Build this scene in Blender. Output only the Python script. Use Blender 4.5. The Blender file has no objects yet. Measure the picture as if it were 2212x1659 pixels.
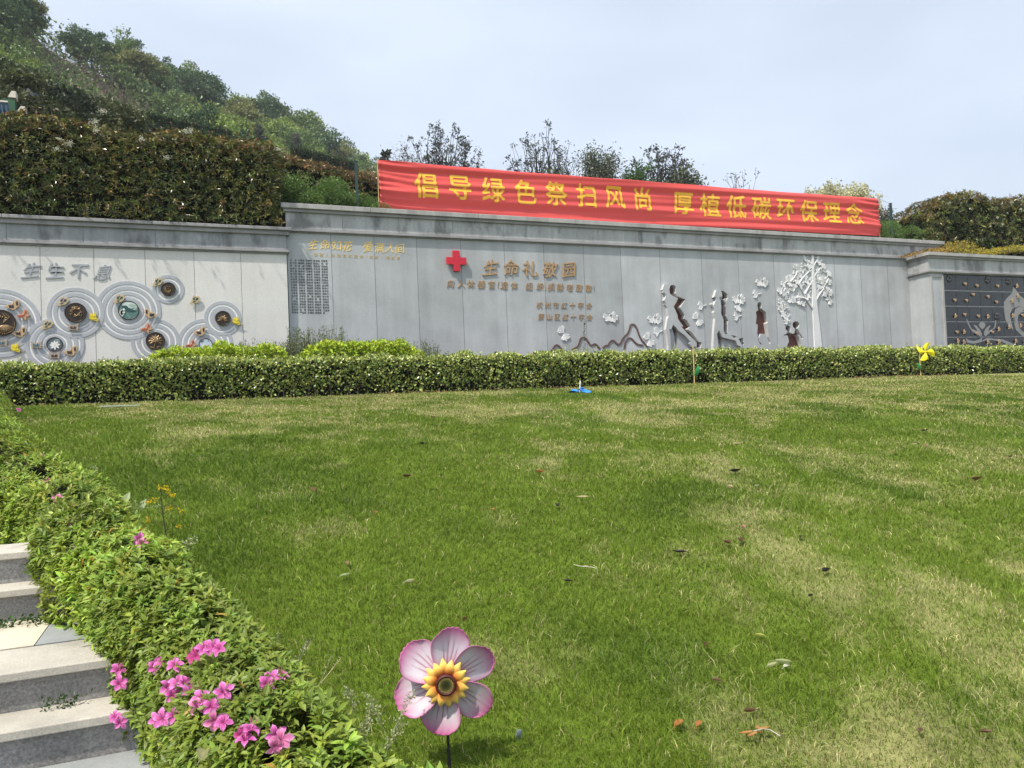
import bpy, bmesh, math, random
import numpy as np
from mathutils import Vector, Matrix

SC = bpy.context.scene
COL = SC.collection
RNG = np.random.default_rng(7)
random.seed(7)

# ------------------------------------------------------------------ camera
CAM = np.array([[0.9251696, -0.3772578, -0.0416864],      # right
                [0.0285096, -0.0404476, 0.9987748],       # up
                [0.3784817, 0.9252246, 0.0266655]])       # forward
cam_d = bpy.data.cameras.new('camera')
cam_d.sensor_fit = 'HORIZONTAL'
cam_d.sensor_width = 36.0
cam_d.lens = 27.0
cam_d.clip_start = 0.05
cam_d.clip_end = 6000
cam = bpy.data.objects.new('camera', cam_d)
COL.objects.link(cam)
r_, u_, f_ = CAM
cam.matrix_world = Matrix(((r_[0], u_[0], -f_[0], 0), (r_[1], u_[1], -f_[1], 0), (r_[2], u_[2], -f_[2], 0), (0, 0, 0, 1)))
SC.camera = cam

# ------------------------------------------------------------------ light
SUN_DIR = np.array([-0.46, -0.24, 0.86])
SUN_DIR /= np.linalg.norm(SUN_DIR)
world = bpy.data.worlds.new('World')
SC.world = world
world.use_nodes = True
wn, wl = world.node_tree.nodes, world.node_tree.links
wn.clear()
w_out = wn.new('ShaderNodeOutputWorld')
w_bg = wn.new('ShaderNodeBackground')
w_bg.inputs['Strength'].default_value = 0.108
sky = wn.new('ShaderNodeTexSky')
sky.sky_type = 'NISHITA'
sky.sun_disc = False
sky.sun_elevation = math.asin(SUN_DIR[2])
sky.sun_rotation = math.atan2(SUN_DIR[0], SUN_DIR[1])
sky.air_density = 1.0
sky.dust_density = 6.0
sky.ozone_density = 1.0
# thin high cloud veil: pale, slightly uneven
w_tc = wn.new('ShaderNodeTexCoord')
w_map = wn.new('ShaderNodeMapping')
w_map.inputs['Scale'].default_value = (1.2, 1.2, 3.5)
w_no = wn.new('ShaderNodeTexNoise')
w_no.inputs['Scale'].default_value = 1.6
w_no.inputs['Detail'].default_value = 3.0
w_no.inputs['Roughness'].default_value = 0.45
w_ra = wn.new('ShaderNodeMapRange')
w_ra.inputs['From Min'].default_value = 0.35
w_ra.inputs['From Max'].default_value = 0.7
w_ra.inputs['To Min'].default_value = 0.54
w_ra.inputs['To Max'].default_value = 0.86
w_mx = wn.new('ShaderNodeMix')
w_mx.data_type = 'RGBA'
w_mx.inputs['B'].default_value = (5.6, 6.25, 7.2, 1)
wl.new(w_tc.outputs['Generated'], w_map.inputs['Vector'])
wl.new(w_map.outputs['Vector'], w_no.inputs['Vector'])
wl.new(w_no.outputs['Fac'], w_ra.inputs['Value'])
wl.new(w_ra.outputs['Result'], w_mx.inputs['Factor'])
wl.new(sky.outputs['Color'], w_mx.inputs['A'])
wl.new(w_mx.outputs['Result'], w_bg.inputs['Color'])
wl.new(w_bg.outputs['Background'], w_out.inputs['Surface'])

sun_d = bpy.data.lights.new('sun', 'SUN')
sun_d.energy = 3.6
sun_d.angle = math.radians(1.5)
sun_d.color = (1.0, 0.94, 0.84)
sun = bpy.data.objects.new('sun', sun_d)
COL.objects.link(sun)
sun.rotation_euler = Vector(SUN_DIR).to_track_quat('Z', 'Y').to_euler()

SC.view_settings.view_transform = 'Standard'
SC.view_settings.look = 'None'
SC.view_settings.exposure = 0.70
SC.view_settings.gamma = 1.0
SC.render.engine = 'CYCLES'
SC.cycles.max_bounces = 6
SC.cycles.diffuse_bounces = 3
SC.cycles.glossy_bounces = 2
SC.cycles.transmission_bounces = 3
SC.cycles.volume_bounces = 0
SC.cycles.use_denoising = True


# ------------------------------------------------------------------ survey of the photograph (pixels of a 2212 px wide view -> metres)
def ray(u, v):
    q = np.array([(u - 1106.0) / 1659.0, (829.5 - v) / 1659.0, 1.0])
    return q @ CAM


def ony(u, v, Y):
    d = ray(u, v)
    return d * (Y / d[1])


def lawn_z(x, y):
    s = np.maximum(14.8 - np.asarray(y, float), 0.0)
    return 0.3 - 0.07 * s - 0.0046 * s * s


def onlawn(u, v, h=0.0):
    d = ray(u, v)
    for t in np.linspace(1.5, 26, 5000):
        p = d * t
        if p[2] <= lawn_z(p[0], p[1]) + h:
            return p
    return d * 26


# ------------------------------------------------------------------ small numeric helpers
def lat(ix, iy, iz, seed):
    h = (ix * 374761393 + iy * 668265263 + iz * 2147483647 + seed * 1274126177) & 0xFFFFFFFF
    h = ((h ^ (h >> 13)) * 1274126177) & 0xFFFFFFFF
    return ((h ^ (h >> 16)) & 0xFFFF) / 65535.0


def vnoise(x, y, z=0.0, seed=0):
    x, y, z = np.broadcast_arrays(np.asarray(x, float), np.asarray(y, float), np.asarray(z, float))
    ix, iy, iz = np.floor(x).astype(np.int64), np.floor(y).astype(np.int64), np.floor(z).astype(np.int64)
    fx, fy, fz = x - ix, y - iy, z - iz
    fx, fy, fz = [f * f * (3 - 2 * f) for f in (fx, fy, fz)]
    out = 0
    for a in (0, 1):
        for b in (0, 1):
            for c in (0, 1):
                w = (fx if a else 1 - fx) * (fy if b else 1 - fy) * (fz if c else 1 - fz)
                out = out + w * lat(ix + a, iy + b, iz + c, seed)
    return out


def fbm(x, y, z=0.0, seed=0, octv=4):
    s, a, t = 0, 1.0, 0
    for o in range(octv):
        k = 2.0 ** o
        s = s + a * vnoise(np.asarray(x) * k, np.asarray(y) * k, np.asarray(z) * k, seed + o * 17)
        t += a
        a *= 0.5
    return s / t


def unit(a):
    a = np.asarray(a, float)
    return a / np.maximum(np.linalg.norm(a, axis=-1, keepdims=True), 1e-9)


def rdir(n):
    return unit(RNG.normal(size=(n, 3)))


# ------------------------------------------------------------------ mesh builder
class MB:
    def __init__(s):
        s.V, s.L, s.T, s.C, s.M, s.n = [], [], [], [], [], 0

    def add(s, V, F, col=None, mi=0):
        """V (n,3); F (m,k) index array; col None, (3,) or (n,3)."""
        V = np.asarray(V, float).reshape(-1, 3)
        F = np.asarray(F, np.int64)
        s.V.append(V)
        s.L.append((F + s.n).ravel())
        s.T.append(np.full(len(F), F.shape[1], np.int64))
        s.M.append(np.full(len(F), mi, np.int64))
        c = np.ones((len(V), 3)) if col is None else np.broadcast_to(np.asarray(col, float), (len(V), 3))
        s.C.append(c)
        s.n += len(V)

    def box(s, x0, x1, y0, y1, z0, z1, col=None, mi=0):
        V = [(x, y, z) for x in (x0, x1) for y in (y0, y1) for z in (z0, z1)]
        s.add(V, [(0, 1, 3, 2), (4, 6, 7, 5), (0, 4, 5, 1), (2, 3, 7, 6), (0, 2, 6, 4), (1, 5, 7, 3)], col, mi)

    def tube(s, P, R, n=6, col=None, cap=True, mi=0):
        P = np.asarray(P, float)
        R = np.broadcast_to(np.asarray(R, float), (len(P),))
        D = unit(np.gradient(P, axis=0))
        ref = np.where(np.abs(D[:, 2:3]) > 0.9, np.array([[1., 0, 0]]), np.array([[0, 0, 1.]]))
        A = unit(np.cross(D, ref))
        for i in range(1, len(A)):            # keep the ring from flipping
            a = A[i - 1] - D[i] * np.dot(A[i - 1], D[i])
            if np.linalg.norm(a) > 1e-6:
                A[i] = a / np.linalg.norm(a)
        B = np.cross(D, A)
        th = np.arange(n) * 2 * math.pi / n
        V = P[:, None, :] + R[:, None, None] * (np.cos(th)[None, :, None] * A[:, None, :] + np.sin(th)[None, :, None] * B[:, None, :])
        F = []
        for i in range(len(P) - 1):
            for j in range(n):
                k = (j + 1) % n
                F.append((i * n + j, i * n + k, (i + 1) * n + k, (i + 1) * n + j))
        s.add(V.reshape(-1, 3), F, col, mi)
        if cap:
            s.add(V[-1], [tuple(range(n))], col if col is None or np.ndim(col) == 1 else None, mi)
            s.add(V[0], [tuple(range(n))[::-1]], col if col is None or np.ndim(col) == 1 else None, mi)

    def build(s, name, mat, parent=None, smooth=False):
        me = bpy.data.meshes.new(name)
        V = np.concatenate(s.V)
        L = np.concatenate(s.L)
        T = np.concatenate(s.T)
        me.vertices.add(len(V))
        me.vertices.foreach_set('co', V.astype(np.float32).ravel())
        me.loops.add(len(L))
        me.loops.foreach_set('vertex_index', L.astype(np.int32))
        me.polygons.add(len(T))
        st = np.concatenate([[0], np.cumsum(T)[:-1]])
        me.polygons.foreach_set('loop_start', st.astype(np.int32))
        me.polygons.foreach_set('loop_total', T.astype(np.int32))
        mats = mat if isinstance(mat, (list, tuple)) else [mat]
        for m in mats:
            me.materials.append(m)
        me.polygons.foreach_set('material_index', np.concatenate(s.M).astype(np.int32))
        me.polygons.foreach_set('use_smooth', np.full(len(T), bool(smooth)))
        at = me.color_attributes.new('tint', 'FLOAT_COLOR', 'POINT')
        C = np.concatenate([np.concatenate(s.C), np.ones((len(V), 1))], axis=1)
        at.data.foreach_set('color', C.astype(np.float32).ravel())
        me.update(calc_edges=True)
        me.validate()
        return link(name, me, parent)


def link(name, me, parent=None):
    o = bpy.data.objects.new(name, me)
    COL.objects.link(o)
    if parent is not None:
        place_under(o, parent)
    return o


def empty(name, loc=(0, 0, 0), local=False):
    """An Empty at the thing's base. Its parts keep world coordinates unless local=True."""
    o = bpy.data.objects.new(name, None)
    COL.objects.link(o)
    o.location = loc
    if local:
        o['own_frame'] = True
    return o


def place_under(child, parent):
    child.parent = parent
    if parent.get('own_frame') is None:
        child.matrix_parent_inverse = Matrix.Translation(parent.location).inverted()
    return child


def tag(o, label=None, cat=None, group=None, kind=None):
    if label:
        o['label'] = label
    if cat:
        o['category'] = cat
    if group:
        o['group'] = group
    if kind:
        o['kind'] = kind
    return o


def copy_tree(o, parent=None):
    kids = list(o.children)
    c = o.copy()
    COL.objects.link(c)
    if parent is not None:
        c.parent = parent
    for k in kids:
        copy_tree(k, c)
    return c


# ------------------------------------------------------------------ leaves
def leaf4(mb, P, D, N, L, Wd, col, fold=0.25, droop=0.15):
    n = len(P)
    S = unit(np.cross(D, N))
    U = np.cross(S, D)
    L = np.broadcast_to(L, (n,))[:, None]
    Wd = np.broadcast_to(Wd, (n,))[:, None]
    m = P + D * L * 0.48
    V = np.stack([P, m + S * Wd * 0.5 + U * Wd * fold, P + D * L - U * L * droop, m - S * Wd * 0.5 + U * Wd * fold], 1)
    i = np.arange(n)[:, None] * 4
    F = np.concatenate([i + np.array([[0, 1, 2]]), i + np.array([[0, 2, 3]])])
    c = np.repeat(np.broadcast_to(col, (n, 3))[:, None, :], 4, 1)
    mb.add(V.reshape(-1, 3), F, c.reshape(-1, 3))


def leaf8(mb, P, D, N, L, Wd, col, fold=0.2, droop=0.2, edge=None):
    n = len(P)
    S = unit(np.cross(D, N))
    U = np.cross(S, D)
    L = np.broadcast_to(L, (n,))[:, None]
    Wd = np.broadcast_to(Wd, (n,))[:, None]
    q1 = P + D * L * 0.33 + U * L * 0.03
    q2 = P + D * L * 0.68 - U * L * droop * 0.4
    t = P + D * L - U * L * droop
    V = np.stack([P, q1 + S * Wd * .42 + U * Wd * fold, q2 + S * Wd * .46 + U * Wd * fold, t,
                  q2 - S * Wd * .46 + U * Wd * fold, q1 - S * Wd * .42 + U * Wd * fold, q1, q2], 1)
    i = np.arange(n)[:, None] * 8
    c = np.repeat(np.broadcast_to(col, (n, 3))[:, None, :], 8, 1).copy()
    if edge is not None:
        c[:, 1:6] = np.broadcast_to(edge, (n, 3))[:, None, :]
    n0 = mb.n
    mb.add(V.reshape(-1, 3), np.concatenate([i + np.array([[0, 1, 6]]), i + np.array([[0, 6, 5]]), i + np.array([[7, 2, 3]]), i + np.array([[7, 3, 4]])]), c.reshape(-1, 3))
    F4 = np.concatenate([i + np.array([[6, 1, 2, 7]]), i + np.array([[6, 7, 4, 5]])])
    mb.L.append((F4 + n0).ravel())
    mb.T.append(np.full(len(F4), 4, np.int64))
    mb.M.append(np.zeros(len(F4), np.int64))


def tints(n, base, var=0.25, hue=0.15):
    base = np.asarray(base, float)
    k = np.exp(RNG.normal(0, var, (n, 1)))
    h = np.exp(RNG.normal(0, hue, (n, 3)) * np.array([1, .3, 1]))
    return base * k * h


# ------------------------------------------------------------------ materials
def new_mat(name):
    m = bpy.data.materials.new(name)
    m.use_nodes = True
    nt = m.node_tree
    b = nt.nodes['Principled BSDF']
    return m, nt, b


def N_(nt, t, **kw):
    n = nt.nodes.new(t)
    for k, v in kw.items():
        if k in n.inputs:
            n.inputs[k].default_value = v
        else:
            setattr(n, k, v)
    return n


def obj_noise(nt, scale, detail=3.0, rough=0.5, stretch=(1, 1, 1)):
    tc = N_(nt, 'ShaderNodeTexCoord')
    mp = N_(nt, 'ShaderNodeMapping', Scale=stretch)
    no = N_(nt, 'ShaderNodeTexNoise', Scale=scale, Detail=detail, Roughness=rough)
    nt.links.new(tc.outputs['Object'], mp.inputs['Vector'])
    nt.links.new(mp.outputs['Vector'], no.inputs['Vector'])
    return no.outputs['Fac']


def maprange(nt, val, a, b, c, d):
    r = N_(nt, 'ShaderNodeMapRange', **{'From Min': a, 'From Max': b, 'To Min': c, 'To Max': d})
    nt.links.new(val, r.inputs['Value'])
    return r.outputs['Result']


def mul_col(nt, col, val):
    m = N_(nt, 'ShaderNodeMix', data_type='RGBA', blend_type='MULTIPLY')
    m.inputs['Factor'].default_value = 1.0
    if isinstance(col, (tuple, list)):
        m.inputs['A'].default_value = (*col, 1)
    else:
        nt.links.new(col, m.inputs['A'])
    nt.links.new(val, m.inputs['B'])
    return m.outputs['Result']


def plain(name, col, rough=0.6, metal=0.0, var=0.0, scale=20.0, spec=0.5, bump=0.0):
    m, nt, b = new_mat(name)
    b.inputs['Roughness'].default_value = rough
    b.inputs['Metallic'].default_value = metal
    b.inputs['Specular IOR Level'].default_value = spec
    b.inputs['Base Color'].default_value = (*col, 1)
    if var > 0:
        f = obj_noise(nt, scale, 4.0, 0.6)
        nt.links.new(mul_col(nt, tuple(col), maprange(nt, f, 0.25, 0.75, 1 - var, 1 + var)), b.inputs['Base Color'])
        if bump:
            bp = N_(nt, 'ShaderNodeBump', Strength=bump, Distance=0.01)
            nt.links.new(f, bp.inputs['Height'])
            nt.links.new(bp.outputs['Normal'], b.inputs['Normal'])
    return m


def tinted(name, rough=0.5, spec=0.4, trans=0.0, bump=0.0, coat=0.0):
    """Base colour comes from the mesh's own tint attribute."""
    m, nt, b = new_mat(name)
    at = N_(nt, 'ShaderNodeAttribute', attribute_name='tint')
    nt.links.new(at.outputs['Color'], b.inputs['Base Color'])
    b.inputs['Roughness'].default_value = rough
    b.inputs['Specular IOR Level'].default_value = spec
    if bump:
        f = obj_noise(nt, 60, 3)
        bp = N_(nt, 'ShaderNodeBump', Strength=bump, Distance=0.01)
        nt.links.new(f, bp.inputs['Height'])
        nt.links.new(bp.outputs['Normal'], b.inputs['Normal'])
    if trans > 0:
        tr = N_(nt, 'ShaderNodeBsdfTranslucent')
        mx = N_(nt, 'ShaderNodeMixShader')
        mx.inputs['Fac'].default_value = trans
        nt.links.new(at.outputs['Color'], tr.inputs['Color'])
        nt.links.new(b.outputs['BSDF'], mx.inputs[1])
        nt.links.new(tr.outputs['BSDF'], mx.inputs[2])
        nt.links.new(mx.outputs['Shader'], nt.nodes['Material Output'].inputs['Surface'])
    return m


def granite(name, col, speck=0.22, blot=0.10, streak=0.10, stain=0.0, rough=0.75, fine=110.0, use_tint=False):
    m, nt, b = new_mat(name)
    f1 = obj_noise(nt, fine, 2.0, 0.7)
    f2 = obj_noise(nt, 1.3, 4.0, 0.6)
    f3 = obj_noise(nt, 1.0, 4.0, 0.6, (3.2, 3.2, 0.22))
    f4 = obj_noise(nt, 26.0, 3.0, 0.6)
    c = tuple(col)
    if use_tint:
        at = N_(nt, 'ShaderNodeAttribute', attribute_name='tint')
        c = mul_col(nt, c, at.outputs['Color'])
    c = mul_col(nt, c, maprange(nt, f1, 0.3, 0.7, 1 - speck, 1 + speck))
    c = mul_col(nt, c, maprange(nt, f2, 0.3, 0.7, 1 - blot, 1 + blot))
    c = mul_col(nt, c, maprange(nt, f3, 0.35, 0.7, 1 + streak * .5, 1 - streak))
    c = mul_col(nt, c, maprange(nt, f4, 0.3, 0.7, 0.95, 1.05))
    if stain:
        f5 = obj_noise(nt, 1.0, 3.0, 0.55, (2.6, 2.6, 1.25))
        c = mul_col(nt, c, maprange(nt, f5, 0.52, 0.66, 1.0, 1 - stain))
    nt.links.new(c, b.inputs['Base Color'])
    b.inputs['Roughness'].default_value = rough
    b.inputs['Specular IOR Level'].default_value = 0.3
    bp = N_(nt, 'ShaderNodeBump', Strength=0.25, Distance=0.004)
    nt.links.new(f1, bp.inputs['Height'])
    nt.links.new(bp.outputs['Normal'], b.inputs['Normal'])
    return m


MT = {}
MT['granite'] = granite('grey_granite', (0.405, 0.425, 0.435), use_tint=True, streak=0.10, blot=0.12)
MT['frieze'] = granite('stained_granite', (0.40, 0.41, 0.41), stain=0.5, streak=0.2, use_tint=True)
MT['frieze_dark'] = granite('dark_stained_granite', (0.30, 0.315, 0.33), stain=0.45, streak=0.22, use_tint=True)
MT['coping'] = granite('coping_granite', (0.38, 0.375, 0.365), stain=0.25)
MT['coping_low'] = granite('weathered_coping_granite', (0.29, 0.29, 0.29), stain=0.2)
MT['panel_white'] = granite('white_granite', (0.62, 0.615, 0.59), speck=0.10, blot=0.05, streak=0.05)
MT['ring_grey'] = granite('honed_grey_stone', (0.40, 0.42, 0.45), speck=0.10, blot=0.05, streak=0.05)
MT['ring_white'] = granite('pale_carved_stone', (0.80, 0.80, 0.78), speck=0.06, blot=0.04, streak=0.03)
MT['carved'] = granite('white_carved_stone', (0.66, 0.67, 0.67), speck=0.07, blot=0.05, streak=0.05)
MT['cut'] = granite('pale_cut_stone', (0.52, 0.525, 0.52), speck=0.10, blot=0.06, streak=0.05)
MT['grout'] = plain('dark_joint_grout', (0.16, 0.165, 0.17), 0.9)
MT['maroon'] = plain('maroon_painted_metal', (0.125, 0.040, 0.030), 0.55, var=0.15, scale=3)
MT['ridge'] = plain('brown_weathered_metal', (0.11, 0.062, 0.055), 0.6, var=0.3, scale=6)
MT['red'] = plain('red_lacquer', (0.55, 0.012, 0.03), 0.35, var=0.05, scale=4)
MT['bronze_letter'] = plain('dull_gold_bronze', (0.42, 0.27, 0.135), 0.45, 0.12, var=0.2, scale=14)
MT['gold'] = plain('bright_gold_leaf', (0.86, 0.60, 0.15), 0.35, 0.25, var=0.2, scale=25)
MT['gold_worn'] = plain('worn_gold_leaf', (0.55, 0.41, 0.17), 0.5, 0.1, var=0.35, scale=30)
MT['ink'] = plain('dark_engraved_paint', (0.095, 0.10, 0.105), 0.8)
MT['grey_letter'] = granite('grey_carved_letter_stone', (0.38, 0.40, 0.43), speck=0.1)
MT['bronze_dark'] = plain('dark_bronze', (0.05, 0.038, 0.03), 0.42, 0.55, var=0.25, scale=30)
MT['bronze_mid'] = plain('rubbed_bronze', (0.28, 0.19, 0.10), 0.36, 0.8, var=0.25, scale=30)
MT['leaf'] = tinted('leaf', 0.45, 0.35, 0.32)
MT['leaf_gloss'] = tinted('glossy_leaf', 0.30, 0.6, 0.18)
MT['grass'] = tinted('grass_blade', 0.6, 0.2, 0.36)
MT['bark'] = tinted('bark', 0.85, 0.2, 0, 0.4)
MT['petal'] = tinted('petal', 0.55, 0.2, 0.3)
MT['printed'] = tinted('printed_sheet', 0.45, 0.4, 0.12)
MT['paint'] = tinted('painted_surface', 0.55, 0.3)
MT['core'] = plain('dark_hedge_core', (0.012, 0.014, 0.007), 1.0, spec=0.0)  # near-black filler for hedge insides, their shade put into the colour
MT['black_stone'] = plain('polished_black_granite', (0.016, 0.019, 0.021), 0.22, var=0.3, scale=120, spec=0.5)
MT['niche_line'] = plain('pale_joint_strip', (0.22, 0.23, 0.235), 0.5)
MT['etch'] = plain('etched_grey_stone', (0.24, 0.245, 0.245), 0.8, var=0.2, scale=25)
MT['heart'] = plain('tan_gilt_ornament', (0.38, 0.26, 0.15), 0.5, 0.1, var=0.2, scale=40)
MT['heart_dark'] = plain('tarnished_ornament', (0.05, 0.052, 0.05), 0.5, 0.3)
MT['post'] = plain('dark_green_enamel', (0.018, 0.05, 0.042), 0.5, var=0.15, scale=6)
MT['wood'] = plain('pale_wood_stick', (0.52, 0.36, 0.17), 0.6, var=0.2, scale=30)
MT['black_metal'] = plain('black_powder_coat', (0.012, 0.013, 0.016), 0.4)
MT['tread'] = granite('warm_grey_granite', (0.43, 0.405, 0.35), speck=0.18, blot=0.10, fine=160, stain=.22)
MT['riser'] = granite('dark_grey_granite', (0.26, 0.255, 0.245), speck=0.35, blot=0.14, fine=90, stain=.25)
MT['paving_cream'] = granite('cream_paving', (0.50, 0.455, 0.36), speck=0.1, fine=140)
MT['paving_grey'] = granite('blue_grey_paving', (0.25, 0.265, 0.265), speck=0.1, fine=140)


# ------------------------------------------------------------------ flat outlines with thickness
def outline_mesh(name, loops, mat, depth, y_front, parent=None, side_mat=None, tint=None, cuts=None, cut_tint=None):
    """loops: closed outlines [(x, z), ...] in the wall's plane, inner ones become holes. Extruded from y_front back by depth."""
    cu = bpy.data.curves.new(name, 'CURVE')
    cu.dimensions = '2D'
    cu.fill_mode = 'BOTH'
    cu.extrude = depth / 2
    for lp in loops:
        sp = cu.splines.new('POLY')
        sp.points.add(len(lp) - 1)
        for p, q in zip(sp.points, lp):
            p.co = (q[0], q[1], 0, 1)
        sp.use_cyclic_u = True
    to = bpy.data.objects.new(name, cu)
    me = bpy.data.meshes.new_from_object(to)
    bpy.data.objects.remove(to)
    bpy.data.curves.remove(cu)
    bm = bmesh.new()
    bm.from_mesh(me)
    bmesh.ops.remove_doubles(bm, verts=bm.verts, dist=1e-4)
    if cuts is not None:
        for x in cuts:
            bmesh.ops.bisect_plane(bm, geom=bm.verts[:] + bm.edges[:] + bm.faces[:], plane_co=(x, 0, 0), plane_no=(1, 0, 0))
    for v in bm.verts:
        v.co = (v.co.x, y_front + depth / 2 - v.co.z, v.co.y)
    bmesh.ops.recalc_face_normals(bm, faces=bm.faces)
    cl = bm.loops.layers.float_color.new('tint')
    for f in bm.faces:
        f.smooth = False
        f.material_index = 1 if (side_mat is not None and abs(f.normal.y) < 0.5) else 0
        t = (1, 1, 1, 1)
        if cut_tint is not None:
            c = f.calc_center_median()
            k = cut_tint(c.x)
            t = (k, k, k, 1)
        for l in f.loops:
            l[cl] = t
    me.materials.clear()
    bm.to_mesh(me)
    bm.free()
    me.materials.append(mat)
    if side_mat is not None:
        me.materials.append(side_mat)
    me.name = name
    return link(name, me, parent)


_glyphs = {}


def glyph(ch, bold=0.0):
    """Outline mesh of one character: (verts (n,2) centred on its own box scaled to height about 1, faces)."""
    k = (ch, bold)
    if k not in _glyphs:
        cu = bpy.data.curves.new('glyph', 'FONT')
        cu.body = ch
        cu.size = 1.0
        cu.offset = bold
        cu.resolution_u = 3
        o = bpy.data.objects.new('glyph', cu)
        COL.objects.link(o)
        me = bpy.data.meshes.new_from_object(o.evaluated_get(bpy.context.evaluated_depsgraph_get()))
        V = np.array([v.co[:] for v in me.vertices]).reshape(-1, 3)
        F = [tuple(p.vertices) for p in me.polygons]
        bpy.data.objects.remove(o)
        bpy.data.curves.remove(cu)
        bpy.data.meshes.remove(me)
        if len(V):
            c = (V.max(0) + V.min(0)) / 2
            V = (V - c) / 0.93
        _glyphs[k] = (V, F)
    return _glyphs[k]


def lettering(name, items, mat, y_front, thick, parent=None, bold=0.0, shear=0.0, warp=0.0, warp_fn=None, bis=None, side_mat=None):
    """items: (char, x, z, width, height). Raised letters standing `thick` proud, faces at y_front.
    bold widens the strokes by laying slightly shifted copies of each outline a hair apart in depth."""
    shifts = [(0, 0)] if bold <= 0 else [(0, 0), (bold, bold * .4), (-bold, -bold * .4), (bold * .4, -bold), (-bold * .4, bold)]
    bm = bmesh.new()
    for si, (sx, sz) in enumerate(shifts):
        for k, (ch, x, z, w, h) in enumerate(items):
            V, F = glyph(ch)
            if not len(V):
                continue
            X, Z = V[:, 0] + sx, V[:, 1] + sz
            X = X + shear * Z
            if warp:
                ph = k * 1.7
                Zn = Z + warp * np.sin(X * 4.0 + ph) * 0.5 + warp * X * 0.8
                Xn = X + warp * np.sin(Z * 5.0 + ph * 1.3) * 0.7
                X, Z = Xn, Zn
            vs = [bm.verts.new((x + X[i] * w, y_front - .0007 * si, z + Z[i] * h)) for i in range(len(V))]
            for f in F:
                try:
                    bm.faces.new([vs[i] for i in f])
                except ValueError:
                    pass
    bmesh.ops.remove_doubles(bm, verts=bm.verts, dist=1e-4)
    if bis is not None:
        for co, no in bis:
            bmesh.ops.bisect_plane(bm, geom=bm.verts[:] + bm.edges[:] + bm.faces[:], plane_co=co, plane_no=no)
    if thick > 0:
        r = bmesh.ops.extrude_face_region(bm, geom=bm.faces[:])
        for e in r['geom']:
            if isinstance(e, bmesh.types.BMVert):
                e.co.y += thick
    if warp_fn is not None:
        for v in bm.verts:
            v.co = warp_fn(v.co)
    bmesh.ops.recalc_face_normals(bm, faces=bm.faces)
    me = bpy.data.meshes.new(name)
    bm.to_mesh(me)
    bm.free()
    me.polygons.foreach_set('use_smooth', np.zeros(len(me.polygons), bool))
    me.materials.append(mat)
    return link(name, me, parent)



# ================================================================== THE SETTING
AZ_R = [(-1.0, 1.5), (1.3, 1.02), (2.2, 0.47), (2.5, 0.42), (2.8, 0.36), (3.2, 0.27), (3.78, 0.06), (4.55, -0.2), (5.7, -0.52), (7.4, -1.08), (9.9, -1.85), (13.4, -2.6), (15.2, -3.0)]
AZ_Y = [p[0] for p in AZ_R]
AZ_X = [p[1] - (0.07 if 2.4 < p[0] < 9 else 0.02) for p in AZ_R]


def az_right(y):
    return np.interp(y, AZ_Y, AZ_X)


def az_left(y):
    return az_right(y) - np.interp(y, [1, 3, 5, 8, 15], [0.50, 0.41, 0.52, 1.25, 2.4])


def ground_z(x, y):
    z = lawn_z(x, y)
    t = np.clip((az_left(y) + 0.25 - x) / 0.25, 0, 1)
    return z - 0.9 * t * np.clip((15.5 - y) / 2.0, 0, 1)


def dryness(x, y):
    n = 0.40 * fbm(x * 0.9, y * 0.75, 0, 3, 4) + 0.60 * fbm(x * 2.6, y * 1.9, 0, 9, 4)
    d = (n - 0.47) * 2.1
    d = d + np.clip((y - 10.0) / 5.0, -0.6, 1) * 0.28                        # parched near the hedge
    d = d + np.clip((x - 1.6) / 3.0, -0.5, 1) * 0.24 * np.clip((7 - y) / 4, 0, 1)  # and near the front on the right
    d = d - 0.30 * np.exp(-((x - 1.4) ** 2 / 5.0 + (y - 6.0) ** 2 / 6.0))        # lush middle
    d = d - 0.9 * np.exp(-((x - 5.9) ** 2 / 2.2 + (y - 12.2) ** 2 / 0.7))          # dark green hump by the hedge
    d = d - 0.35 * np.exp(-((x - az_right(y) - 0.4) ** 2 / 0.5))
    d = d + 0.30 * (vnoise(x * 7.0, y * 5.0, 0, 13) - 0.5)
    return np.clip(d + 0.22, 0.02, 0.60)


GREEN_A = np.array([0.112, 0.178, 0.015])
GREEN_B = np.array([0.192, 0.258, 0.036])
STRAW = np.array([0.42, 0.38, 0.18])


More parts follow.
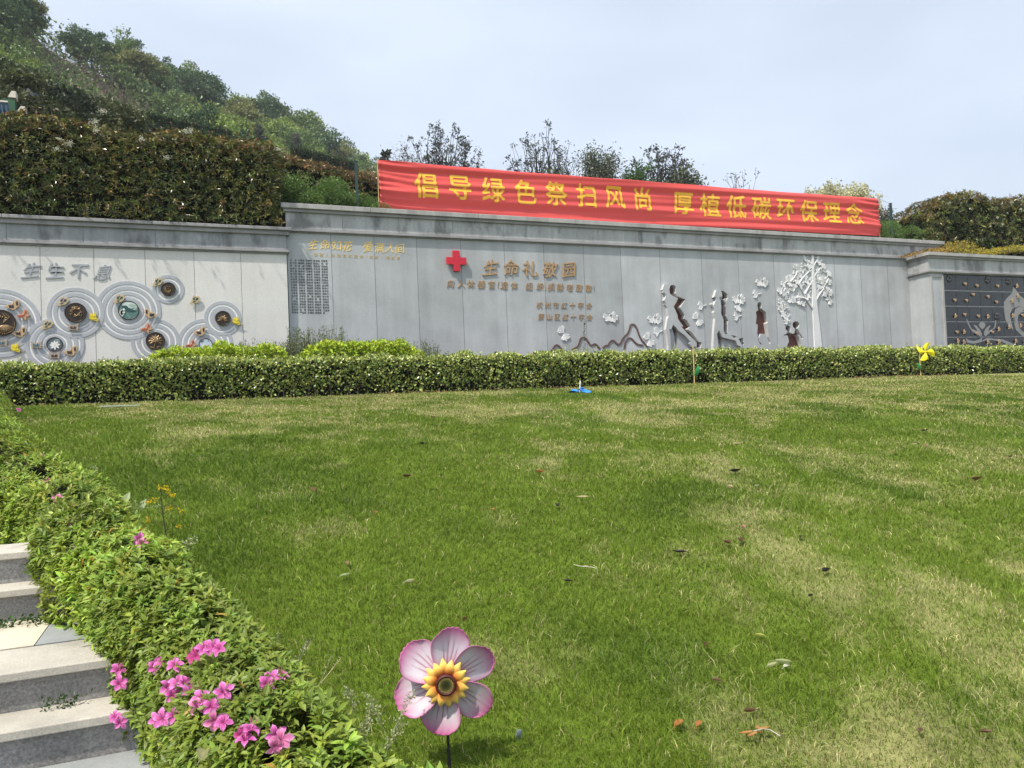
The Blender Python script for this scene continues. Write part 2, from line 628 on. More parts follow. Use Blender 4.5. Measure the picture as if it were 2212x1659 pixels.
def build_ground():
    # far ground sheet to the horizon
    mb = MB()
    mb.add([(-155, -38, -2.6), (325, -38, -2.6), (325, 325, -2.6), (-155, 325, -2.6)], [(0, 1, 2, 3)])
    tag(mb.build('ground', plain('far_earth', (0.10, 0.11, 0.05), 0.95, var=0.3, scale=0.5)), kind='structure')
    # lawn
    xs = np.concatenate([np.arange(-9, 12, 0.12), np.arange(12, 36, 0.3)])
    ys = np.concatenate([np.arange(-6, 1.5, 0.3), np.arange(1.5, 15.0, 0.1), np.arange(15.0, 18.6, 0.3)])
    X, Y = np.meshgrid(xs, ys)
    Z = ground_z(X, Y) + 0.025 * (fbm(X * 1.3, Y * 1.3, 0, 5, 3) - 0.5) - 0.004
    d = dryness(X, Y)
    col = (GREEN_A * 0.75)[None, None] * (1 - d[..., None]) + (STRAW * 0.62)[None, None] * d[..., None]
    col = col * (0.75 + 0.5 * vnoise(X * 9, Y * 9, 0, 2))[..., None]
    bed = np.clip((Y - 14.75) / 0.2, 0, 1)[..., None]
    col = col * (1 - bed) + np.array([0.10, 0.075, 0.05]) * bed
    nx, ny = len(xs), len(ys)
    i = (np.arange(ny - 1)[:, None] * nx + np.arange(nx - 1)[None, :]).ravel()
    F = np.stack([i, i + 1, i + nx + 1, i + nx], 1)
    mb = MB()
    mb.add(np.stack([X, Y, Z], -1).reshape(-1, 3), F, col.reshape(-1, 3))
    tag(mb.build('lawn', tinted('turf_soil', 0.95, 0.1, 0, 0.6), smooth=True), kind='structure')


build_ground()


def build_grass():
    mb = MB()
    n = 720000
    # polar sampling about the standpoint, thinning with distance
    u = RNG.random(n)
    dmin, dmax, p = 1.7, 24.0, 0.55
    d = (dmin ** p + u * (dmax ** p - dmin ** p)) ** (1 / p)
    az = RNG.uniform(math.radians(-20), math.radians(62), n)
    x, y = d * np.sin(az), d * np.cos(az)
    keep = (y < 14.85) & (y > 0.5) & (x > az_right(y) - 0.12) & (x < 26)
    x, y, d = x[keep], y[keep], d[keep]
    dry = dryness(x, y)
    keep = RNG.random(len(x)) > dry * 0.25
    x, y, d, dry = x[keep], y[keep], d[keep], dry[keep]
    n = len(x)
    z = ground_z(x, y) + 0.025 * (fbm(x * 1.3, y * 1.3, 0, 5, 3) - 0.5) - 0.008
    tuft = 0.55 * vnoise(x * 6, y * 6, 0, 33) + 0.45 * vnoise(x * 1.7, y * 1.5, 0, 34)
    lush = np.clip((fbm(x * 1.1, y * 1.0, 0, 35, 3) - .48) * 4, 0, 1) * (1 - np.clip(dry * 1.5, 0, 1))
    h = (0.030 + 0.030 * RNG.random(n)) * (1 - 0.45 * dry) * (0.65 + 0.7 * tuft)
    h = h * (1 + 0.25 * np.clip((d - 6) / 10, 0, 1)) * (1 + 0.35 * lush)
    w = 0.0032 + 0.00075 * np.clip(d - 3, 0, 20)
    lean = rdir(n) * np.array([1, 1, 0.15])
    tang = unit(np.stack([RNG.normal(size=n), RNG.normal(size=n), np.zeros(n)], 1))
    # combed slightly in patches
    ang = 6.28 * vnoise(x * 0.8, y * 0.8, 0, 51)
    comb = np.stack([np.cos(ang), np.sin(ang), 0 * ang], 1)
    P = np.stack([x, y, z], 1)
    up = unit(np.array([0, 0, 1.0]) + 0.55 * lean + 0.25 * comb)
    m = P + up * (h * 0.55)[:, None]
    t = P + unit(up + 0.5 * lean * np.array([1, 1, 0]) - np.array([0, 0, 0.15])) * h[:, None]
    S = tang * (w * 0.5)[:, None]
    V = np.stack([P - S, P + S, m + S * 0.8, m - S * 0.8, t], 1)
    i = np.arange(n)[:, None] * 5
    g = RNG.random((n, 1))
    col = GREEN_A * (1 - g) + GREEN_B * g
    isdry = (RNG.random(n) < np.clip(dry * 0.98 + 0.015, 0, 1))[:, None]
    s = STRAW * np.exp(RNG.normal(0, 0.25, (n, 1)))
    col = np.where(isdry, s, col) * np.exp(RNG.normal(0, 0.16, (n, 1))) * (0.74 + 0.50 * tuft[:, None])
    col = col * (1 - lush[:, None] * np.array([.30, .20, .22]))
    c = np.repeat(col[:, None, :], 5, 1)
    n0 = mb.n
    mb.add(V.reshape(-1, 3), i + np.array([[0, 1, 2, 3]]), c.reshape(-1, 3))
    F3 = i + np.array([[3, 2, 4]])
    mb.L.append((F3 + n0).ravel())
    mb.T.append(np.full(n, 3, np.int64))
    mb.M.append(np.zeros(n, np.int64))
    tag(mb.build('grass', MT['grass']), 'short green lawn grass with straw coloured dry patches', 'grass', kind='stuff')


build_grass()


# ------------------------------------------------------------------ stone steps
def build_steps():
    root = empty('stone_staircase', (-1.0, 3.3, -1.255))
    tag(root, 'grey granite garden steps with thick slab treads beside the azaleas', 'staircase')
    steps = [(3.285, -1.10, 3.48), (3.48, -0.945, 4.36), (4.36, -0.79, 4.53), (4.53, -0.635, 4.84), (4.84, -0.48, 6.1)]
    zb = -1.255
    m = MB()
    m.box(-6, 0.6, -3, 3.31, zb - 0.15, zb)
    m.build('landing', MT['paving_grey'], root)
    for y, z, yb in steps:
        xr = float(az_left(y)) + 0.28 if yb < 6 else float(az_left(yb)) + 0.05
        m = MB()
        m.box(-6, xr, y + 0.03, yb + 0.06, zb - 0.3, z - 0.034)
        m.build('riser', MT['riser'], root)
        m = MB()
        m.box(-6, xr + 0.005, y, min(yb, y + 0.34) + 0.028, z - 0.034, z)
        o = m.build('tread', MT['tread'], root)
        bv = o.modifiers.new('edge', 'BEVEL')
        bv.width = 0.004
        bv.segments = 2
        zb = z
    # paving of the middle landing: cream slabs with a grey border
    m = MB()
    m.box(-6, -0.68, 3.852, 4.37, -0.9455, -0.9415)
    m.build('paving_slab', MT['paving_cream'], root)
    m = MB()
    m.box(-0.676, 0.15, 3.852, 4.37, -0.9455, -0.942)
    m.build('paving_slab', MT['paving_grey'], root)
    # creeping weeds at the back of the landing
    mb = MB()
    n = 900
    P = np.stack([RNG.uniform(-2.6, -0.55, n), 4.31 - np.abs(RNG.normal(0, 0.05, n)), np.full(n, -0.94)], 1)
    P[:, 2] += RNG.random(n) * 0.03
    leaf4(mb, P, unit(rdir(n) + np.array([0, -0.3, 0.5])), rdir(n), RNG.uniform(.012, .028, n), RNG.uniform(.01, .018, n), tints(n, (0.045, 0.10, 0.02)))
    tag(mb.build('creeping_weeds', MT['leaf']), 'small round leaved weeds along the foot of a step', 'weeds', kind='stuff')
    mb = MB()
    n = 90
    P = np.array([-0.52, 3.46, -1.10]) + RNG.normal(0, 1, (n, 3)) * np.array([.035, .012, 0]) + np.array([0, 0, 1]) * RNG.random((n, 1)) * 0.045
    leaf4(mb, P, unit(rdir(n) + np.array([0, -0.4, 0.6])), rdir(n), .016, .009, tints(n, (0.05, 0.10, 0.03)))
    tag(mb.build('step_weed', MT['leaf']), 'tiny green weeds growing from the joint of a stone step', 'weeds', kind='stuff')


build_steps()


# ------------------------------------------------------------------ azalea border
def az_surface(n, y0, y1, bias=1.0):
    """Points and outward normals on the rounded top of the azalea border."""
    y = y0 + (y1 - y0) * RNG.random(n) ** bias
    s = RNG.uniform(-1, 1, n)
    s = np.sign(s) * np.abs(s) ** 0.8
    xl, xr = az_left(y), az_right(y)
    xc, hw = (xl + xr) / 2, (xr - xl) / 2
    zt = lawn_z(0, y) + 0.40 + np.interp(y, [1, 3, 5, 9], [0.02, 0.0, 0.02, 0.0])
    a = s * math.radians(108)
    rad = 0.34
    nx, nz = np.sin(a), np.cos(a)
    x = xc + np.sign(nx) * np.abs(nx) ** 0.7 * hw
    z = zt - rad + rad * np.where(nz > 0, np.abs(nz) ** 0.75, -np.abs(nz) * 1.6)
    b = fbm(x * 3.3, y * 3.3, z * 3.3, 21, 3) - 0.5
    N = unit(np.stack([nx, RNG.normal(0, .25, n) - 0.25, nz + 0.15], 1))
    P = np.stack([x, y, z], 1) + N * (b * 0.15)[:, None]
    return P, N


def build_azalea():
    root = empty('azalea_border', (-0.2, 5.0, -0.85))
    tag(root, 'low clipped azalea border with bright green leaves and pink blooms beside the steps', 'azalea hedge')
    mb = MB()
    sets = [(5800, 1.2, 3.6), (4900, 3.4, 6.2), (3800, 6.0, 10.0), (2600, 9.8, 15.0)]
    for k, (n, y0, y1) in enumerate(sets):
        P, N = az_surface(n, y0, y1)
        P = P - N * (np.abs(RNG.normal(0, 0.018, n)))[:, None]
        A = unit(N * 0.7 + np.array([0, -.1, 0.75]) + RNG.normal(0, .26, (n, 3)))
        T = unit(np.cross(A, rdir(n)))
        Bt = np.cross(A, T)
        size = RNG.uniform(0.030, 0.049, n) * [1.0, 1.05, 1.2, 1.4][k]
        base = tints(n, (0.195, 0.268, 0.036), 0.20, 0.10)
        m = [9, 8, 7, 6][k]
        young = np.clip(fbm(P[:, 0] * 1.5, P[:, 1] * 1.5, 0, 77, 2) * 1.6 - 0.3, 0, 1)[:, None]
        base = base * (0.72 + 0.65 * young)
        for j in range(m):
            th = 2 * math.pi * j / m * 1.0 + RNG.uniform(-.35, .35, n) + j * 0.7
            el = RNG.uniform(0.35, 1.25, n) if j % 2 else RNG.uniform(-0.1, 0.75, n)
            D = unit((np.cos(th)[:, None] * T + np.sin(th)[:, None] * Bt) * np.cos(el)[:, None] + A * np.sin(el)[:, None])
            Nn = unit(A - D * np.sum(A * D, 1)[:, None] * 0.8 + RNG.normal(0, .15, (n, 3)))
            L = size * RNG.uniform(0.65, 1.15, n)
            c = base * np.exp(RNG.normal(0, 0.14, (n, 1)))
            old = (RNG.random(n) < 0.006)[:, None]
            c = np.where(old, np.array([0.45, 0.26, 0.05]), c)
            (leaf8 if k < 2 else leaf4)(mb, P + A * 0.004 * j, D, Nn, L, L * RNG.uniform(.30, .38, n), c)
    mb.build('foliage', MT['leaf'], root)
    # solid core added against see-through, inner shade painted in as near-black
    ys = np.arange(1.0, 15.2, 0.15)
    mb = MB()
    rows = []
    for y in ys:
        xl, xr = float(az_left(y)) + 0.10, float(az_right(y)) - 0.10
        z0 = float(lawn_z(0, y)) - 0.35
        zt = z0 + 0.35 + 0.30
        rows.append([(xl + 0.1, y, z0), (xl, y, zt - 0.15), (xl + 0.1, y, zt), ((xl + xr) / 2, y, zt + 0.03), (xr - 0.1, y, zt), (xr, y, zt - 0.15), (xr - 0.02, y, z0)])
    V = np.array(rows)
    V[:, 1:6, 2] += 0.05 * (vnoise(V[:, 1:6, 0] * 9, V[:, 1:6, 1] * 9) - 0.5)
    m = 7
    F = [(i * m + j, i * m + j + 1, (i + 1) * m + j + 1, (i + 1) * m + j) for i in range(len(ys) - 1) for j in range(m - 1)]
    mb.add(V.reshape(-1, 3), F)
    mb.build('branches_or_core', MT['core'], root)
    # blooms
    def bloom_mesh(seed, pink):
        rg = np.random.default_rng(seed)
        mb = MB()
        for k in range(5):
            a = 2 * math.pi * k / 5 + rg.normal(0, .12)
            V, C = [], []
            R = rg.uniform(.027, .035)
            for i, t in enumerate((0.0, .3, .6, .85, 1.0)):
                wd = [.003, .0072, .0098, .0062, .0008][i]
                z = .020 * (1 - (1 - t) ** 2) - .016 * t * t * rg.uniform(.7, 1.3)
                for s in (-1, -.5, 0, .5, 1):
                    r = R * t * (1 - .06 * abs(s))
                    V.append((r * math.cos(a) - s * wd * math.sin(a), r * math.sin(a) + s * wd * math.cos(a), z + .003 * abs(s) ** 2 + rg.normal(0, .0009)))
                    f = t
                    c = np.array(pink) * (0.8 + .35 * f)
                    if t < .65 and abs(s) < .6:
                        c = c * np.array([1.0, .55, .75])
                    C.append(c)
            F = [(i * 5 + j, i * 5 + j + 1, (i + 1) * 5 + j + 1, (i + 1) * 5 + j) for i in range(4) for j in range(4)]
            mb.add(V, F, np.array(C))
        for k in range(5):
            a = rg.uniform(0, 6.28)
            tip = np.array([.010 * math.cos(a), .010 * math.sin(a), .036])
            mb.tube([(0, 0, .004), tip * .6, tip], [.0006, .0005, .0009], 4, (0.6, 0.12, 0.3))
        return mb
    kinds = []
    for s, pk in ((1, (0.68, 0.25, 0.56)), (2, (0.62, 0.20, 0.50)), (3, (0.64, 0.30, 0.47)), (4, (0.42, 0.075, 0.24))):
        o = bloom_mesh(s, pk).build('bloom', MT['petal'], None, smooth=True)
        kinds.append(o)
    px = [(350, 1433, 0), (378, 1440, 0), (336, 1440, 1), (360, 1487, 0), (385, 1478, 0), (405, 1500, 0), (372, 1503, 1), (397, 1478, 1), (435, 1512, 0), (455, 1528, 1), (482, 1497, 0), (428, 1528, 2), (353, 1553, 0), (376, 1548, 1), (340, 1556, 0), (463, 1556, 2), (483, 1562, 1), (538, 1582, 1), (526, 1588, 3), (530, 1602, 1),
          (607, 1600, 2), (592, 1610, 2), (598, 1585, 1), (588, 1468, 0), (575, 1478, 1), (603, 1468, 2), (255, 1450, 1), (258, 1478, 0), (250, 1550, 1), (258, 1562, 0), (443, 1405, 1), (460, 1400, 0), (425, 1418, 3), (475, 1403, 1), (300, 1167, 1), (312, 1162, 3), (306, 1175, 2), (130, 1196, 2), (138, 1201, 3), (152, 1122, 3), (158, 1125, 1), (104, 1042, 3), (124, 1079, 2), (40, 886, 1), (5, 856, 1), (90, 990, 1)]
    for i, (u, v, kd) in enumerate(px):
        d = ray(u, v)
        t = 1.6
        while t < 14:
            p = d * t
            y = p[1]
            xl, xr = float(az_left(y)), float(az_right(y))
            zz = float(lawn_z(0, y)) + 0.40 - 0.22 * (abs((p[0] - (xl + xr) / 2) / ((xr - xl) / 2 + 1e-6)) ** 3)
            if xl - 0.14 < p[0] < xr + 0.14 and p[2] < zz + 0.015:
                break
            t += 0.01
        p = d * (t - 0.05)
        b = kinds[kd] if i == [q[2] for q in px].index(kd) else kinds[kd].copy()
        if b is not kinds[kd]:
            COL.objects.link(b)
        b.location = p
        ax = unit(-d * 0.8 + np.array([0, 0, 0.6]) + RNG.normal(0, .35, 3))
        b.rotation_euler = (Vector(ax).to_track_quat('Z', 'Y').to_matrix() @ Matrix.Rotation(RNG.uniform(0, 6.28), 3, 'Z')).to_euler()
        b.scale = [RNG.uniform(.80, 1.08) * (1 + 0.03 * t)] * 3
        place_under(b, root)
    # one pale dead leaf lying on the border
    return root


build_azalea()


# ------------------------------------------------------------------ leafy boxes (clipped hedges)
def box_shell(n, x0, x1, y0, y1, zb, ztop, bump=0.06, freq=2.0, seed=0, faces='FTLR'):
    """Points on the front, top and ends of a clipped hedge; ztop is a function of x."""
    L, Dp = x1 - x0, y1 - y0
    Hh = float(np.mean(ztop(np.linspace(x0, x1, 20)))) - zb
    ar = {'F': L * Hh, 'T': L * Dp, 'L': Dp * Hh, 'R': Dp * Hh, 'B': L * Hh * .5}
    ks = list(faces)
    pr = np.array([ar[k] for k in ks])
    w = RNG.choice(len(ks), n, p=pr / pr.sum())
    a, b = RNG.random(n), RNG.random(n)
    P, Nn = np.zeros((n, 3)), np.zeros((n, 3))
    for i, k in enumerate(ks):
        q = w == i
        if k in 'FB':
            x = x0 + L * a[q]
            P[q] = np.stack([x, np.full(q.sum(), y0 if k == 'F' else y1), zb + (ztop(x) - zb) * b[q]], 1)
            Nn[q] = (0, -1 if k == 'F' else 1, 0)
        elif k == 'T':
            x = x0 + L * a[q]
            P[q] = np.stack([x, y0 + Dp * b[q], ztop(x)], 1)
            Nn[q] = (0, 0, 1)
        else:
            xx = np.full(q.sum(), x0 if k == 'L' else x1)
            P[q] = np.stack([xx, y0 + Dp * a[q], zb + (ztop(xx) - zb) * b[q]], 1)
            Nn[q] = (-1 if k == 'L' else 1, 0, 0)
    # round the front top edge
    e = np.clip(1 - (ztop(P[:, 0]) - P[:, 2]) / 0.18, 0, 1) * np.clip(1 - (P[:, 1] - y0) / 0.18, 0, 1)
    P[:, 1] += e * 0.05
    P[:, 2] -= e * 0.05
    Nn = unit(Nn + e[:, None] * np.array([0, -.6, .6]))
    bm = fbm(P[:, 0] * freq, P[:, 1] * freq, P[:, 2] * freq, seed, 3) - 0.5
    P = P + Nn * (bm * 2 * bump)[:, None]
    return P, Nn, bm


def core_box(name, x0, x1, y0, y1, zb, ztop, root, inset=0.1, top=0.06):  # added solid filler that stops see-through, dark in place of inner shade
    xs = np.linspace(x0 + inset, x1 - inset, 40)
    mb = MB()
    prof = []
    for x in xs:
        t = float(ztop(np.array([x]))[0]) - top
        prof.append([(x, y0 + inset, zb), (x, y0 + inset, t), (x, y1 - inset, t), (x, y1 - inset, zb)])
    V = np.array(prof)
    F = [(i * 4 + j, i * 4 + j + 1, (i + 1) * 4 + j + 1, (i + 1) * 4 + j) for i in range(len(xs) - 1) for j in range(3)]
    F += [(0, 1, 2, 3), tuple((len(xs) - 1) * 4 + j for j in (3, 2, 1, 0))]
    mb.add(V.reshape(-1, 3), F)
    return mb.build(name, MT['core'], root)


def build_box_hedge():
    root = empty('box_hedge', (8, 15.4, 0.3))
    tag(root, 'long clipped hedge of cream and green variegated leaves along the lawn', 'hedge')
    def zt(x):
        return 1.045 + 0.035 * np.clip((x - 2) / 12, 0, 1) - 0.05 * np.clip((-x) / 3, 0, 1) + 0.07 * (vnoise(np.asarray(x) * 1.7, 0, 0, 4) - 0.5) + 0.04 * (vnoise(np.asarray(x) * 5.1, 0, 0, 5) - 0.5)
    x0, x1, y0, y1, zb = -5.2, 27.5, 15.0, 15.85, 0.30
    n = 70000
    P, Nn, bmp = box_shell(n, x0, x1, y0, y1, zb, zt, 0.12, 2.3, 8)
    keep = (P[:, 2] > 0.48) | (RNG.random(n) < 0.15 + np.clip((P[:, 2] - 0.26) / 0.24, 0.0, 1) * (vnoise(P[:, 0] * 3, 0, 0, 66) * 1.5))
    keep &= (bmp > -0.17) | (RNG.random(n) < 0.5)
    P, Nn, bmp = P[keep], Nn[keep], bmp[keep]
    n = len(P)
    P = P - Nn * (RNG.random(n) ** 2 * 0.12)[:, None]
    D = unit(Nn * 0.5 + np.array([0, 0, 0.4]) + RNG.normal(0, .6, (n, 3)))
    Nf = unit(Nn * 0.7 + np.array([0, -0.1, .5]) + RNG.normal(0, .5, (n, 3)))
    hue = vnoise(P[:, 0] * 1.1, P[:, 2] * 2, 0, 14)
    top = np.clip((P[:, 2] - 0.88) / 0.15, 0, 1)
    cream = RNG.random(n) < (0.12 + 0.20 * hue + 0.36 * top)
    g = tints(n, (0.160, 0.210, 0.038), 0.32, 0.12)
    c = tints(n, (0.46, 0.52, 0.160), 0.20, 0.1)
    col = np.where(cream[:, None], c, g)
    mb = MB()
    L = RNG.uniform(0.045, 0.078, n)
    leaf4(mb, P, D, Nf, L, L * 0.60, col, 0.15, 0.1)
    mb.build('foliage', MT['leaf_gloss'], root)
    # upright new shoots that break the clipped top line
    mb2 = MB()
    for _ in range(420):
        x, y = RNG.uniform(x0, x1), y0 + RNG.uniform(0, .5)
        z0 = float(zt(np.array([x]))[0]) - .03
        hh = abs(RNG.normal(.05, .04)) + .02
        k = 7
        t = np.linspace(0, 1, k)
        Q = np.stack([np.full(k, x), np.full(k, y), z0 + hh * t], 1)
        leaf4(mb2, Q, unit(rdir(k) + np.array([0, 0, 1.1])), rdir(k), .05, .026, tints(k, (.38, .44, .12), .2, .1), .12, .1)
    mb2.build('young_shoots', MT['leaf_gloss'], root)
    core_box('branches_or_core', x0, x1, y0, y1, 0.27, zt, root, 0.15, 0.05)  # dark filler block, shade painted inside the hedge
    xs = np.sort(RNG.uniform(-4.2, 22.5, 78))
    for x in xs:
        mb = MB()
        y = 15.06 + RNG.uniform(0, .14)
        dx = RNG.normal(0, .05)
        mb.tube([(x, y, 0.26), (x + dx * .5, y + .01, .42), (x + dx, y + .04, .62)], [.011, .009, .007], 5, (0.17, 0.14, 0.105))
        if RNG.random() < .5:
            mb.tube([(x + dx * .4, y, .40), (x + dx + .07 * RNG.choice([-1, 1]), y, .58)], [.007, .005], 5, (0.17, 0.14, 0.105), cap=False)
        mb.build('stem', MT['bark'], root)
    # litter of dry leaves under the hedge
    mb = MB()
    n = 1500
    x = RNG.uniform(-4, 24, n)
    keep = vnoise(x * 0.55, 0, 0, 91) > 0.45
    x = x[keep]
    n = len(x)
    P = np.stack([x, 14.93 + RNG.normal(0, .06, n), 0.305 + RNG.random(n) * .045], 1)
    leaf4(mb, P, unit(rdir(n) * np.array([1, 1, .3])), unit(rdir(n) + np.array([0, 0, 1.])), RNG.uniform(.03, .055, n), .025, tints(n, (0.34, 0.24, 0.11), .3, .15))
    tag(mb.build('leaf_litter', MT['leaf']), 'dry tan leaf litter along the foot of the clipped hedge', 'leaf litter', kind='stuff')


build_box_hedge()


# ================================================================== THE WALLS
def zpt(zx, zy, sc, ox, oy, Y):
    """A point read off an enlargement (scale sc, origin ox, oy in full-size pixels) laid onto the wall plane y = Y."""
    p = ony((ox + zx / sc) * 2212 / 4032, (oy + zy / sc) * 2212 / 4032, Y)
    return float(p[0]), float(p[2])


YM, YL, YW = 18.0, 17.88, 17.13
bevel_on = lambda o, w=0.006: (lambda m: (setattr(m, 'width', w), setattr(m, 'segments', 2), setattr(m, 'limit_method', 'ANGLE')))(o.modifiers.new('edge', 'BEVEL'))

MJ = [1.97, 2.96, 3.97, 5.01, 6.14, 7.3, 8.4, 9.56, 10.69, 11.93, 13.32, 14.6, 15.9, 17.05, 18.24, 19.31, 20.45, 21.6, 22.8]
_tone = np.random.default_rng(5).uniform(0.90, 1.08, 40)


def main_tone(x):
    return float(_tone[int(np.searchsorted(MJ, x))])


def frieze_blocks(name, mat, x0, x1, joints, y0, y1, z0, z1, root):
    mb = MB()
    e = [x0] + [j for j in joints if x0 < j < x1] + [x1]
    for i in range(len(e) - 1):
        k = _tone[(i * 7) % 40] * 0.5 + 0.5
        mb.box(e[i] + .003, e[i + 1] - .003, y0, y1, z0, z1, (k, k, k))
    return mb.build(name, mat, root)


# traced outlines of the recessed and raised figures (enlargements of the photograph)
A1 = lambda pts, Y=YM: [zpt(x, y, 5.53, 2560, 1100, Y) for x, y in pts]
A2 = lambda pts: [zpt(x, y, 4.1475, 2940, 980, YM) for x, y in pts]
FL = 1750   # the figures run on down behind the hedge
MAN_CUT = A1([(455, 125), (520, 118), (560, 160), (562, 265), (545, 303), (600, 368), (772, 435), (645, 628), (705, 700), (750, 785), (738, 855), (800, 895), (882, 1025), (810, 1088), (910, 1150), (1050, 1350), (1130, 1378), (1110, 1450), (1100, 1500), (1015, 1480), (1010, 1400), (1000, 1360), (800, 1170), (690, 1045), (660, 960), (590, 860), (575, 760), (500, 600), (590, 410), (500, 362), (430, 312), (414, 240), (437, 150)])
MAN_LEGS = A1([(500, 985), (560, 1040), (606, 1110), (590, 1250), (585, 1460), (600, FL), (545, FL), (552, 1450), (520, 1200), (478, 1050)])
MAN_SLAB = A1([(308, 112), (380, 102), (430, 150), (418, 240), (432, 312), (500, 358), (610, 412), (570, 500), (512, 590), (560, 690), (592, 765), (605, 852), (660, 940), (715, 1010), (690, 1042), (800, 1165), (1000, 1362), (1020, 1395), (1010, 1460), (900, 1470), (850, 1395), (882, 1362), (760, 1220), (620, 1120), (575, 1050), (500, 988), (462, 1082), (418, 1080), (440, 1220), (455, 1460), (470, FL), (400, FL), (400, 1440), (372, 1220), (345, 1085), (378, 870), (404, 800), (388, 720), (370, 610), (330, 540), (352, 525), (300, 455), (328, 420), (350, 350), (335, 305), (290, 282), (285, 235), (270, 222)], YM - 0.102)
WOM_CUT = A1([(1545, 248), (1600, 252), (1685, 325), (1692, 400), (1655, 485), (1640, 415), (1592, 450), (1650, 535), (1640, 630), (1665, 770), (1640, 785), (1704, 905), (1690, 965), (1692, 1195), (1625, 1195), (1590, 1100), (1590, 890), (1530, 740), (1525, 475), (1560, 440), (1572, 340)])
WOM_LEGS = A1([(1498, 1100), (1530, 1160), (1565, 1255), (1545, 1440), (1550, FL), (1500, FL), (1500, 1450), (1470, 1180)])
WOM_KNEE = A1([(1755, 1212), (1840, 1222), (1895, 1252), (1842, 1282)])
WOM_FOOT = A1([(1922, 1285), (1960, 1290), (2010, 1268), (2032, 1300), (2030, 1360), (2052, 1405), (2010, 1440), (1985, 1420)])
WOM_SLAB = A1([(1445, 228), (1500, 226), (1560, 290), (1572, 360), (1530, 372), (1497, 400), (1535, 470), (1550, 600), (1545, 740), (1600, 880), (1602, 1100), (1630, 1192), (1740, 1205), (1840, 1285), (1920, 1275), (1990, 1420), (1990, 1470), (1905, 1430), (1870, 1335), (1590, 1265), (1565, 1240), (1500, 1102), (1455, 1190), (1480, 1440), (1490, FL), (1375, FL), (1375, 1440), (1390, 1170), (1418, 850), (1402, 790), (1385, 720), (1402, 680), (1380, 620), (1340, 545), (1345, 510), (1382, 570), (1440, 435), (1440, 390), (1385, 390), (1408, 340)], YM - 0.102)
KID_CUT = A2([(176, 930), (183, 885), (210, 866), (238, 882), (247, 925), (240, 968), (268, 1000), (316, 1032), (330, 1100), (352, 1192), (328, 1215), (345, 1300), (366, 1440), (398, 1530), (372, 1552), (330, 1440), (296, 1386), (232, 1386), (200, 1450), (212, 1512), (254, 1556), (225, 1562), (190, 1500), (174, 1380), (180, 1236), (150, 1226), (163, 1100), (150, 1030), (190, 1002), (182, 970)])
TWO_CUT = A2([(585, 1450), (618, 1402), (662, 1376), (668, 1345), (640, 1315), (634, 1290), (648, 1258), (672, 1247), (700, 1258), (717, 1290), (715, 1330), (705, 1362), (752, 1388), (782, 1374), (790, 1308), (758, 1275), (747, 1238), (760, 1200), (800, 1178), (845, 1195), (864, 1235), (850, 1275), (826, 1300), (922, 1450), (905, 1472), (865, 1402), (826, 1398), (858, 1445), (888, 1545), (905, 1640), (640, 1640), (690, 1512), (672, 1416), (640, 1410)])


def fan(mb, cx, cz, ang, size, y0, thick=0.02, seed=0, stem=True, spread=1.9):
    """One carved ginkgo leaf: a ribbed fan with a notched rim on a curved stalk."""
    rg = np.random.default_rng(seed)
    n = 17
    V = [(cx, y0 - thick * .5, cz)]
    B = []
    for i in range(n):
        t = -1 + 2 * i / (n - 1)
        a = ang + t * spread / 2
        r = size * (0.92 + .08 * math.cos(t * 9 + seed) - (0.2 if abs(t) < .07 else 0) - .16 * abs(t) ** 3)
        rib = thick * (0.55 + .45 * (i % 2)) * 1.1
        V.append((cx + r * math.cos(a), y0 - rib, cz + r * math.sin(a)))
        B.append((cx + r * math.cos(a), y0 + .002, cz + r * math.sin(a)))
    F = [(0, i + 1, i + 2) for i in range(n - 1)]
    mb.add(V, F)
    W = V[1:] + B
    mb.add(W, [(i, i + 1, n + i + 1, n + i) for i in range(n - 1)])
    mb.add([V[0], V[1], B[0], (cx, y0 + .002, cz), V[n], B[-1]], [(0, 1, 2, 3), (0, 3, 5, 4)])
    if stem:
        p = [(cx - s * size * .55 * math.cos(ang + .5 * s * rg.choice([-1, 1])), y0 - thick * .5, cz - s * size * .55 * math.sin(ang + .3 * s)) for s in (0, .5, 1)]
        mb.tube(p, [.014, .010, .006], 5)


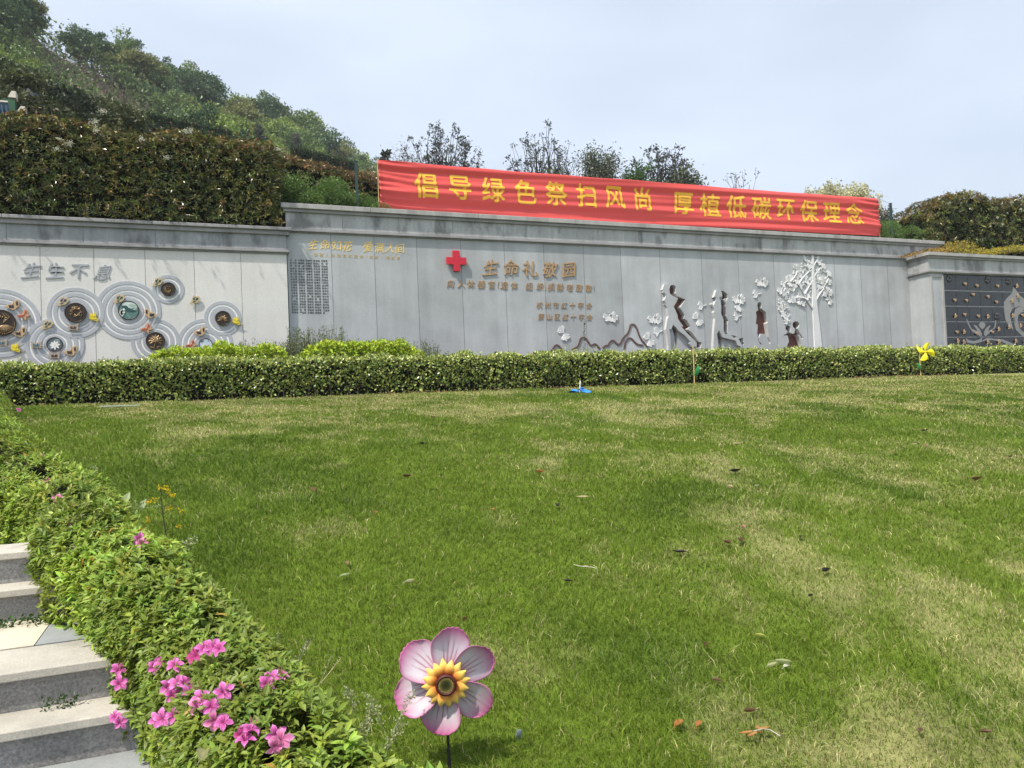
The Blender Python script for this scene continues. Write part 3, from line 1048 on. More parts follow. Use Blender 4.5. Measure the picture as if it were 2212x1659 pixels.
def build_main_wall():
    root = empty('memorial_wall', (8, YM, 0.3))
    tag(root, 'tall grey granite memorial wall with cornice, carved figures and a white ginkgo tree relief', 'wall')
    x0, x1 = 1.97, 22.9
    holes = [MAN_CUT, MAN_LEGS, WOM_CUT, WOM_LEGS, WOM_KNEE, WOM_FOOT, KID_CUT, TWO_CUT]
    o = outline_mesh('stone_panels', [[(x0, 0.2), (x1, 0.2), (x1, 4.13), (x0, 4.13)]] + holes, MT['granite'], 0.15, YM, root, MT['cut'], cuts=MJ[1:-1], cut_tint=main_tone)
    m = MB()
    m.box(x0 + .01, x1, YM + .165, YM + .75, 0.1, 4.6)
    m.build('wall_core', MT['coping_low'], root)
    m = MB()
    for j in MJ[1:-1]:
        m.box(j - .005, j + .005, YM - .002, YM + .02, 0.2, 4.13)
    m.build('panel_joints', MT['grout'], root)
    fj = [3.24 + 1.355 * i for i in range(-1, 16)]
    m = MB()
    m.box(x0 - .03, x1, YM - .035, YM + .3, 4.132, 4.156)
    m.box(x0 - .06, x1, YM - .075, YM + .3, 4.158, 4.205)
    m.box(x0 - .02, x1, YM - .03, YM + .3, 4.207, 4.25)
    bevel_on(m.build('moulding', MT['coping_low'], root), 0.008)
    frieze_blocks('frieze', MT['frieze'], x0 - .015, x1, fj, YM - .012, YM + .3, 4.252, 4.60, root)
    m = MB()
    m.box(x0 - .07, x1 - .1, YM - .07, YM + .8, 4.602, 4.672)
    bevel_on(m.build('coping_step', MT['coping_low'], root), 0.01)
    m = MB()
    e = [x0 - .12] + [3.9 + 2.71 * i for i in range(0, 8)] + [22.95]
    for i in range(len(e) - 1):
        m.box(e[i] + .002, e[i + 1] - .002, YM - .125, YM + .85, 4.675, 4.79)
    bevel_on(m.build('coping', MT['coping'], root), 0.012)
    # maroon sheets at the back of the cut-outs
    for nm, cut in (('cutout_backing', (MAN_CUT, MAN_LEGS)), ('cutout_backing', (WOM_CUT, WOM_LEGS, WOM_KNEE, WOM_FOOT)), ('cutout_backing', (KID_CUT,)), ('cutout_backing', (TWO_CUT,))):
        P = np.array(sum(cut, []))
        m = MB()
        m.box(P[:, 0].min() - .05, P[:, 0].max() + .05, YM + .151, YM + .163, P[:, 1].min() - .05, P[:, 1].max() + .05)
        tag(m.build(nm, MT['maroon'], root), 'maroon sheet seen inside a cut-out figure')
    tag(outline_mesh('figure_relief', [MAN_SLAB], MT['granite'], 0.105, YM - .102, root, MT['cut']), 'grey stone figure of a striding man standing proud of the wall')
    tag(outline_mesh('figure_relief', [WOM_SLAB], MT['granite'], 0.105, YM - .102, root, MT['cut']), 'grey stone figure of a striding woman standing proud of the wall')
    # ginkgo tree
    mb = MB()
    T = [zpt(x, y, 4.1475, 2940, 980, YM) for x, y in ((1095, 1700), (1095, 1560), (1080, 1250), (1066, 980), (1066, 740), (1058, 420), (1045, 112), (1078, 112), (1090, 420), (1122, 740), (1142, 980), (1178, 1250), (1210, 1560), (1215, 1700))]
    tr = outline_mesh('ginkgo_relief_trunk', [T], MT['carved'], 0.05, YM - .047, None)
    br = [[(1068, 975), (1020, 900), (985, 845), (940, 750), (890, 662)], [(1122, 840), (1165, 760), (1220, 690), (1290, 560)], [(940, 740), (985, 650), (1040, 560), (1130, 400), (1200, 310)], [(985, 845), (930, 805), (860, 795), (770, 800)], [(1060, 330), (1100, 250), (1150, 170)], [(1055, 260), (1000, 210), (960, 160)], [(890, 662), (850, 560), (900, 480), (990, 390), (1080, 330)], [(620, 640), (600, 700)], [(700, 540), (790, 440), (830, 350)], [(985, 845), (995, 780)], [(1290, 560), (1330, 480)], [(1240, 660), (1330, 760), (1360, 840)], [(560, 880), (580, 980), (620, 1120)]]
    for b in br:
        p = [(lambda q: (q[0], YM - .02, q[1]))(zpt(x, y, 4.1475, 2940, 980, YM)) for x, y in b]
        mb.tube(p, np.linspace(.035, .014, len(p)), 6)
    lv = [(945, 150), (1000, 220), (1150, 160), (1175, 225), (1240, 290), (1260, 350), (910, 270), (905, 360), (790, 300), (1145, 370), (800, 380), (850, 340), (660, 510), (700, 470), (760, 500), (830, 450), (920, 530), (950, 470), (880, 590), (780, 620), (740, 660), (590, 580), (540, 690), (610, 720), (660, 690), (650, 800), (700, 850), (760, 840), (850, 880), (910, 900), (850, 790), (1000, 760), (1000, 640), (1050, 540), (1090, 490), (1110, 640), (1120, 720), (1190, 540), (1200, 480), (1330, 410), (1310, 520), (1350, 550), (1310, 660), (1360, 720), (1260, 750), (1310, 810), (1360, 870), (540, 860), (520, 960), (620, 950), (560, 1010), (600, 1080), (640, 1130), (640, 1190), (1010, 300), (1060, 390), (1180, 630), (1240, 600), (980, 540), (820, 540), (870, 420), (1140, 440), (1090, 580), (1230, 520), (700, 580), (640, 740)]
    rg = np.random.default_rng(3)
    for i, (x, y) in enumerate(lv):
        cx, cz = zpt(x, y, 4.1475, 2940, 980, YM)
        tx, tz = zpt(1060, 560, 4.1475, 2940, 980, YM)
        a = math.atan2(cz - tz, cx - tx) + rg.normal(0, .8)
        s = rg.uniform(.135, .19)
        fan(mb, cx - .45 * s * math.cos(a), cz - .45 * s * math.sin(a), a, s, YM - .002 - .004 * (i % 5), .026, i, True, rg.uniform(1.5, 2.3))
    t = mb.build('ginkgo_tree_relief', MT['carved'], root)
    tr.parent = t
    tr.name = 'trunk'
    # drifting ginkgo leaves
    def cl(pts):
        m = MB()
        for i, (x, z, a, s) in enumerate(pts):
            fan(m, x, z, a, s, YM - .002 - .004 * i, .024, i + int(x * 10), i == 0)
        m.build('ginkgo_leaf_relief', MT['carved'], root)
    R3 = lambda x, y: zpt(x, y, 4.424, 2150, 1180, YM)
    R1 = lambda x, y: zpt(x, y, 5.53, 2560, 1100, YM)
    R2 = lambda x, y: zpt(x, y, 4.1475, 2940, 980, YM)
    def four(c):
        x, z = c
        cl([(x - .02, z + .05, -1.75, .18), (x - .05, z + .03, -2.65, .18), (x + .06, z + .03, -.75, .19), (x + .03, z + .08, -.1, .13)])
    def two(c):
        x, z = c
        cl([(x + .0, z + .02, 2.35, .20), (x + .0, z + .0, -1.15, .21)])
    def one(c, a=2.6):
        cl([(c[0] + .08, c[1] + .02, a + .6, .20)])
    four(R3(1115, 310)); four(R3(1885, 340)); two(R3(310, 590)); two(R3(1795, 700)); one(R3(1935, 570))
    one(R1(1105, 590)); two(R1(1040, 870)); four(R1(1920, 440)); one(R1(1890, 580), 3.6); one(R1(1880, 820)); four(R2(240, 550)); one(R2(150, 750))
    # mountain line
    for pl in ([(90, 900), (150, 805), (180, 788), (230, 812), (285, 890)], [(450, 880), (500, 845), (545, 822), (575, 770), (600, 680), (640, 655), (690, 675), (730, 730), (775, 800), (800, 795), (845, 770), (880, 790), (940, 860)],
               [(985, 840), (1040, 800), (1085, 795), (1100, 750), (1140, 715), (1175, 712), (1210, 745), (1240, 782), (1295, 770), (1320, 700), (1360, 650), (1420, 590), (1450, 520), (1470, 440), (1500, 428), (1540, 440), (1580, 500), (1610, 600), (1650, 690), (1770, 830)], [(1362, 850), (1380, 740), (1420, 690), (1450, 665), (1500, 690), (1550, 750), (1600, 785), (1690, 800)]):
        p = np.array([R3(*q) for q in pl])
        t = np.linspace(0, len(p) - 1, len(p) * 4)
        X = np.interp(t, range(len(p)), p[:, 0])
        Z = np.interp(t, range(len(p)), p[:, 1])
        X[1:-1] = (X[:-2] + 2 * X[1:-1] + X[2:]) / 4
        Z[1:-1] = (Z[:-2] + 2 * Z[1:-1] + Z[2:]) / 4
        d = unit(np.stack([np.gradient(X), np.gradient(Z)], 1))
        w = .024
        V = []
        for x, z, (dx, dz) in zip(X, Z, d):
            V += [(x - dz * w, YM - .018, z + dx * w), (x + dz * w, YM - .018, z - dx * w), (x + dz * w, YM + .002, z - dx * w), (x - dz * w, YM + .002, z + dx * w)]
        F = [(i * 4 + a, i * 4 + (a + 1) % 4, i * 4 + 4 + (a + 1) % 4, i * 4 + 4 + a) for i in range(len(X) - 1) for a in range(3)]
        F += [(i * 4 + 3, i * 4, i * 4 + 4, i * 4 + 7) for i in range(len(X) - 1)]
        m = MB()
        m.add(V, F)
        m.build('mountain_line', MT['ridge'], root)
    # engraved gold lines and the list of names
    G = lambda x, y: zpt(x, y, 5.027, 1180, 900, YM)
    it = []
    for ch, x, y in zip('生命如花爱满人间', (270, 500, 728, 945, 1352, 1580, 1790, 1985), (315, 325, 330, 345, 365, 385, 385, 400)):
        X, Z = G(x, y)
        it.append((ch, X, Z, .225, .235))
    tag(lettering('lettering', it, MT['gold'], YM - .006, .01, root, 0.0, 0.16, 0.09), 'bright gold engraved brush lettering')
    it = []
    for ch, x in zip('致敬人体器官和遗体（组织）捐献者', (325, 430, 548, 660, 775, 880, 995, 1110, 1225, 1330, 1415, 1520, 1605, 1745, 1845, 1950)):
        X, Z = G(x, 520 + (x - 325) * .040)
        it.append((ch, X, Z, .085, .08))
    tag(lettering('lettering', it, MT['gold_worn'], YM - .004, .008, root, 0.0, 0.0), 'small worn gold engraved line')
    rows = ['刘　成马周昊吴楠乔张志雄何武君', '赵飞祥葛炳乾沈婉民胡洁人毛　欣', '李　灵徐　超叶晓叶阮武娣郑金钰', '童培兴来三海秦国祥孙友海陶道国', '郭立康姚珊瑚王青明王向清吴凤林', '张光熙樊志民金建军柳慧云唐天贵', '倪仁喜孙育文高生元田春红尹增根', '俞周岳陈武婷戴思语朱馨雨夏海灿',
            '王保顺谢惠民潘金海高德文江阿花', '王祖新韩德海马柏泉汪福芬金洁明', '刘党成姚长江葛桂阳何赞春陈学兴', '段有衍胡嘉奇邓泰发张红娟谢仲华', '马幸俊章海燕卢国云程新龙杨泰仁', '鲁洪青许奇哲李　萌江朝伟张大伟', '严　伟张云方汪高林傅　强胡来龙', '孔国生何高威田清民施永清冯润民', '韩润龙曹静慧盛永正高建华吴天童', '周光江孙文夏潘俊坤蒋伯冷邵家蔚', '袁建军朱　敏钟裕祥毛泽春文逸海', '周瑞治严世芳孙周亚昭傅宏亮']
    gx = [(140, 190, 240), (315, 362, 410), (485, 532, 580), (650, 698, 745), (820, 868, 915)]
    it = []
    for r, row in enumerate(rows):
        for c, ch in enumerate(row[:15]):
            if ch == '　':
                continue
            gxx = gx[c // 3][c % 3] + r * 2.1
            X, Z = zpt(gxx, 137 + r * 59.6 + (gxx - 140) * .022, 5.53, 1120, 1000, YM)
            it.append((ch, X, Z, .044, .046))
    tag(lettering('name_list', it, MT['ink'], YM - .0015, .003, root, 0.012), 'columns of small dark engraved names')
    return root


build_main_wall()


def raised_line(label, text, xs, y_of, sc, ox, oy, w, h, mat, thick, Y, bold=.01, shear=.1, warp=.05, group='raised inscriptions on the memorial wall'):
    it = []
    for ch, x in zip(text, xs):
        X, Z = zpt(x, y_of(x), sc, ox, oy, Y)
        it.append((ch, X, Z, w * (0.5 if ch in '()!' else 1), h))
    o = lettering('inscription', it, mat, Y - thick - .003, thick, None, bold, shear, warp)
    # stand-off studs hold the letters on the wall
    tag(o, label, 'inscription', group)
    return o


Z3 = (1.7015, 1100, 780)
raised_line('largest raised bronze inscription, five brush characters right of the red cross', '生命礼敬园', (1415, 1550, 1680, 1812, 1940), lambda x: 465 + (x - 1415) * .030, *Z3, .40, .40, MT['bronze_letter'], .022, YM, .012, .14, .07)
raised_line('long raised bronze line of text right below the five big characters', '向人体器官(遗体组织)捐献者致敬!', (1145, 1218, 1282, 1352, 1420, 1465, 1505, 1572, 1672, 1745, 1779, 1818, 1880, 1945, 2008, 2070, 2106), lambda x: 572 + (x - 1145) * .034, *Z3, .19, .195, MT['bronze_letter'], .014, YM, .0, .1, .04)
raised_line('upper of the two short raised bronze lines beside the mountain outline', '杭州市红十字会', [1741 + 55.2 * i for i in range(7)], lambda x: 716 + (x - 1741) * .012, *Z3, .165, .165, MT['bronze_letter'], .012, YM, .0, .1, .04)
raised_line('lower of the two short raised bronze lines beside the mountain outline', '萧山区红十字会', [1752 + 54 * i for i in range(7)], lambda x: 794 + (x - 1752) * .012, *Z3, .165, .165, MT['bronze_letter'], .012, YM, .0, .1, .04)
raised_line('four large grey stone characters raised on the white wall panels', '生生不息', (240, 422, 598, 783), lambda x: 316 + (x - 240) * .022, 1.9235, 0, 900, .31, .31, MT['grey_letter'], .012, YL, .014, .18, .08, 'raised inscriptions on the white wall')


def build_cross():
    c0, c1 = zpt(1112, 350, *Z3, YM), zpt(1248, 498, *Z3, YM)
    cx, cz = (c0[0] + c1[0]) / 2, (c0[1] + c1[1]) / 2
    a, b = .255, .088
    P = [(cx - b, cz + a), (cx + b, cz + a), (cx + b, cz + b), (cx + a, cz + b), (cx + a, cz - b), (cx + b, cz - b), (cx + b, cz - a), (cx - b, cz - a), (cx - b, cz - b), (cx - a, cz - b), (cx - a, cz + b), (cx - b, cz + b)]
    o = outline_mesh('red_cross_emblem', [P], MT['red'], .06, YM - .09)
    bevel_on(o, .006)
    m = MB()
    m.box(cx - .05, cx + .05, YM - .031, YM + .002, cz - .05, cz + .05)
    m.build('mount', MT['black_metal'], o)
    tag(o, 'red cross emblem mounted on the grey granite wall', 'emblem')


build_cross()


# ------------------------------------------------------------------ white wall with ripples
RIP = [  # centre x, y and outer radius, medallion radius in the 1.9235 enlargement; drawn in this order
    ('H', 1558, 880, 205, 48), ('G', 1688, 680, 137, 57), ('F', 1178, 852, 178, 70), ('D', 1275, 460, 115, 53), ('C', 975, 620, 236, 73), ('A', 8, 716, 282, 108), ('E', 415, 877, 212, 55), ('B', 575, 638, 205, 79)]
KR = None


def Z2(x, y):
    return zpt(x, y, 1.9235, 0, 900, YL)


def ripple_geo():
    out = []
    for nm, x, y, R, rm in RIP:
        cx, cz = Z2(x, y)
        k = (Z2(x + 50, y)[0] - Z2(x - 50, y)[0]) / 100.0
        kz = (Z2(x, y - 50)[1] - Z2(x, y + 50)[1]) / 100.0
        kk = (k + kz) / 2
        out.append((nm, cx, cz, R * kk, rm * kk))
    return out


RG = ripple_geo()


def annulus(mb, cx, cz, r0, r1, y0, thick, skip=None, n=180):
    th = np.linspace(0, 2 * math.pi, n + 1)
    V, F = [], []
    yf = y0 - thick
    for t in th:
        c, s = math.cos(t), math.sin(t)
        V += [(cx + r0 * c, yf + .002, cz + r0 * s), (cx + (r0 + .004) * c, yf, cz + (r0 + .004) * s), (cx + (r1 - .004) * c, yf, cz + (r1 - .004) * s), (cx + r1 * c, yf + .002, cz + r1 * s), (cx + r1 * c, y0, cz + r1 * s), (cx + r0 * c, y0, cz + r0 * s)]
    for i in range(n):
        tm = (th[i] + th[i + 1]) / 2
        mx, mz = cx + (r0 + r1) / 2 * math.cos(tm), cz + (r0 + r1) / 2 * math.sin(tm)
        if skip and any(math.hypot(mx - a, mz - b) < r - .035 for a, b, r in skip):
            continue
        if mz < 0.3 or mx > 1.93:
            continue
        a = i * 6
        b = a + 6
        for j in range(5):
            F.append((a + j, a + j + 1, b + j + 1, b + j))
        F.append((a + 5, a, b, b + 5))
    if F:
        mb.add(V, F)


def build_left_wall():
    root = empty('white_wall', (-1, YL, 0.3))
    tag(root, 'lower white granite wall carved with overlapping grey ripple rings', 'wall')
    x0, x1 = -9.6, 1.945
    mb = MB()
    e = [round(-9.6 + .96 * i, 3) for i in range(0, 13)]
    e[-1] = x1
    for i in range(len(e) - 1):
        mb.box(e[i] + .004, e[i + 1] - .004, YL, YL + .1, 0.2, 3.60)
    bevel_on(mb.build('stone_panels', MT['panel_white'], root), .004)
    m = MB()
    m.box(x0, x1 - .01, YL + .012, YL + .7, 0.1, 4.02)
    m.build('wall_core', MT['grout'], root)
    m = MB()
    m.box(x0, x1 + .03, YL - .035, YL + .3, 3.602, 3.632)
    m.box(x0, x1 + .06, YL - .07, YL + .3, 3.635, 3.68)
    m.box(x0, x1 + .03, YL - .03, YL + .3, 3.683, 3.72)
    bevel_on(m.build('moulding', MT['coping_low'], root), .008)
    frieze_blocks('frieze', MT['frieze_dark'], x0, x1 + .02, [-3.45 + 1.35 * i for i in range(-5, 5)], YL - .015, YL + .3, 3.722, 4.03, root)
    m = MB()
    m.box(x0, x1 + .07, YL - .07, YL + .72, 4.032, 4.122)
    bevel_on(m.build('coping_step', MT['coping_low'], root), .01)
    m = MB()
    e = [x0] + [-6.2 + 2.7 * i for i in range(3)] + [x1 + .12]
    for i in range(len(e) - 1):
        m.box(e[i] + .002, e[i + 1] - .002, YL - .125, YL + .74, 4.125, 4.20)
    bevel_on(m.build('coping', MT['coping_low'], root), .012)
    circ = [(c[1], c[2], c[3]) for c in RG]
    for k, (nm, cx, cz, R, rm) in enumerate(RG):
        later = circ[k + 1:]
        mb = MB()
        r = R
        yb = YL + .002
        th = .0095 + .0012 * k
        while r - .075 > rm + .03:
            annulus(mb, cx, cz, r - .078, r, yb, th, later)
            r -= .078 + .036
        annulus(mb, cx, cz, max(rm - .02, .02), max(r, rm + .035), yb, th, later)
        mb.build('ripple_ring', MT['ring_grey'], root)
        mb = MB()
        r = R
        while r - .075 > rm + .03:
            annulus(mb, cx, cz, r - .078 - .038, r - .076, yb, .0025 + .0004 * k, later)
            r -= .078 + .036
        if mb.n:
            mb.build('ripple_groove', MT['ring_white'], root)
    return root


build_left_wall()


def dome_petal(mb, cx, cz, a, L, W, y0, hgt, col=None, bend=0.0):
    """A low carved petal lying against the plane y0, pointing along angle a."""
    V, n, m = [], 7, 5
    for i in range(n):
        t = i / (n - 1)
        w = W * (math.sin(math.pi * min(1, t ** .8)) ** .8) * .5 + .0008
        aa = a + bend * t
        for j in range(m):
            s = -1 + 2 * j / (m - 1)
            px, pz = cx + L * t * math.cos(aa) - s * w * math.sin(aa), cz + L * t * math.sin(aa) + s * w * math.cos(aa)
            V.append((px, y0 - hgt * (1 - s * s) * math.sin(math.pi * (.1 + .8 * t)), pz))
    F = [(i * m + j, i * m + j + 1, (i + 1) * m + j + 1, (i + 1) * m + j) for i in range(n - 1) for j in range(m - 1)]
    mb.add(V, F, col)


def disc(mb, cx, cz, r, y0, thick, col=None, n=48):
    th = np.arange(n) * 2 * math.pi / n
    A = [(cx + r * math.cos(t), y0 - thick, cz + r * math.sin(t)) for t in th]
    B = [(cx + r * math.cos(t), y0, cz + r * math.sin(t)) for t in th]
    mb.add(A + B, [tuple(range(n))[::-1]] if False else [tuple(range(n))], col)
    mb.add(A + B, [(i, (i + 1) % n, n + (i + 1) % n, n + i) for i in range(n)], col)


def rim(mb, cx, cz, r, rad, y0, n=48, col=None):
    th = np.linspace(0, 2 * math.pi, n + 1)
    mb.tube([(cx + r * math.cos(t), y0, cz + r * math.sin(t)) for t in th], rad, 6, col, cap=False)


def build_medallions():
    g = {c[0]: c[1:] for c in RG}
    yb = YL - .012
    lab = {'A': 'largest dark bronze medallion with lotus leaf and seed pods', 'B': 'dark bronze medallion with a carved goldfish and curling stems', 'D': 'smallest dark bronze medallion with a carved bird and blossoms', 'F': 'dark bronze medallion with one big gilded open lotus flower', 'G': 'dark bronze medallion with a low symmetrical water lily',
           'C': 'round glossy picture medallion of a white lotus among green leaves', 'E': 'round picture medallion of a white flower on dark grey', 'H': 'pale blue round picture medallion half hidden by yellow green plants'}
    for nm in 'ABDFG':
        cx, cz, R, rm = g[nm]
        root = empty('bronze_medallion', (cx, YL, cz))
        tag(root, lab[nm], 'medallion', 'round medallions set in the ripples')
        m = MB()
        disc(m, cx, cz, rm, yb, .035)
        m.build('disc', MT['bronze_dark'], root)
        m = MB()
        rim(m, cx, cz, rm - .008, .011, yb - .034)
        m.build('rim', MT['bronze_dark'], root, smooth=True)
        m = MB()
        y = yb - .034
        rg = np.random.default_rng(ord(nm))
        if nm == 'F':
            for L, k, off, w, hh in ((.78, 9, .1, .30, .02), (.55, 8, .4, .28, .03), (.36, 6, .2, .24, .036)):
                for i in range(k):
                    a = math.pi / 2 + (i - (k - 1) / 2) * (4.6 / k) + off * .1
                    dome_petal(m, cx + .02 * rm, cz - .02 * rm, a, rm * L, rm * w, y, hh)
            disc(m, cx + .02 * rm, cz - .02 * rm, rm * .15, y, .045, n=20)
            m.tube([(cx, y - .008, cz - .1 * rm), (cx - .02, y - .01, cz - .5 * rm), (cx - .12 * rm, y - .008, cz - .85 * rm)], [.012, .011, .009], 6)
            dome_petal(m, cx - .1 * rm, cz - .8 * rm, 2.9, rm * .5, rm * .18, y, .012)
            dome_petal(m, cx + .1 * rm, cz - .75 * rm, .25, rm * .5, rm * .2, y, .012)
        elif nm == 'G':
            for i in range(9):
                a = .15 + i * (math.pi - .3) / 8
                dome_petal(m, cx, cz - .25 * rm, a, rm * (.72 if i % 2 else .6), rm * .24, y, .02)
            for s in (-1, 1):
                dome_petal(m, cx + s * .1 * rm, cz - .38 * rm, math.pi / 2 - s * 1.5, rm * .65, rm * .16, y, .018)
        elif nm == 'A':
            for i in range(11):
                a = -2.6 + i * .22
                dome_petal(m, cx + .25 * rm, cz - .15 * rm, a, rm * .75, rm * .17, y, .025)
            for i in range(9):
                q, r = rg.uniform(0, 6.28), rg.uniform(.05, .42) * rm
                dome_petal(m, cx + .05 * rm + r * math.cos(q), cz + .3 * rm + r * .6 * math.sin(q), q, rm * .24, rm * .17, y, .034)
            for s in (.5, .85):
                m.tube([(cx + .2 * rm, y - .012, cz), (cx + s * rm * .7, y - .016, cz + .45 * rm), (cx + s * .3 * rm, y - .012, cz + .75 * rm)], [.014, .013, .007], 6)
            for i in range(14):
                a = -2.7 + i * .21
                dome_petal(m, cx + .25 * rm + .66 * rm * math.cos(a), cz - .15 * rm + .66 * rm * math.sin(a), a + 1.5, rm * .16, rm * .09, y, .03)
        else:
            for i in range(7):
                q = rg.uniform(0, 6.28)
                dome_petal(m, cx + rg.normal(0, .22) * rm, cz + rg.normal(-.05, .22) * rm, q, rm * rg.uniform(.28, .5), rm * rg.uniform(.14, .24), y, .026, bend=rg.normal(0, .5))
            for i in range(5):
                a0 = rg.uniform(0, 6.28)
                r0 = rg.uniform(.4, .68) * rm
                p = [(cx + r0 * (1 - .1 * t) * math.cos(a0 + t * .5), y - .01, cz + r0 * (1 - .1 * t) * math.sin(a0 + t * .5)) for t in range(5)]
                m.tube(p, [.006, .010, .011, .009, .004], 6)
            for i in range(5):
                q = rg.uniform(0, 6.28)
                disc(m, cx + .45 * rm * math.cos(q), cz + .4 * rm * math.sin(q), rm * .08, y, .03, n=12)
        tag(m.build('relief', MT['bronze_mid'], root, smooth=True), 'rubbed golden raised relief')
    for nm in 'CEH':
        cx, cz, R, rm = g[nm]
        root = empty('picture_medallion', (cx, YL, cz))
        tag(root, lab[nm], 'medallion', 'round medallions set in the ripples')
        m = MB()
        rim(m, cx, cz, rm, .010, yb - .018)
        m.build('rim', MT['bronze_dark'], root, smooth=True)
        m = MB()
        bg = {'C': (.10, .21, .19), 'E': (.11, .14, .16), 'H': (.55, .66, .74)}[nm]
        disc(m, cx, cz, rm, yb, .020, bg)
        y = yb - .021
        def blob(dx, dz, w, h, ang, col, lvl, k=14):
            th = np.arange(k) * 2 * math.pi / k
            c, s = math.cos(ang), math.sin(ang)
            rr = 1 + .12 * np.sin(th * 3 + dx * 9)
            X = w * np.cos(th) * rr
            Zz = h * np.sin(th) * rr
            px, pz = cx + rm * (dx + X * c - Zz * s), cz + rm * (dz + X * s + Zz * c)
            rad = np.hypot(px - cx, pz - cz)
            f = np.minimum(1, rm * .97 / np.maximum(rad, 1e-6))
            m.add(np.stack([cx + (px - cx) * f, np.full(k, y - .0012 * lvl), cz + (pz - cz) * f], 1), [tuple(range(k))], col)
        if nm == 'C':
            blob(.1, .55, .8, .38, -.1, (.62, .70, .66), 1); blob(.45, .45, .45, .2, -.3, (.35, .5, .43), 2); blob(-.3, .3, .34, .2, -.5, (.03, .085, .085), 3); blob(.1, .05, .55, .2, -.25, (.03, .09, .09), 4)
            blob(-.45, .08, .11, .11, 0, (.8, .82, .8), 6)
            for a in (2.6, 2.1, 3.2, 3.8, 4.3, 1.6):
                blob(-.52 + .18 * math.cos(a), -.28 + .18 * math.sin(a), .24, .13, a, (.62, .70, .66), 7)
            blob(-.5, -.25, .12, .1, 0, (.75, .8, .75), 8)
            for a in (.3, .6, .05):
                blob(.62, .05 + a * .25, .26, .018, a, (.6, .68, .66), 7)
            blob(.0, -.65, .3, .015, -.9, (.5, .62, .58), 7)
        elif nm == 'E':
            blob(.3, .55, .4, .25, .4, (.25, .29, .31), 1); blob(-.5, -.5, .4, .3, .4, (.2, .25, .27), 1); blob(.55, .2, .3, .1, 1.2, (.32, .35, .37), 2)
            for i, a in enumerate((.2, 1.0, 1.65, 2.4, 3.1, 3.9, 4.7, 5.6)):
                blob(.05 + .33 * math.cos(a), -.15 + .30 * math.sin(a), .36, .15, a, (.80, .81, .78), 3 + i)
            blob(.05, -.13, .09, .08, 0, (.75, .66, .35), 12)
        else:
            blob(-.5, .55, .25, .16, .3, (.12, .16, .2), 1); blob(.4, .6, .12, .1, 0, (.2, .25, .3), 2); blob(.2, -.1, .3, .16, .2, (.7, .62, .66), 3); blob(.1, -.25, .1, .08, 0, (.55, .2, .25), 4); blob(-.3, -.1, .3, .2, .6, (.66, .76, .82), 5)
        m.build('picture', MT['printed'], root)


build_medallions()

BF = {
    'side': ([(0, 105), (45, 78), (95, 70), (112, 35), (150, 5), (172, 20), (180, 75), (168, 112), (148, 122), (132, 150), (95, 157), (35, 130)], [[(45, 90), (100, 88), (115, 110), (105, 132), (55, 126)], [(136, 42), (160, 30), (162, 85), (142, 96)]]),
    'flight': ([(0, 110), (25, 90), (70, 75), (100, 5), (130, 15), (145, 70), (172, 95), (150, 112), (120, 115), (126, 142), (110, 170), (85, 132), (10, 122)], [[(18, 96), (76, 88), (88, 118), (18, 117)], [(106, 30), (125, 32), (130, 66), (106, 70)]]),
    'rest': ([(0, 130), (20, 90), (35, 60), (50, 5), (80, 30), (120, 15), (145, 40), (150, 65), (130, 100), (100, 125), (40, 140), (5, 142)], [[(42, 50), (65, 47), (80, 25), (90, 46), (122, 46), (112, 75), (70, 86), (45, 80)], [(35, 112), (60, 97), (78, 101), (60, 120)]]),
    'spread': ([(0, 10), (50, 25), (75, 40), (100, 25), (155, 5), (140, 45), (150, 70), (135, 90), (150, 115), (100, 100), (75, 105), (40, 100), (22, 115), (20, 80), (10, 60), (15, 40)], [[(40, 48), (115, 48), (110, 82), (40, 82)]]),
    'gold': ([(0, 80), (15, 20), (50, 30), (75, 5), (95, 25), (95, 80), (120, 110), (105, 140), (60, 125), (10, 105)], [[(20, 32), (88, 36), (88, 62), (22, 60)], [(15, 70), (90, 70), (97, 102), (38, 106)]]),
}
FRAME = {'side': (.52, .36, .20), 'flight': (.50, .27, .15), 'rest': (.50, .39, .22), 'spread': (.36, .30, .24), 'gold': (.60, .48, .04)}


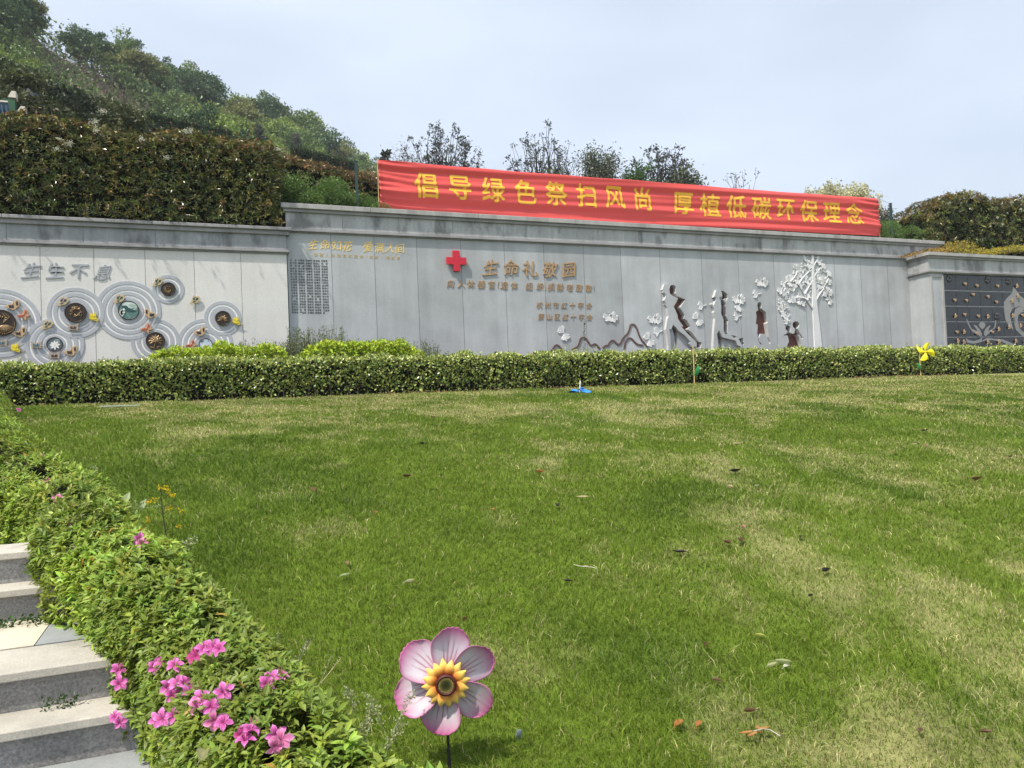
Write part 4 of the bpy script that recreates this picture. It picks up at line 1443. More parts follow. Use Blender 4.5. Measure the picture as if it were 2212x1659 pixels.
def build_butterflies():
    y = YL - .028
    L = [
        (95, 578, 'side', (.035, .022, .02), 1, 'black and tan butterfly ornament above the largest bronze medallion'),
        (180, 655, 'flight', (.42, .07, .035), 1, 'orange red butterfly ornament to the upper right of the largest medallion'),
        (147, 783, 'side', (.035, .022, .02), 1, 'black and tan butterfly ornament to the lower right of the largest medallion'),
        (16, 865, 'spread', (.05, .15, .19), 1, 'teal spread winged butterfly ornament just below the largest medallion'),
        (122, 905, 'gold', (.75, .60, .02), 1, 'yellow butterfly ornament low on the wall below the largest medallion'),
        (480, 552, 'rest', (.03, .04, .11), 1, 'navy blue butterfly ornament above the goldfish medallion'),
        (362, 728, 'rest', (.012, .07, .06), 1, 'green butterfly ornament between goldfish medallion and white flower picture'),
        (712, 672, 'gold', (.75, .60, .02), 1, 'yellow butterfly ornament to the right of the goldfish medallion'),
        (557, 750, 'spread', (.08, .03, .025), 1, 'brown spread winged butterfly ornament just below the goldfish medallion'),
        (277, 882, 'spread', (.05, .15, .19), 1, 'teal spread winged butterfly ornament left of the white flower picture'),
        (535, 925, 'side', (.035, .022, .02), 1, 'black and tan butterfly ornament right of the white flower picture'),
        (415, 962, 'spread', (.05, .025, .02), 1, 'dark butterfly ornament below the white flower picture, half behind the hedge'),
        (905, 532, 'rest', (.012, .07, .06), 1, 'green butterfly ornament above the lotus picture medallion'),
        (1145, 642, 'side', (.02, .018, .02), -1, 'black and tan butterfly ornament facing left, right of the lotus picture'),
        (1195, 405, 'rest', (.012, .07, .06), 1, 'green butterfly ornament touching the smallest bronze medallion'),
        (1478, 540, 'rest', (.012, .07, .06), 1, 'lone green butterfly ornament on a plain white panel joint'),
        (1110, 757, 'flight', (.42, .07, .035), 1, 'orange red butterfly ornament above the gilded lotus medallion'),
        (1510, 778, 'side', (.03, .025, .025), 1, 'black and tan butterfly ornament above the pale blue picture medallion'),
        (1447, 880, 'flight', (.33, .04, .03), 1, 'dark red butterfly ornament half hidden by yellow green plants'),
        (1790, 702, 'gold', (.75, .60, .02), 1, 'yellow butterfly ornament on the water lily medallion ripple'),
    ]
    k = .00140
    for (x, yy, kind, col, flip, lab) in L:
        cx, cz = Z2(x, yy)
        out, ins = BF[kind]
        A = np.array(out, float)
        mid = (A.max(0) + A.min(0)) / 2
        f = lambda P: [(cx + flip * (p[0] - mid[0]) * k, cz - (p[1] - mid[1]) * k) for p in P]
        root = empty('butterfly_ornament', (cx, YL, cz))
        tag(root, lab, 'butterfly ornament', 'butterfly ornaments on the white wall')
        fm = plain('butterfly_frame', FRAME[kind], .5, var=.12, scale=30)
        im = plain('butterfly_inlay', col, .4, var=.15, scale=30)
        bevel_on(outline_mesh('wing_frame', [f(out)], fm, .022, y - .022, root), .003)
        for q in ins:
            outline_mesh('wing_inlay', [f(q)], im, .008, y - .027, root)
        m = MB()
        m.tube([(cx - flip * .012, y - .02, cz - .03), (cx + flip * .012, y - .026, cz + .012), (cx + flip * .02, y - .02, cz + .045)], [.006, .010, .006], 6, FRAME[kind])
        m.tube([(cx, y + .03, cz), (cx, y - .005, cz)], .008, 6, (.2, .2, .2))
        if kind in ('gold', 'flight'):
            s = 1
            m.tube([(cx + s * .06, y - .01, cz - .06), (cx + s * .11, y - .012, cz - .085), (cx + s * .15, y - .01, cz - .09)], .004, 4, (.3, .26, .1))
        m.build('body', MT['paint'], root)


build_butterflies()


# ------------------------------------------------------------------ right wing with the black niche wall
def prism(mb, plan, z0, z1, col=None):
    n = len(plan)
    V = [(x, y, z0) for x, y in plan] + [(x, y, z1) for x, y in plan]
    mb.add(V, [tuple(range(n))[::-1]], col)
    mb.add(V, [tuple(range(n, 2 * n))], col)
    mb.add(V, [(i, (i + 1) % n, n + (i + 1) % n, n + i) for i in range(n)], col)


def build_wing():
    root = empty('niche_wall', (24, YW, 0.3))
    tag(root, 'projecting grey stone wing with a black granite niche grid at its front', 'wall')
    XR = 33.0
    def plan(p, yb=18.9):
        return [(21.37 - p, 18.9), (21.37 - p, 17.998), (21.2 - p, YW - p), (XR, YW - p), (XR, yb)]
    m = MB()
    prism(m, [(21.37, 18.9), (21.37, 17.999), (21.215, YW + .0), (21.80, YW + .0), (21.80, 18.9)], 0.1, 3.55)
    m.build('pier', MT['granite'], root)
    m = MB()
    m.box(21.803, XR, YW + .1, 18.9, 0.1, 3.55)
    m.build('wall_core', MT['coping_low'], root)
    # pilaster frame: raised border round a sunk panel
    m = MB()
    m.box(21.222, 21.318, YW - .03, YW + .01, 0.2, 3.50)
    m.box(21.725, 21.815, YW - .03, YW + .01, 0.2, 3.50)
    m.box(21.321, 21.722, YW - .03, YW + .01, 3.43, 3.50)
    bevel_on(m.build('pilaster_border', MT['ring_grey'] if False else MT['coping'], root), .012)
    m = MB()
    prism(m, plan(.03), 3.552, 3.585)
    prism(m, plan(.07), 3.587, 3.635)
    bevel_on(m.build('moulding', MT['coping_low'], root), .008)
    m = MB()
    prism(m, plan(.012), 3.637, 4.03)
    m.build('frieze', MT['frieze'], root)
    m = MB()
    prism(m, plan(.07), 4.032, 4.10)
    bevel_on(m.build('coping_step', MT['coping_low'], root), .01)
    m = MB()
    prism(m, plan(.13), 4.103, 4.20)
    bevel_on(m.build('coping', MT['coping'], root), .012)
    # niche doors
    xs = [21.82 + .5365 * i for i in range(18)]
    zs = [3.51, 3.02, 2.525, 2.03, 1.54, 1.05, .56]
    for r in range(5):
        for c in range(17):
            mb = MB()
            k = _tone[(r * 5 + c) % 40]
            mb.box(xs[c] + .007, xs[c + 1] - .007, YW - .012, YW + .095, zs[r + 1] + .010, zs[r] - .010)
            mb.build('niche_door', MT['black_stone'], root)
    m = MB()
    for z in zs[1:]:
        m.box(21.82, XR - 1.9, YW - .0135, YW + .098, z - .0095, z + .0095)
    m.build('joint_strips', MT['niche_line'], root)
    m = MB()
    for c in range(18):
        for z in zs[1:6]:
            m.box(xs[c] - .018, xs[c] + .018, YW - .02, YW + .002, z - .018, z + .018)
    m.build('corner_studs', MT['niche_line'], root)
    # etched lotus drawing on the doors
    W = lambda pts: [zpt(x, y, 4.147, 3550, 980, YW) for x, y in pts]
    sh = [[(1045, 1145), (1065, 1145), (1085, 1200), (1120, 1270), (1130, 1300), (1190, 1330), (1230, 1345), (1215, 1310), (1170, 1250), (1180, 1238), (1215, 1255), (1265, 1310), (1300, 1370), (1305, 1410), (1285, 1432), (1230, 1400), (1150, 1350), (1110, 1300), (1070, 1215)],
          [(1545, 1160), (1530, 1155), (1510, 1270), (1500, 1295), (1410, 1345), (1410, 1320), (1445, 1255), (1430, 1250), (1380, 1290), (1345, 1350), (1340, 1400), (1360, 1430), (1400, 1400), (1480, 1320), (1525, 1290)],
          [(1300, 1190), (1275, 1210), (1255, 1245), (1270, 1275), (1312, 1318), (1350, 1275), (1366, 1240), (1345, 1210)],
          [(1040, 1455), (1090, 1490), (1180, 1505), (1260, 1480), (1315, 1450), (1300, 1500), (1400, 1455), (1520, 1470), (1650, 1480), (1830, 1555), (1830, 1620), (1640, 1520), (1480, 1490), (1380, 1490), (1260, 1530), (1150, 1550), (1060, 1530)],
          [(1820, 625), (1800, 720), (1720, 800), (1665, 870), (1665, 1000), (1690, 1160), (1740, 1250), (1820, 1330), (1780, 1180), (1765, 1060), (1800, 980), (1900, 935), (1990, 960), (2080, 1010), (2080, 900), (2000, 820), (1920, 760), (1880, 690)],
          [(1850, 985), (1830, 1060), (1815, 1150), (1860, 1320), (1960, 1420), (2100, 1480), (2120, 1440), (2000, 1380), (1920, 1280), (1885, 1160), (1900, 1080), (1960, 1030), (2100, 1050), (2140, 1000), (2000, 960), (1900, 955)]]
    for s in sh:
        outline_mesh('etched_drawing', [W(s)], MT['etch'], .004, YW - .0155, root)
    mirror = zpt(2010, 900, 4.147, 3550, 980, YW)[0]
    for s in sh[4:]:
        P = [(2 * mirror + .25 - x, z) for x, z in W(s)]
        outline_mesh('etched_drawing', [P], MT['etch'], .004, YW - .0155, root)
    # little gilt hearts and stars hung on the doors
    def star(cx, cz, r):
        return [(cx + (r if i % 2 == 0 else r * .48) * math.sin(i * math.pi / 5), cz + (r if i % 2 == 0 else r * .48) * math.cos(i * math.pi / 5)) for i in range(10)]
    def heart(cx, cz, r):
        P = []
        for i in range(18):
            t = 2 * math.pi * i / 18
            P.append((cx + r * .062 * 16 * math.sin(t) ** 3, cz + r * .062 * (13 * math.cos(t) - 5 * math.cos(2 * t) - 2 * math.cos(3 * t) - math.cos(4 * t))))
        return P
    hearts = [(1022, 575), (1215, 605), (1552, 610), (853, 838), (1043, 845), (1150, 748), (1395, 782), (1532, 870), (1014, 1075), (1235, 1100), (888, 1360), (1212, 1385), (1465, 1360), (1955, 1085)]
    stars = [(1866, 610), (1880, 775), (1787, 855), (862, 1097), (1393, 1107), (1797, 1095), (1004, 1358), (1568, 1315), (1738, 1280), (1925, 1255), (903, 1505), (1000, 1525), (1392, 1525), (1572, 1520), (1848, 1508), (1990, 1520)]
    dark = [(768, 485), (1392, 510), (1730, 530), (1545, 1105)]
    n = 0
    colname = lambda i: ('first', 'second', 'third', 'fourth', 'fifth', 'sixth', 'seventh', 'eighth', 'ninth', 'tenth', 'eleventh', 'twelfth')[i]
    for kind, pts in (('heart', hearts), ('star', stars), ('flower', dark)):
        for x, y in pts:
            cx, cz = zpt(x, y, 4.147, 3550, 980, YW)
            c = int((cx - 21.82) / .5365)
            r = int(np.searchsorted(-np.array(zs), -cz)) - 1
            if kind == 'heart':
                o = outline_mesh('heart_ornament', [heart(cx, cz, .060)], MT['heart'], .035, YW - .060)
                lab = 'gilt heart on niche door in column %d, row %d from the pier' % (c + 1, r + 1)
            elif kind == 'star':
                o = outline_mesh('star_ornament', [star(cx, cz, .085)], MT['heart'], .030, YW - .058)
                lab = 'gilt star on niche door in column %d, row %d from the pier' % (c + 1, r + 1)
            else:
                m = MB()
                for i in range(9):
                    q = i * .7
                    dome_petal(m, cx + .02 * math.cos(q), cz + .02 * math.sin(q), q, .10, .07, YW - .015 - .002 * i, .03)
                m.tube([(cx, YW - .02, cz - .04), (cx - .02, YW - .03, cz - .13)], [.01, .006], 5)
                o = m.build('flower_ornament', MT['heart_dark'])
                lab = 'dark posy on niche door in column %d, row %d from the pier' % (c + 1, r + 1)
            bevel_on(o, .008) if kind != 'flower' else None
            m = MB()
            m.tube([(cx, YW + .0, cz), (cx, YW - .03, cz)], .012, 6)
            m.build('peg', MT['black_metal'], o)
            tag(o, lab, kind + ' ornament', 'gilt %ss on the black niche doors' % kind if kind != 'flower' else 'dark posies on the black niche doors')


build_wing()


# ================================================================== BEHIND THE WALLS
def mesh_copy(o, loc, rz=0.0, sc=1.0, label=None, group=None):
    c = copy_tree(o)
    c.location = loc
    c.rotation_euler = (0, 0, rz)
    c.scale = (sc, sc, sc) if np.isscalar(sc) else sc
    if label:
        c['label'] = label
    if group:
        c['group'] = group
    return c


def poly_top(pts):
    X, Z = [p[0] for p in pts], [p[1] for p in pts]
    return lambda x: np.interp(x, X, Z)


def photinia(name, label, x0, x1, y0, y1, zb, zt, n, seed, L=(0.075, 0.115), faces='FTR', red=0.5, whites=(), dens_red=0.35, wobble=0.16):
    root = empty(name, ((x0 + x1) / 2, (y0 + y1) / 2, zb))
    tag(root, label, 'shrub' if x1 - x0 < 2 else 'hedge')
    P, Nn, bm = box_shell(n, x0, x1, y0, y1, zb, zt, wobble, 1.5, seed, faces)
    k = (bm > -0.2) | (RNG.random(n) < .55)
    P, Nn, bm = P[k], Nn[k], bm[k]
    n = len(P)
    P = P - Nn * (RNG.random(n) ** 2 * .26)[:, None]
    # whorled shoots: several leaves share one shoot
    A = unit(Nn * .75 + np.array([0, 0, .55]) + RNG.normal(0, .35, (n, 3)))
    T = unit(np.cross(A, rdir(n)))
    B = np.cross(A, T)
    top = np.clip(1 - (zt(P[:, 0]) - P[:, 2]) / .55, 0, 1)
    patch = fbm(P[:, 0] * .9, P[:, 2] * 1.1, P[:, 1] * .9, seed + 5, 3)
    rd = RNG.random(n) < np.clip(red * (top * .9 + (patch - .48) * 2.2 * dens_red + .10), 0, 1)
    gr = tints(n, (0.078, 0.104, 0.020), .32, .12)
    ol = tints(n, (0.155, 0.155, 0.032), .28, .12)
    bz = tints(n, (0.200, 0.125, 0.040), .28, .13)
    q = (RNG.random(n) < .35 + .35 * top)[:, None]
    base = np.where(rd[:, None], bz, np.where(q, ol, gr))
    mb = MB()
    m = 6
    for j in range(m):
        th = 2 * math.pi * j / m + RNG.uniform(-.4, .4, n) + j * .5
        el = RNG.uniform(-.15, .9, n)
        D = unit((np.cos(th)[:, None] * T + np.sin(th)[:, None] * B) * np.cos(el)[:, None] + A * np.sin(el)[:, None] - np.array([0, 0, .12]))
        Nf = unit(A + RNG.normal(0, .3, (n, 3)))
        l = RNG.uniform(*L, n)
        leaf4(mb, P + A * .01 * j, D, Nf, l, l * .36, base * np.exp(RNG.normal(0, .22, (n, 1))), .12, .18)
    # upright young shoots along the top
    ns = int((x1 - x0) * 9)
    xs = RNG.uniform(x0, x1, ns)
    for x in xs:
        z0 = float(zt(np.array([x]))[0])
        y = RNG.uniform(y0 + .02, y0 + (y1 - y0) * .6)
        h = abs(RNG.normal(.10, .09))
        for j in range(7):
            t = j / 6
            p = np.array([[x, y, z0 + h * t]])
            a = j * 2.4
            D = unit(np.array([[math.cos(a), math.sin(a), .55 + t]]))
            leaf4(mb, p, D, unit(np.array([[-math.cos(a) * .6, -math.sin(a) * .6, .8]])), np.array([L[0] * (1.1 - .3 * t)]), np.array([L[0] * .33]), tints(1, (0.16, 0.075, 0.032), .2), .12, .1)
    if x0 < -7:
        # shoots that arch forward over the coping
        for _ in range(150):
            x = RNG.uniform(x0, x1 - .1)
            z = RNG.uniform(4.5, 6.2)
            out = RNG.uniform(.12, .48)
            for j in range(9):
                t = j / 8
                p = np.array([[x + RNG.normal(0, .03), y0 - out * t, z + .16 * math.sin(t * 2.4)]])
                D = unit(np.array([[RNG.normal(0, .8), -.6, RNG.normal(.1, .5)]]))
                leaf4(mb, p, D, unit(RNG.normal(size=(1, 3)) + np.array([0, 0, .8])), np.array([.10]), np.array([.036]), tints(1, (.15, .125, .034), .3), .12, .15)
    mb.build('foliage', MT['leaf_gloss'], root)
    core_box('branches_or_core', x0, x1, y0, y1, zb - .05, zt, root, .24, .22)  # added dark filler behind the leaves
    for (x, y, z) in whites:
        m = MB()
        k = 60
        Pp = np.array([x, y, z]) + RNG.normal(0, 1, (k, 3)) * np.array([.036, .02, .024]) * RNG.uniform(.6, 1.25)
        leaf4(m, Pp, rdir(k), unit(rdir(k) + np.array([0, -1, .6])), .022, .02, tints(k, (0.62, 0.62, 0.52), .15, .04))
        m.build('blossom', MT['petal'], root)
    return root


ZTL = poly_top([(-8, 6.1), (-3.55, 6.14), (-2.75, 6.30), (-1.9, 6.2), (-1.0, 6.06), (-.1, 6.28), (.4, 6.19), (1.05, 6.10), (1.65, 6.12), (1.82, 5.95), (2.0, 5.6)])
photinia('photinia_hedge', 'tall bronze green photinia hedge growing on top of the white wall', -7.6, 1.84, 17.80, 19.6, 4.24, ZTL, 8600, 31, faces='FTR', red=.36,
         whites=[tuple(ony(u, v, 17.68)) for u, v in ((128, 300), (150, 308), (205, 263), (222, 240), (410, 282), (124, 322), (148, 312), (361, 340), (402, 284), (306, 300), (600, 322), (208, 281))])
ZTR = poly_top([(22.5, 5.6), (22.9, 6.0), (23.4, 6.32), (24.3, 6.5), (25.0, 6.74), (25.7, 6.56), (26.4, 6.5), (27.6, 6.64), (31, 6.6)])
photinia('photinia_shrub_hedge', 'big dark photinia thicket with reddish tips above the niche wall', 22.75, 31.0, 18.2, 20.0, 4.35, ZTR, 4300, 47, (0.08, 0.125), 'FTL', .38,
         [tuple(ony(u, v, 18.05)) for u, v in ((2186, 437), (2205, 452), (2166, 485), (2155, 470), (2028, 430))], .25, .3)
photinia('photinia_hedge', 'reddish photinia hedge behind the round green shrubs and dark green post', 1.6, 5.4, 21.2, 22.4, 4.4, poly_top([(1.6, 7.0), (2.6, 7.0), (3.4, 6.85), (4.3, 6.7), (5.4, 6.6)]), 1500, 59, (0.08, 0.12), 'FT', .8, (), .8, .12)

# terrace behind the walls
mb = MB()
mb.add([(-120, 18.55, 4.35), (160, 18.55, 4.35), (160, 320, 4.35), (-120, 320, 4.35), (-60, 18.55, 0.0), (160, 18.55, 0.0)], [(0, 1, 2, 3), ])
mb.add([(-60, 18.68, 4.35), (160, 18.68, 4.35), (160, 18.68, -2.6), (-60, 18.68, -2.6)], [(0, 1, 2, 3)])
tag(mb.build('terrace', plain('planted_earth', (0.05, 0.05, 0.028), .95, var=.35, scale=2)), kind='structure')


def fine_shrub(name, rx, ry, rz, n, col, seed, leaf=(.05, .09), lobes=9):
    """A rounded, finely leaved evergreen made of many small sprays over several lobes, base at the origin."""
    rg = np.random.default_rng(seed)
    root = empty(name, (0, 0, 0), local=True)
    mb = MB()
    C = [np.array([0, 0, rz * .55])] + [np.array([rg.normal(0, rx * .42), rg.normal(0, ry * .42), rz * rg.uniform(.35, .8)]) for _ in range(lobes)]
    per = n // len(C)
    for i, c in enumerate(C):
        d = unit(rg.normal(size=(per, 3)))
        d[:, 2] = np.abs(d[:, 2]) * rg.choice([1, 1, 1, -1], per)
        R = np.array([rx, ry, rz * .9]) * .66 if i == 0 else np.array([rx, rx * .8, rx * .9]) * rg.uniform(.34, .50)
        r = 1 - rg.random(per) ** 2 * .35
        P = c + d * R * r[:, None]
        P = P[P[:, 2] > .02]
        k = len(P)
        d = d[:k]
        D = unit(unit(P - c) * .9 + np.array([0, 0, .25]) + rg.normal(0, .55, (k, 3)))
        l = rg.uniform(*leaf, k)
        leaf4(mb, P, D, unit(rg.normal(size=(k, 3))), l, l * .5, np.asarray(col) * np.exp(rg.normal(0, .28, (k, 1))), .15, .1)
    mb.build('foliage', MT['leaf'], root)
    m = MB()
    for i in range(5):
        a = rg.uniform(0, 6.28)
        m.tube([(0, 0, -.1), (.2 * rx * math.cos(a), .2 * ry * math.sin(a), rz * .4), (.5 * rx * math.cos(a), .5 * ry * math.sin(a), rz * .8)], [.03, .02, .01], 5, (.09, .07, .05))
    m.build('stem', MT['bark'], root)
    return root


g0 = fine_shrub('juniper_shrub', .75, .6, 1.25, 12000, (0.105, 0.180, 0.040), 3, (.035, .06), 16)
spots = [(2.45, 19.35, 4.35, 1.15, 'rounded bright green evergreen shrub touching the photinia hedge above the wall step'), (3.15, 19.4, 4.35, 1.05, 'rounded green evergreen shrub midway between the photinia hedge and dark green post'),
         (3.75, 19.3, 4.35, .88, 'rounded green evergreen shrub just before the dark green post'), (4.5, 20.0, 4.35, .90, 'dark green evergreen shrub between the post and the banner edge'),
         (21.75, 19.6, 4.35, 1.05, 'rounded green evergreen shrub next to the banner end'), (22.55, 19.7, 4.35, 1.12, 'rounded green evergreen shrub beside the far green post'), (23.35, 19.6, 4.35, 1.18, 'rounded green evergreen shrub against the dark photinia thicket'), (24.2, 19.9, 4.35, 1.15, 'green evergreen shrub mostly hidden behind the dark photinia thicket')]
for i, (x, y, z, s, lab) in enumerate(spots):
    o = g0 if i == 0 else copy_tree(g0)
    o.location = (x, y, z)
    o.scale = (s, s, s)
    o.rotation_euler = (0, 0, i * 1.3)
    tag(o, lab, 'shrub', 'round evergreen shrubs behind the memorial wall')
# dark low hedge seen in the slit under the banner
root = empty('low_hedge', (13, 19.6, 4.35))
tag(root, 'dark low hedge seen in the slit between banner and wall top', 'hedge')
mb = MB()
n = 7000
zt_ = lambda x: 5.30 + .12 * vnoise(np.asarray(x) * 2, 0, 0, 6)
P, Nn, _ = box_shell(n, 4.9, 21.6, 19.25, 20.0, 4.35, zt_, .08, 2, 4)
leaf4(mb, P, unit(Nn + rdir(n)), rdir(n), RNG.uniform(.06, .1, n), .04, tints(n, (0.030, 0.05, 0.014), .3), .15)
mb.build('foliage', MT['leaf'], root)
core_box('branches_or_core', 4.9, 21.6, 19.25, 20.0, 4.3, zt_, root, .1, .06)  # solid dark filler added here as well


# yellow creeper over the wing's coping
def build_creeper():
    root = empty('golden_creeper', (24.5, 17.5, 4.2))
    tag(root, 'golden yellow spreading shrub spilling along the top of the niche wall', 'shrub')
    mb = MB()
    n = 9000
    x = RNG.uniform(20.9, 31, n)
    k = np.clip((x - 21.0) / 1.0, 0, 1)
    y = RNG.uniform(17.16, 18.3, n)
    zt = 4.20 + k * (.10 + .22 * fbm(x * 1.6, y * 1.2, 0, 71, 3)) + .30 * np.exp(-(x - 23.2) ** 2 / .12) * k + np.clip((x - 24.3) / 2.2, 0, 1) * .22 + .14 * np.clip((y - 17.2) / .9, 0, 1) * k
    z = zt - RNG.random(n) ** 1.5 * (.16)
    f = (x > 21.45) | (y > 17.5)
    P = np.stack([x, y, np.maximum(z, 4.205)], 1)[f]
    n = len(P)
    D = unit(rdir(n) + np.array([0, -.4, .5]))
    warm = np.clip((23.8 - P[:, 0]) / 2.2, 0, 1)[:, None]
    c = tints(n, (0.40, 0.33, 0.030), .25, .1) * (1 - warm) + tints(n, (0.36, 0.20, 0.050), .25, .12) * warm
    g = tints(n, (0.14, 0.14, 0.03), .25, .1)
    c = np.where((RNG.random(n) < .3)[:, None], g, c)
    l = RNG.uniform(.04, .075, n)
    leaf4(mb, P, D, unit(rdir(n) + np.array([0, -.5, .8])), l, l * .5, c, .12, .12)
    mb.build('foliage', MT['leaf'], root)
    m = MB()
    for i in range(46):
        x = RNG.uniform(21.4, 31)
        m.tube([(x, 17.9, 4.2), (x + RNG.normal(0, .15), 17.5, 4.28), (x + RNG.normal(0, .3), 17.2, 4.24)], .008, 4, (.16, .11, .05))
    m.build('branches_or_core', MT['bark'], root)


build_creeper()


# ------------------------------------------------------------------ banner
def build_banner():
    YB = 18.72
    p00, p10 = ony(814, 346, YB), ony(820.5, 450, YB)
    p01, p11 = ony(1895, 429, YB), ony(1898, 510, YB)
    xa, xb = (p00[0] + p10[0]) / 2, (p01[0] + p11[0]) / 2
    zt0, zb0, zt1, zb1 = p00[2], p10[2], p01[2], p11[2]

    def fold(x, z):
        s = (x - xa) / (xb - xa)
        t = (z - (zb0 + (zb1 - zb0) * s)) / ((zt0 - zb0) * (1 - s) + (zt1 - zb1) * s)
        e = np.exp(-((s) / .05) ** 2) + np.exp(-((1 - s) / .05) ** 2)
        w = 0.030 * np.sin(t * 9.0 + 1.2 * np.sin(x * .5) + x * .18) + 0.018 * np.sin(t * 21 + x * .35 + 2 * np.sin(x * .23)) + 0.010 * np.sin(t * 37 - x * .6)
        w = w + e * 0.020 * np.sin(t * 46 + (x - xa) * 3)
        w = w + 0.02 * np.sin(x * 1.1) * (1 - t) - .10 * np.sin(math.pi * np.clip(t, 0, 1)) * (0.3 + .2 * np.sin(x * .4))
        return w

    def sag(s):
        return -0.06 * math.sin(math.pi * s) + .012 * math.sin(s * 41)
    root = empty('red_banner', ((xa + xb) / 2, YB, zb0))
    tag(root, 'long red cloth banner with yellow Chinese lettering stretched above the grey wall', 'banner')
    nx, nz = 420, 60
    S, Tt = np.meshgrid(np.linspace(0, 1, nx), np.linspace(0, 1, nz))
    X = xa + (xb - xa) * S
    sg = -0.03 * np.sin(math.pi * S) + .010 * np.sin(S * 47) * Tt
    X = X + (1 - Tt) * 0.02
    zb_, zt_ = zb0 + (zb1 - zb0) * S, zt0 + (zt1 - zt0) * S
    Z = zb_ + (zt_ - zb_) * Tt + sg * .6
    Y = YB + fold(X, Z)
    i = (np.arange(nz - 1)[:, None] * nx + np.arange(nx - 1)[None, :]).ravel()
    col = np.ones((nz, nx, 3)) * np.array([0.76, 0.105, 0.095])
    hem = ((S < .006) | (S > .994) | (Tt > .985) | (Tt < .015))
    col[hem] *= .86
    mb = MB()
    mb.add(np.stack([X, Y, Z], -1).reshape(-1, 3), np.stack([i, i + 1, i + nx + 1, i + nx], 1), col.reshape(-1, 3))
    cl = mb.build('cloth', tinted('red_polyester_cloth', .5, .35, .22), root, smooth=True)
    so = cl.modifiers.new('thickness', 'SOLIDIFY')
    so.thickness = .003
    so.offset = 1
    # lettering printed on the cloth, following its folds
    C = lambda u, v: ony(u, v, YB)
    a0, a1 = C(919, 401), C(1388, 431)
    b0, b1 = C(1476, 440), C(1843, 463)
    it = []
    for k, ch in enumerate('倡导绿色祭扫风尚'):
        s = k / 7
        it.append((ch, a0[0] + (a1[0] - a0[0]) * s, a0[2] + (a1[2] - a0[2]) * s, .62, .66))
    for k, ch in enumerate('厚植低碳环保理念'):
        s = k / 7
        it.append((ch, b0[0] + (b1[0] - b0[0]) * s, b0[2] + (b1[2] - b0[2]) * s, .70, .68))
    bis = [((0, 0, z), (0, 0, 1)) for z in np.arange(min(zb0, zb1), max(zt0, zt1), .03)] + [((x, 0, 0), (1, 0, 0)) for x in np.arange(xa, xb, .12)]
    lettering('printed_lettering', it, plain('yellow_print', (0.80, 0.44, 0.035), .55, var=.06, scale=3), 0.0, 0, root, .020, 0, 0,
              warp_fn=lambda c: Vector((c.x, YB + float(fold(c.x, c.z)) - .011 + c.y, c.z)), bis=bis)
    m = MB()
    m.tube([(xa - .01, YB - .02, 4.3), (xa + .0, YB - .01, zt0 + .03)], .012, 6, (.62, .55, .45))
    m.build('pole', MT['wood'], root)
    m = MB()
    m.tube([(xb + .02, YB - .02, 4.3), (xb + .02, YB - .01, zt1 + .06)], .012, 6)
    m.build('pole', MT['wood'], root)
    m = MB()
    q = ony(1924, 441, 18.95)
    m.tube([(xb + .02, YB, zt1 + .02), tuple(q)], .005, 4)
    m.build('tie_cord', MT['black_metal'], root)
    for x in np.linspace(xa + 1.5, xb - 1.5, 7):
        m = MB()
        m.tube([(x, YB + .12, 4.3), (x, YB + .12, 5.95)], .014, 6)
        m.build('pole', MT['wood'], root)


build_banner()


def build_post(u, v0, v1, Y, label):
    p, q = ony(u, v0, Y), ony(u + 3, v1, Y)
    x = (p[0] + q[0]) / 2
    root = empty('fence_post', (x, Y, 4.35))
    tag(root, label, 'post', 'dark green posts behind the memorial wall')
    m = MB()
    m.box(x - .032, x + .032, Y - .032, Y + .032, 4.3, p[2])
    bevel_on(m.build('post', MT['post'], root), .006)
    m = MB()
    m.box(x - .036, x + .036, Y - .036, Y + .036, p[2], p[2] + .02)
    m.build('cap', MT['post'], root)
    m = MB()
    m.box(x - .07, x + .07, Y - .07, Y + .07, 4.35, 4.362)
    m.build('base_plate', MT['post'], root)


build_post(769, 349, 445, 18.95, 'dark green metal post in front of the reddish hedge')
build_post(1924, 440, 510, 18.95, 'dark green metal post just past the end of the banner')


# ------------------------------------------------------------------ trees
def skeleton(rg, base, direction, length, rad, depth, out, spread=.55, shrink=.72, kids=(2, 3), upw=.15):
    """Grow forked limbs; out collects (points, radii, level); returns the tips."""
    n = 4
    P, d = [np.array(base, float)], np.array(direction, float)
    for _ in range(n):
        d = unit(d + rg.normal(0, .10, 3) + np.array([0, 0, upw * .25]))
        P.append(P[-1] + d * length / n)
    out.append((np.array(P), np.linspace(rad, rad * .62, n + 1), depth))
    if depth == 0:
        return [(P[-1], d)]
    tips = []
    for k in range(rg.integers(kids[0], kids[1] + 1)):
        nd = unit(d + rg.normal(0, spread, 3) + np.array([0, 0, upw]))
        st = P[-1] if k < 2 else P[2 + rg.integers(0, 2)]
        tips += skeleton(rg, st, nd, length * shrink * rg.uniform(.75, 1.15), rad * .62, depth - 1, out, spread, shrink, kids, upw)
    return tips


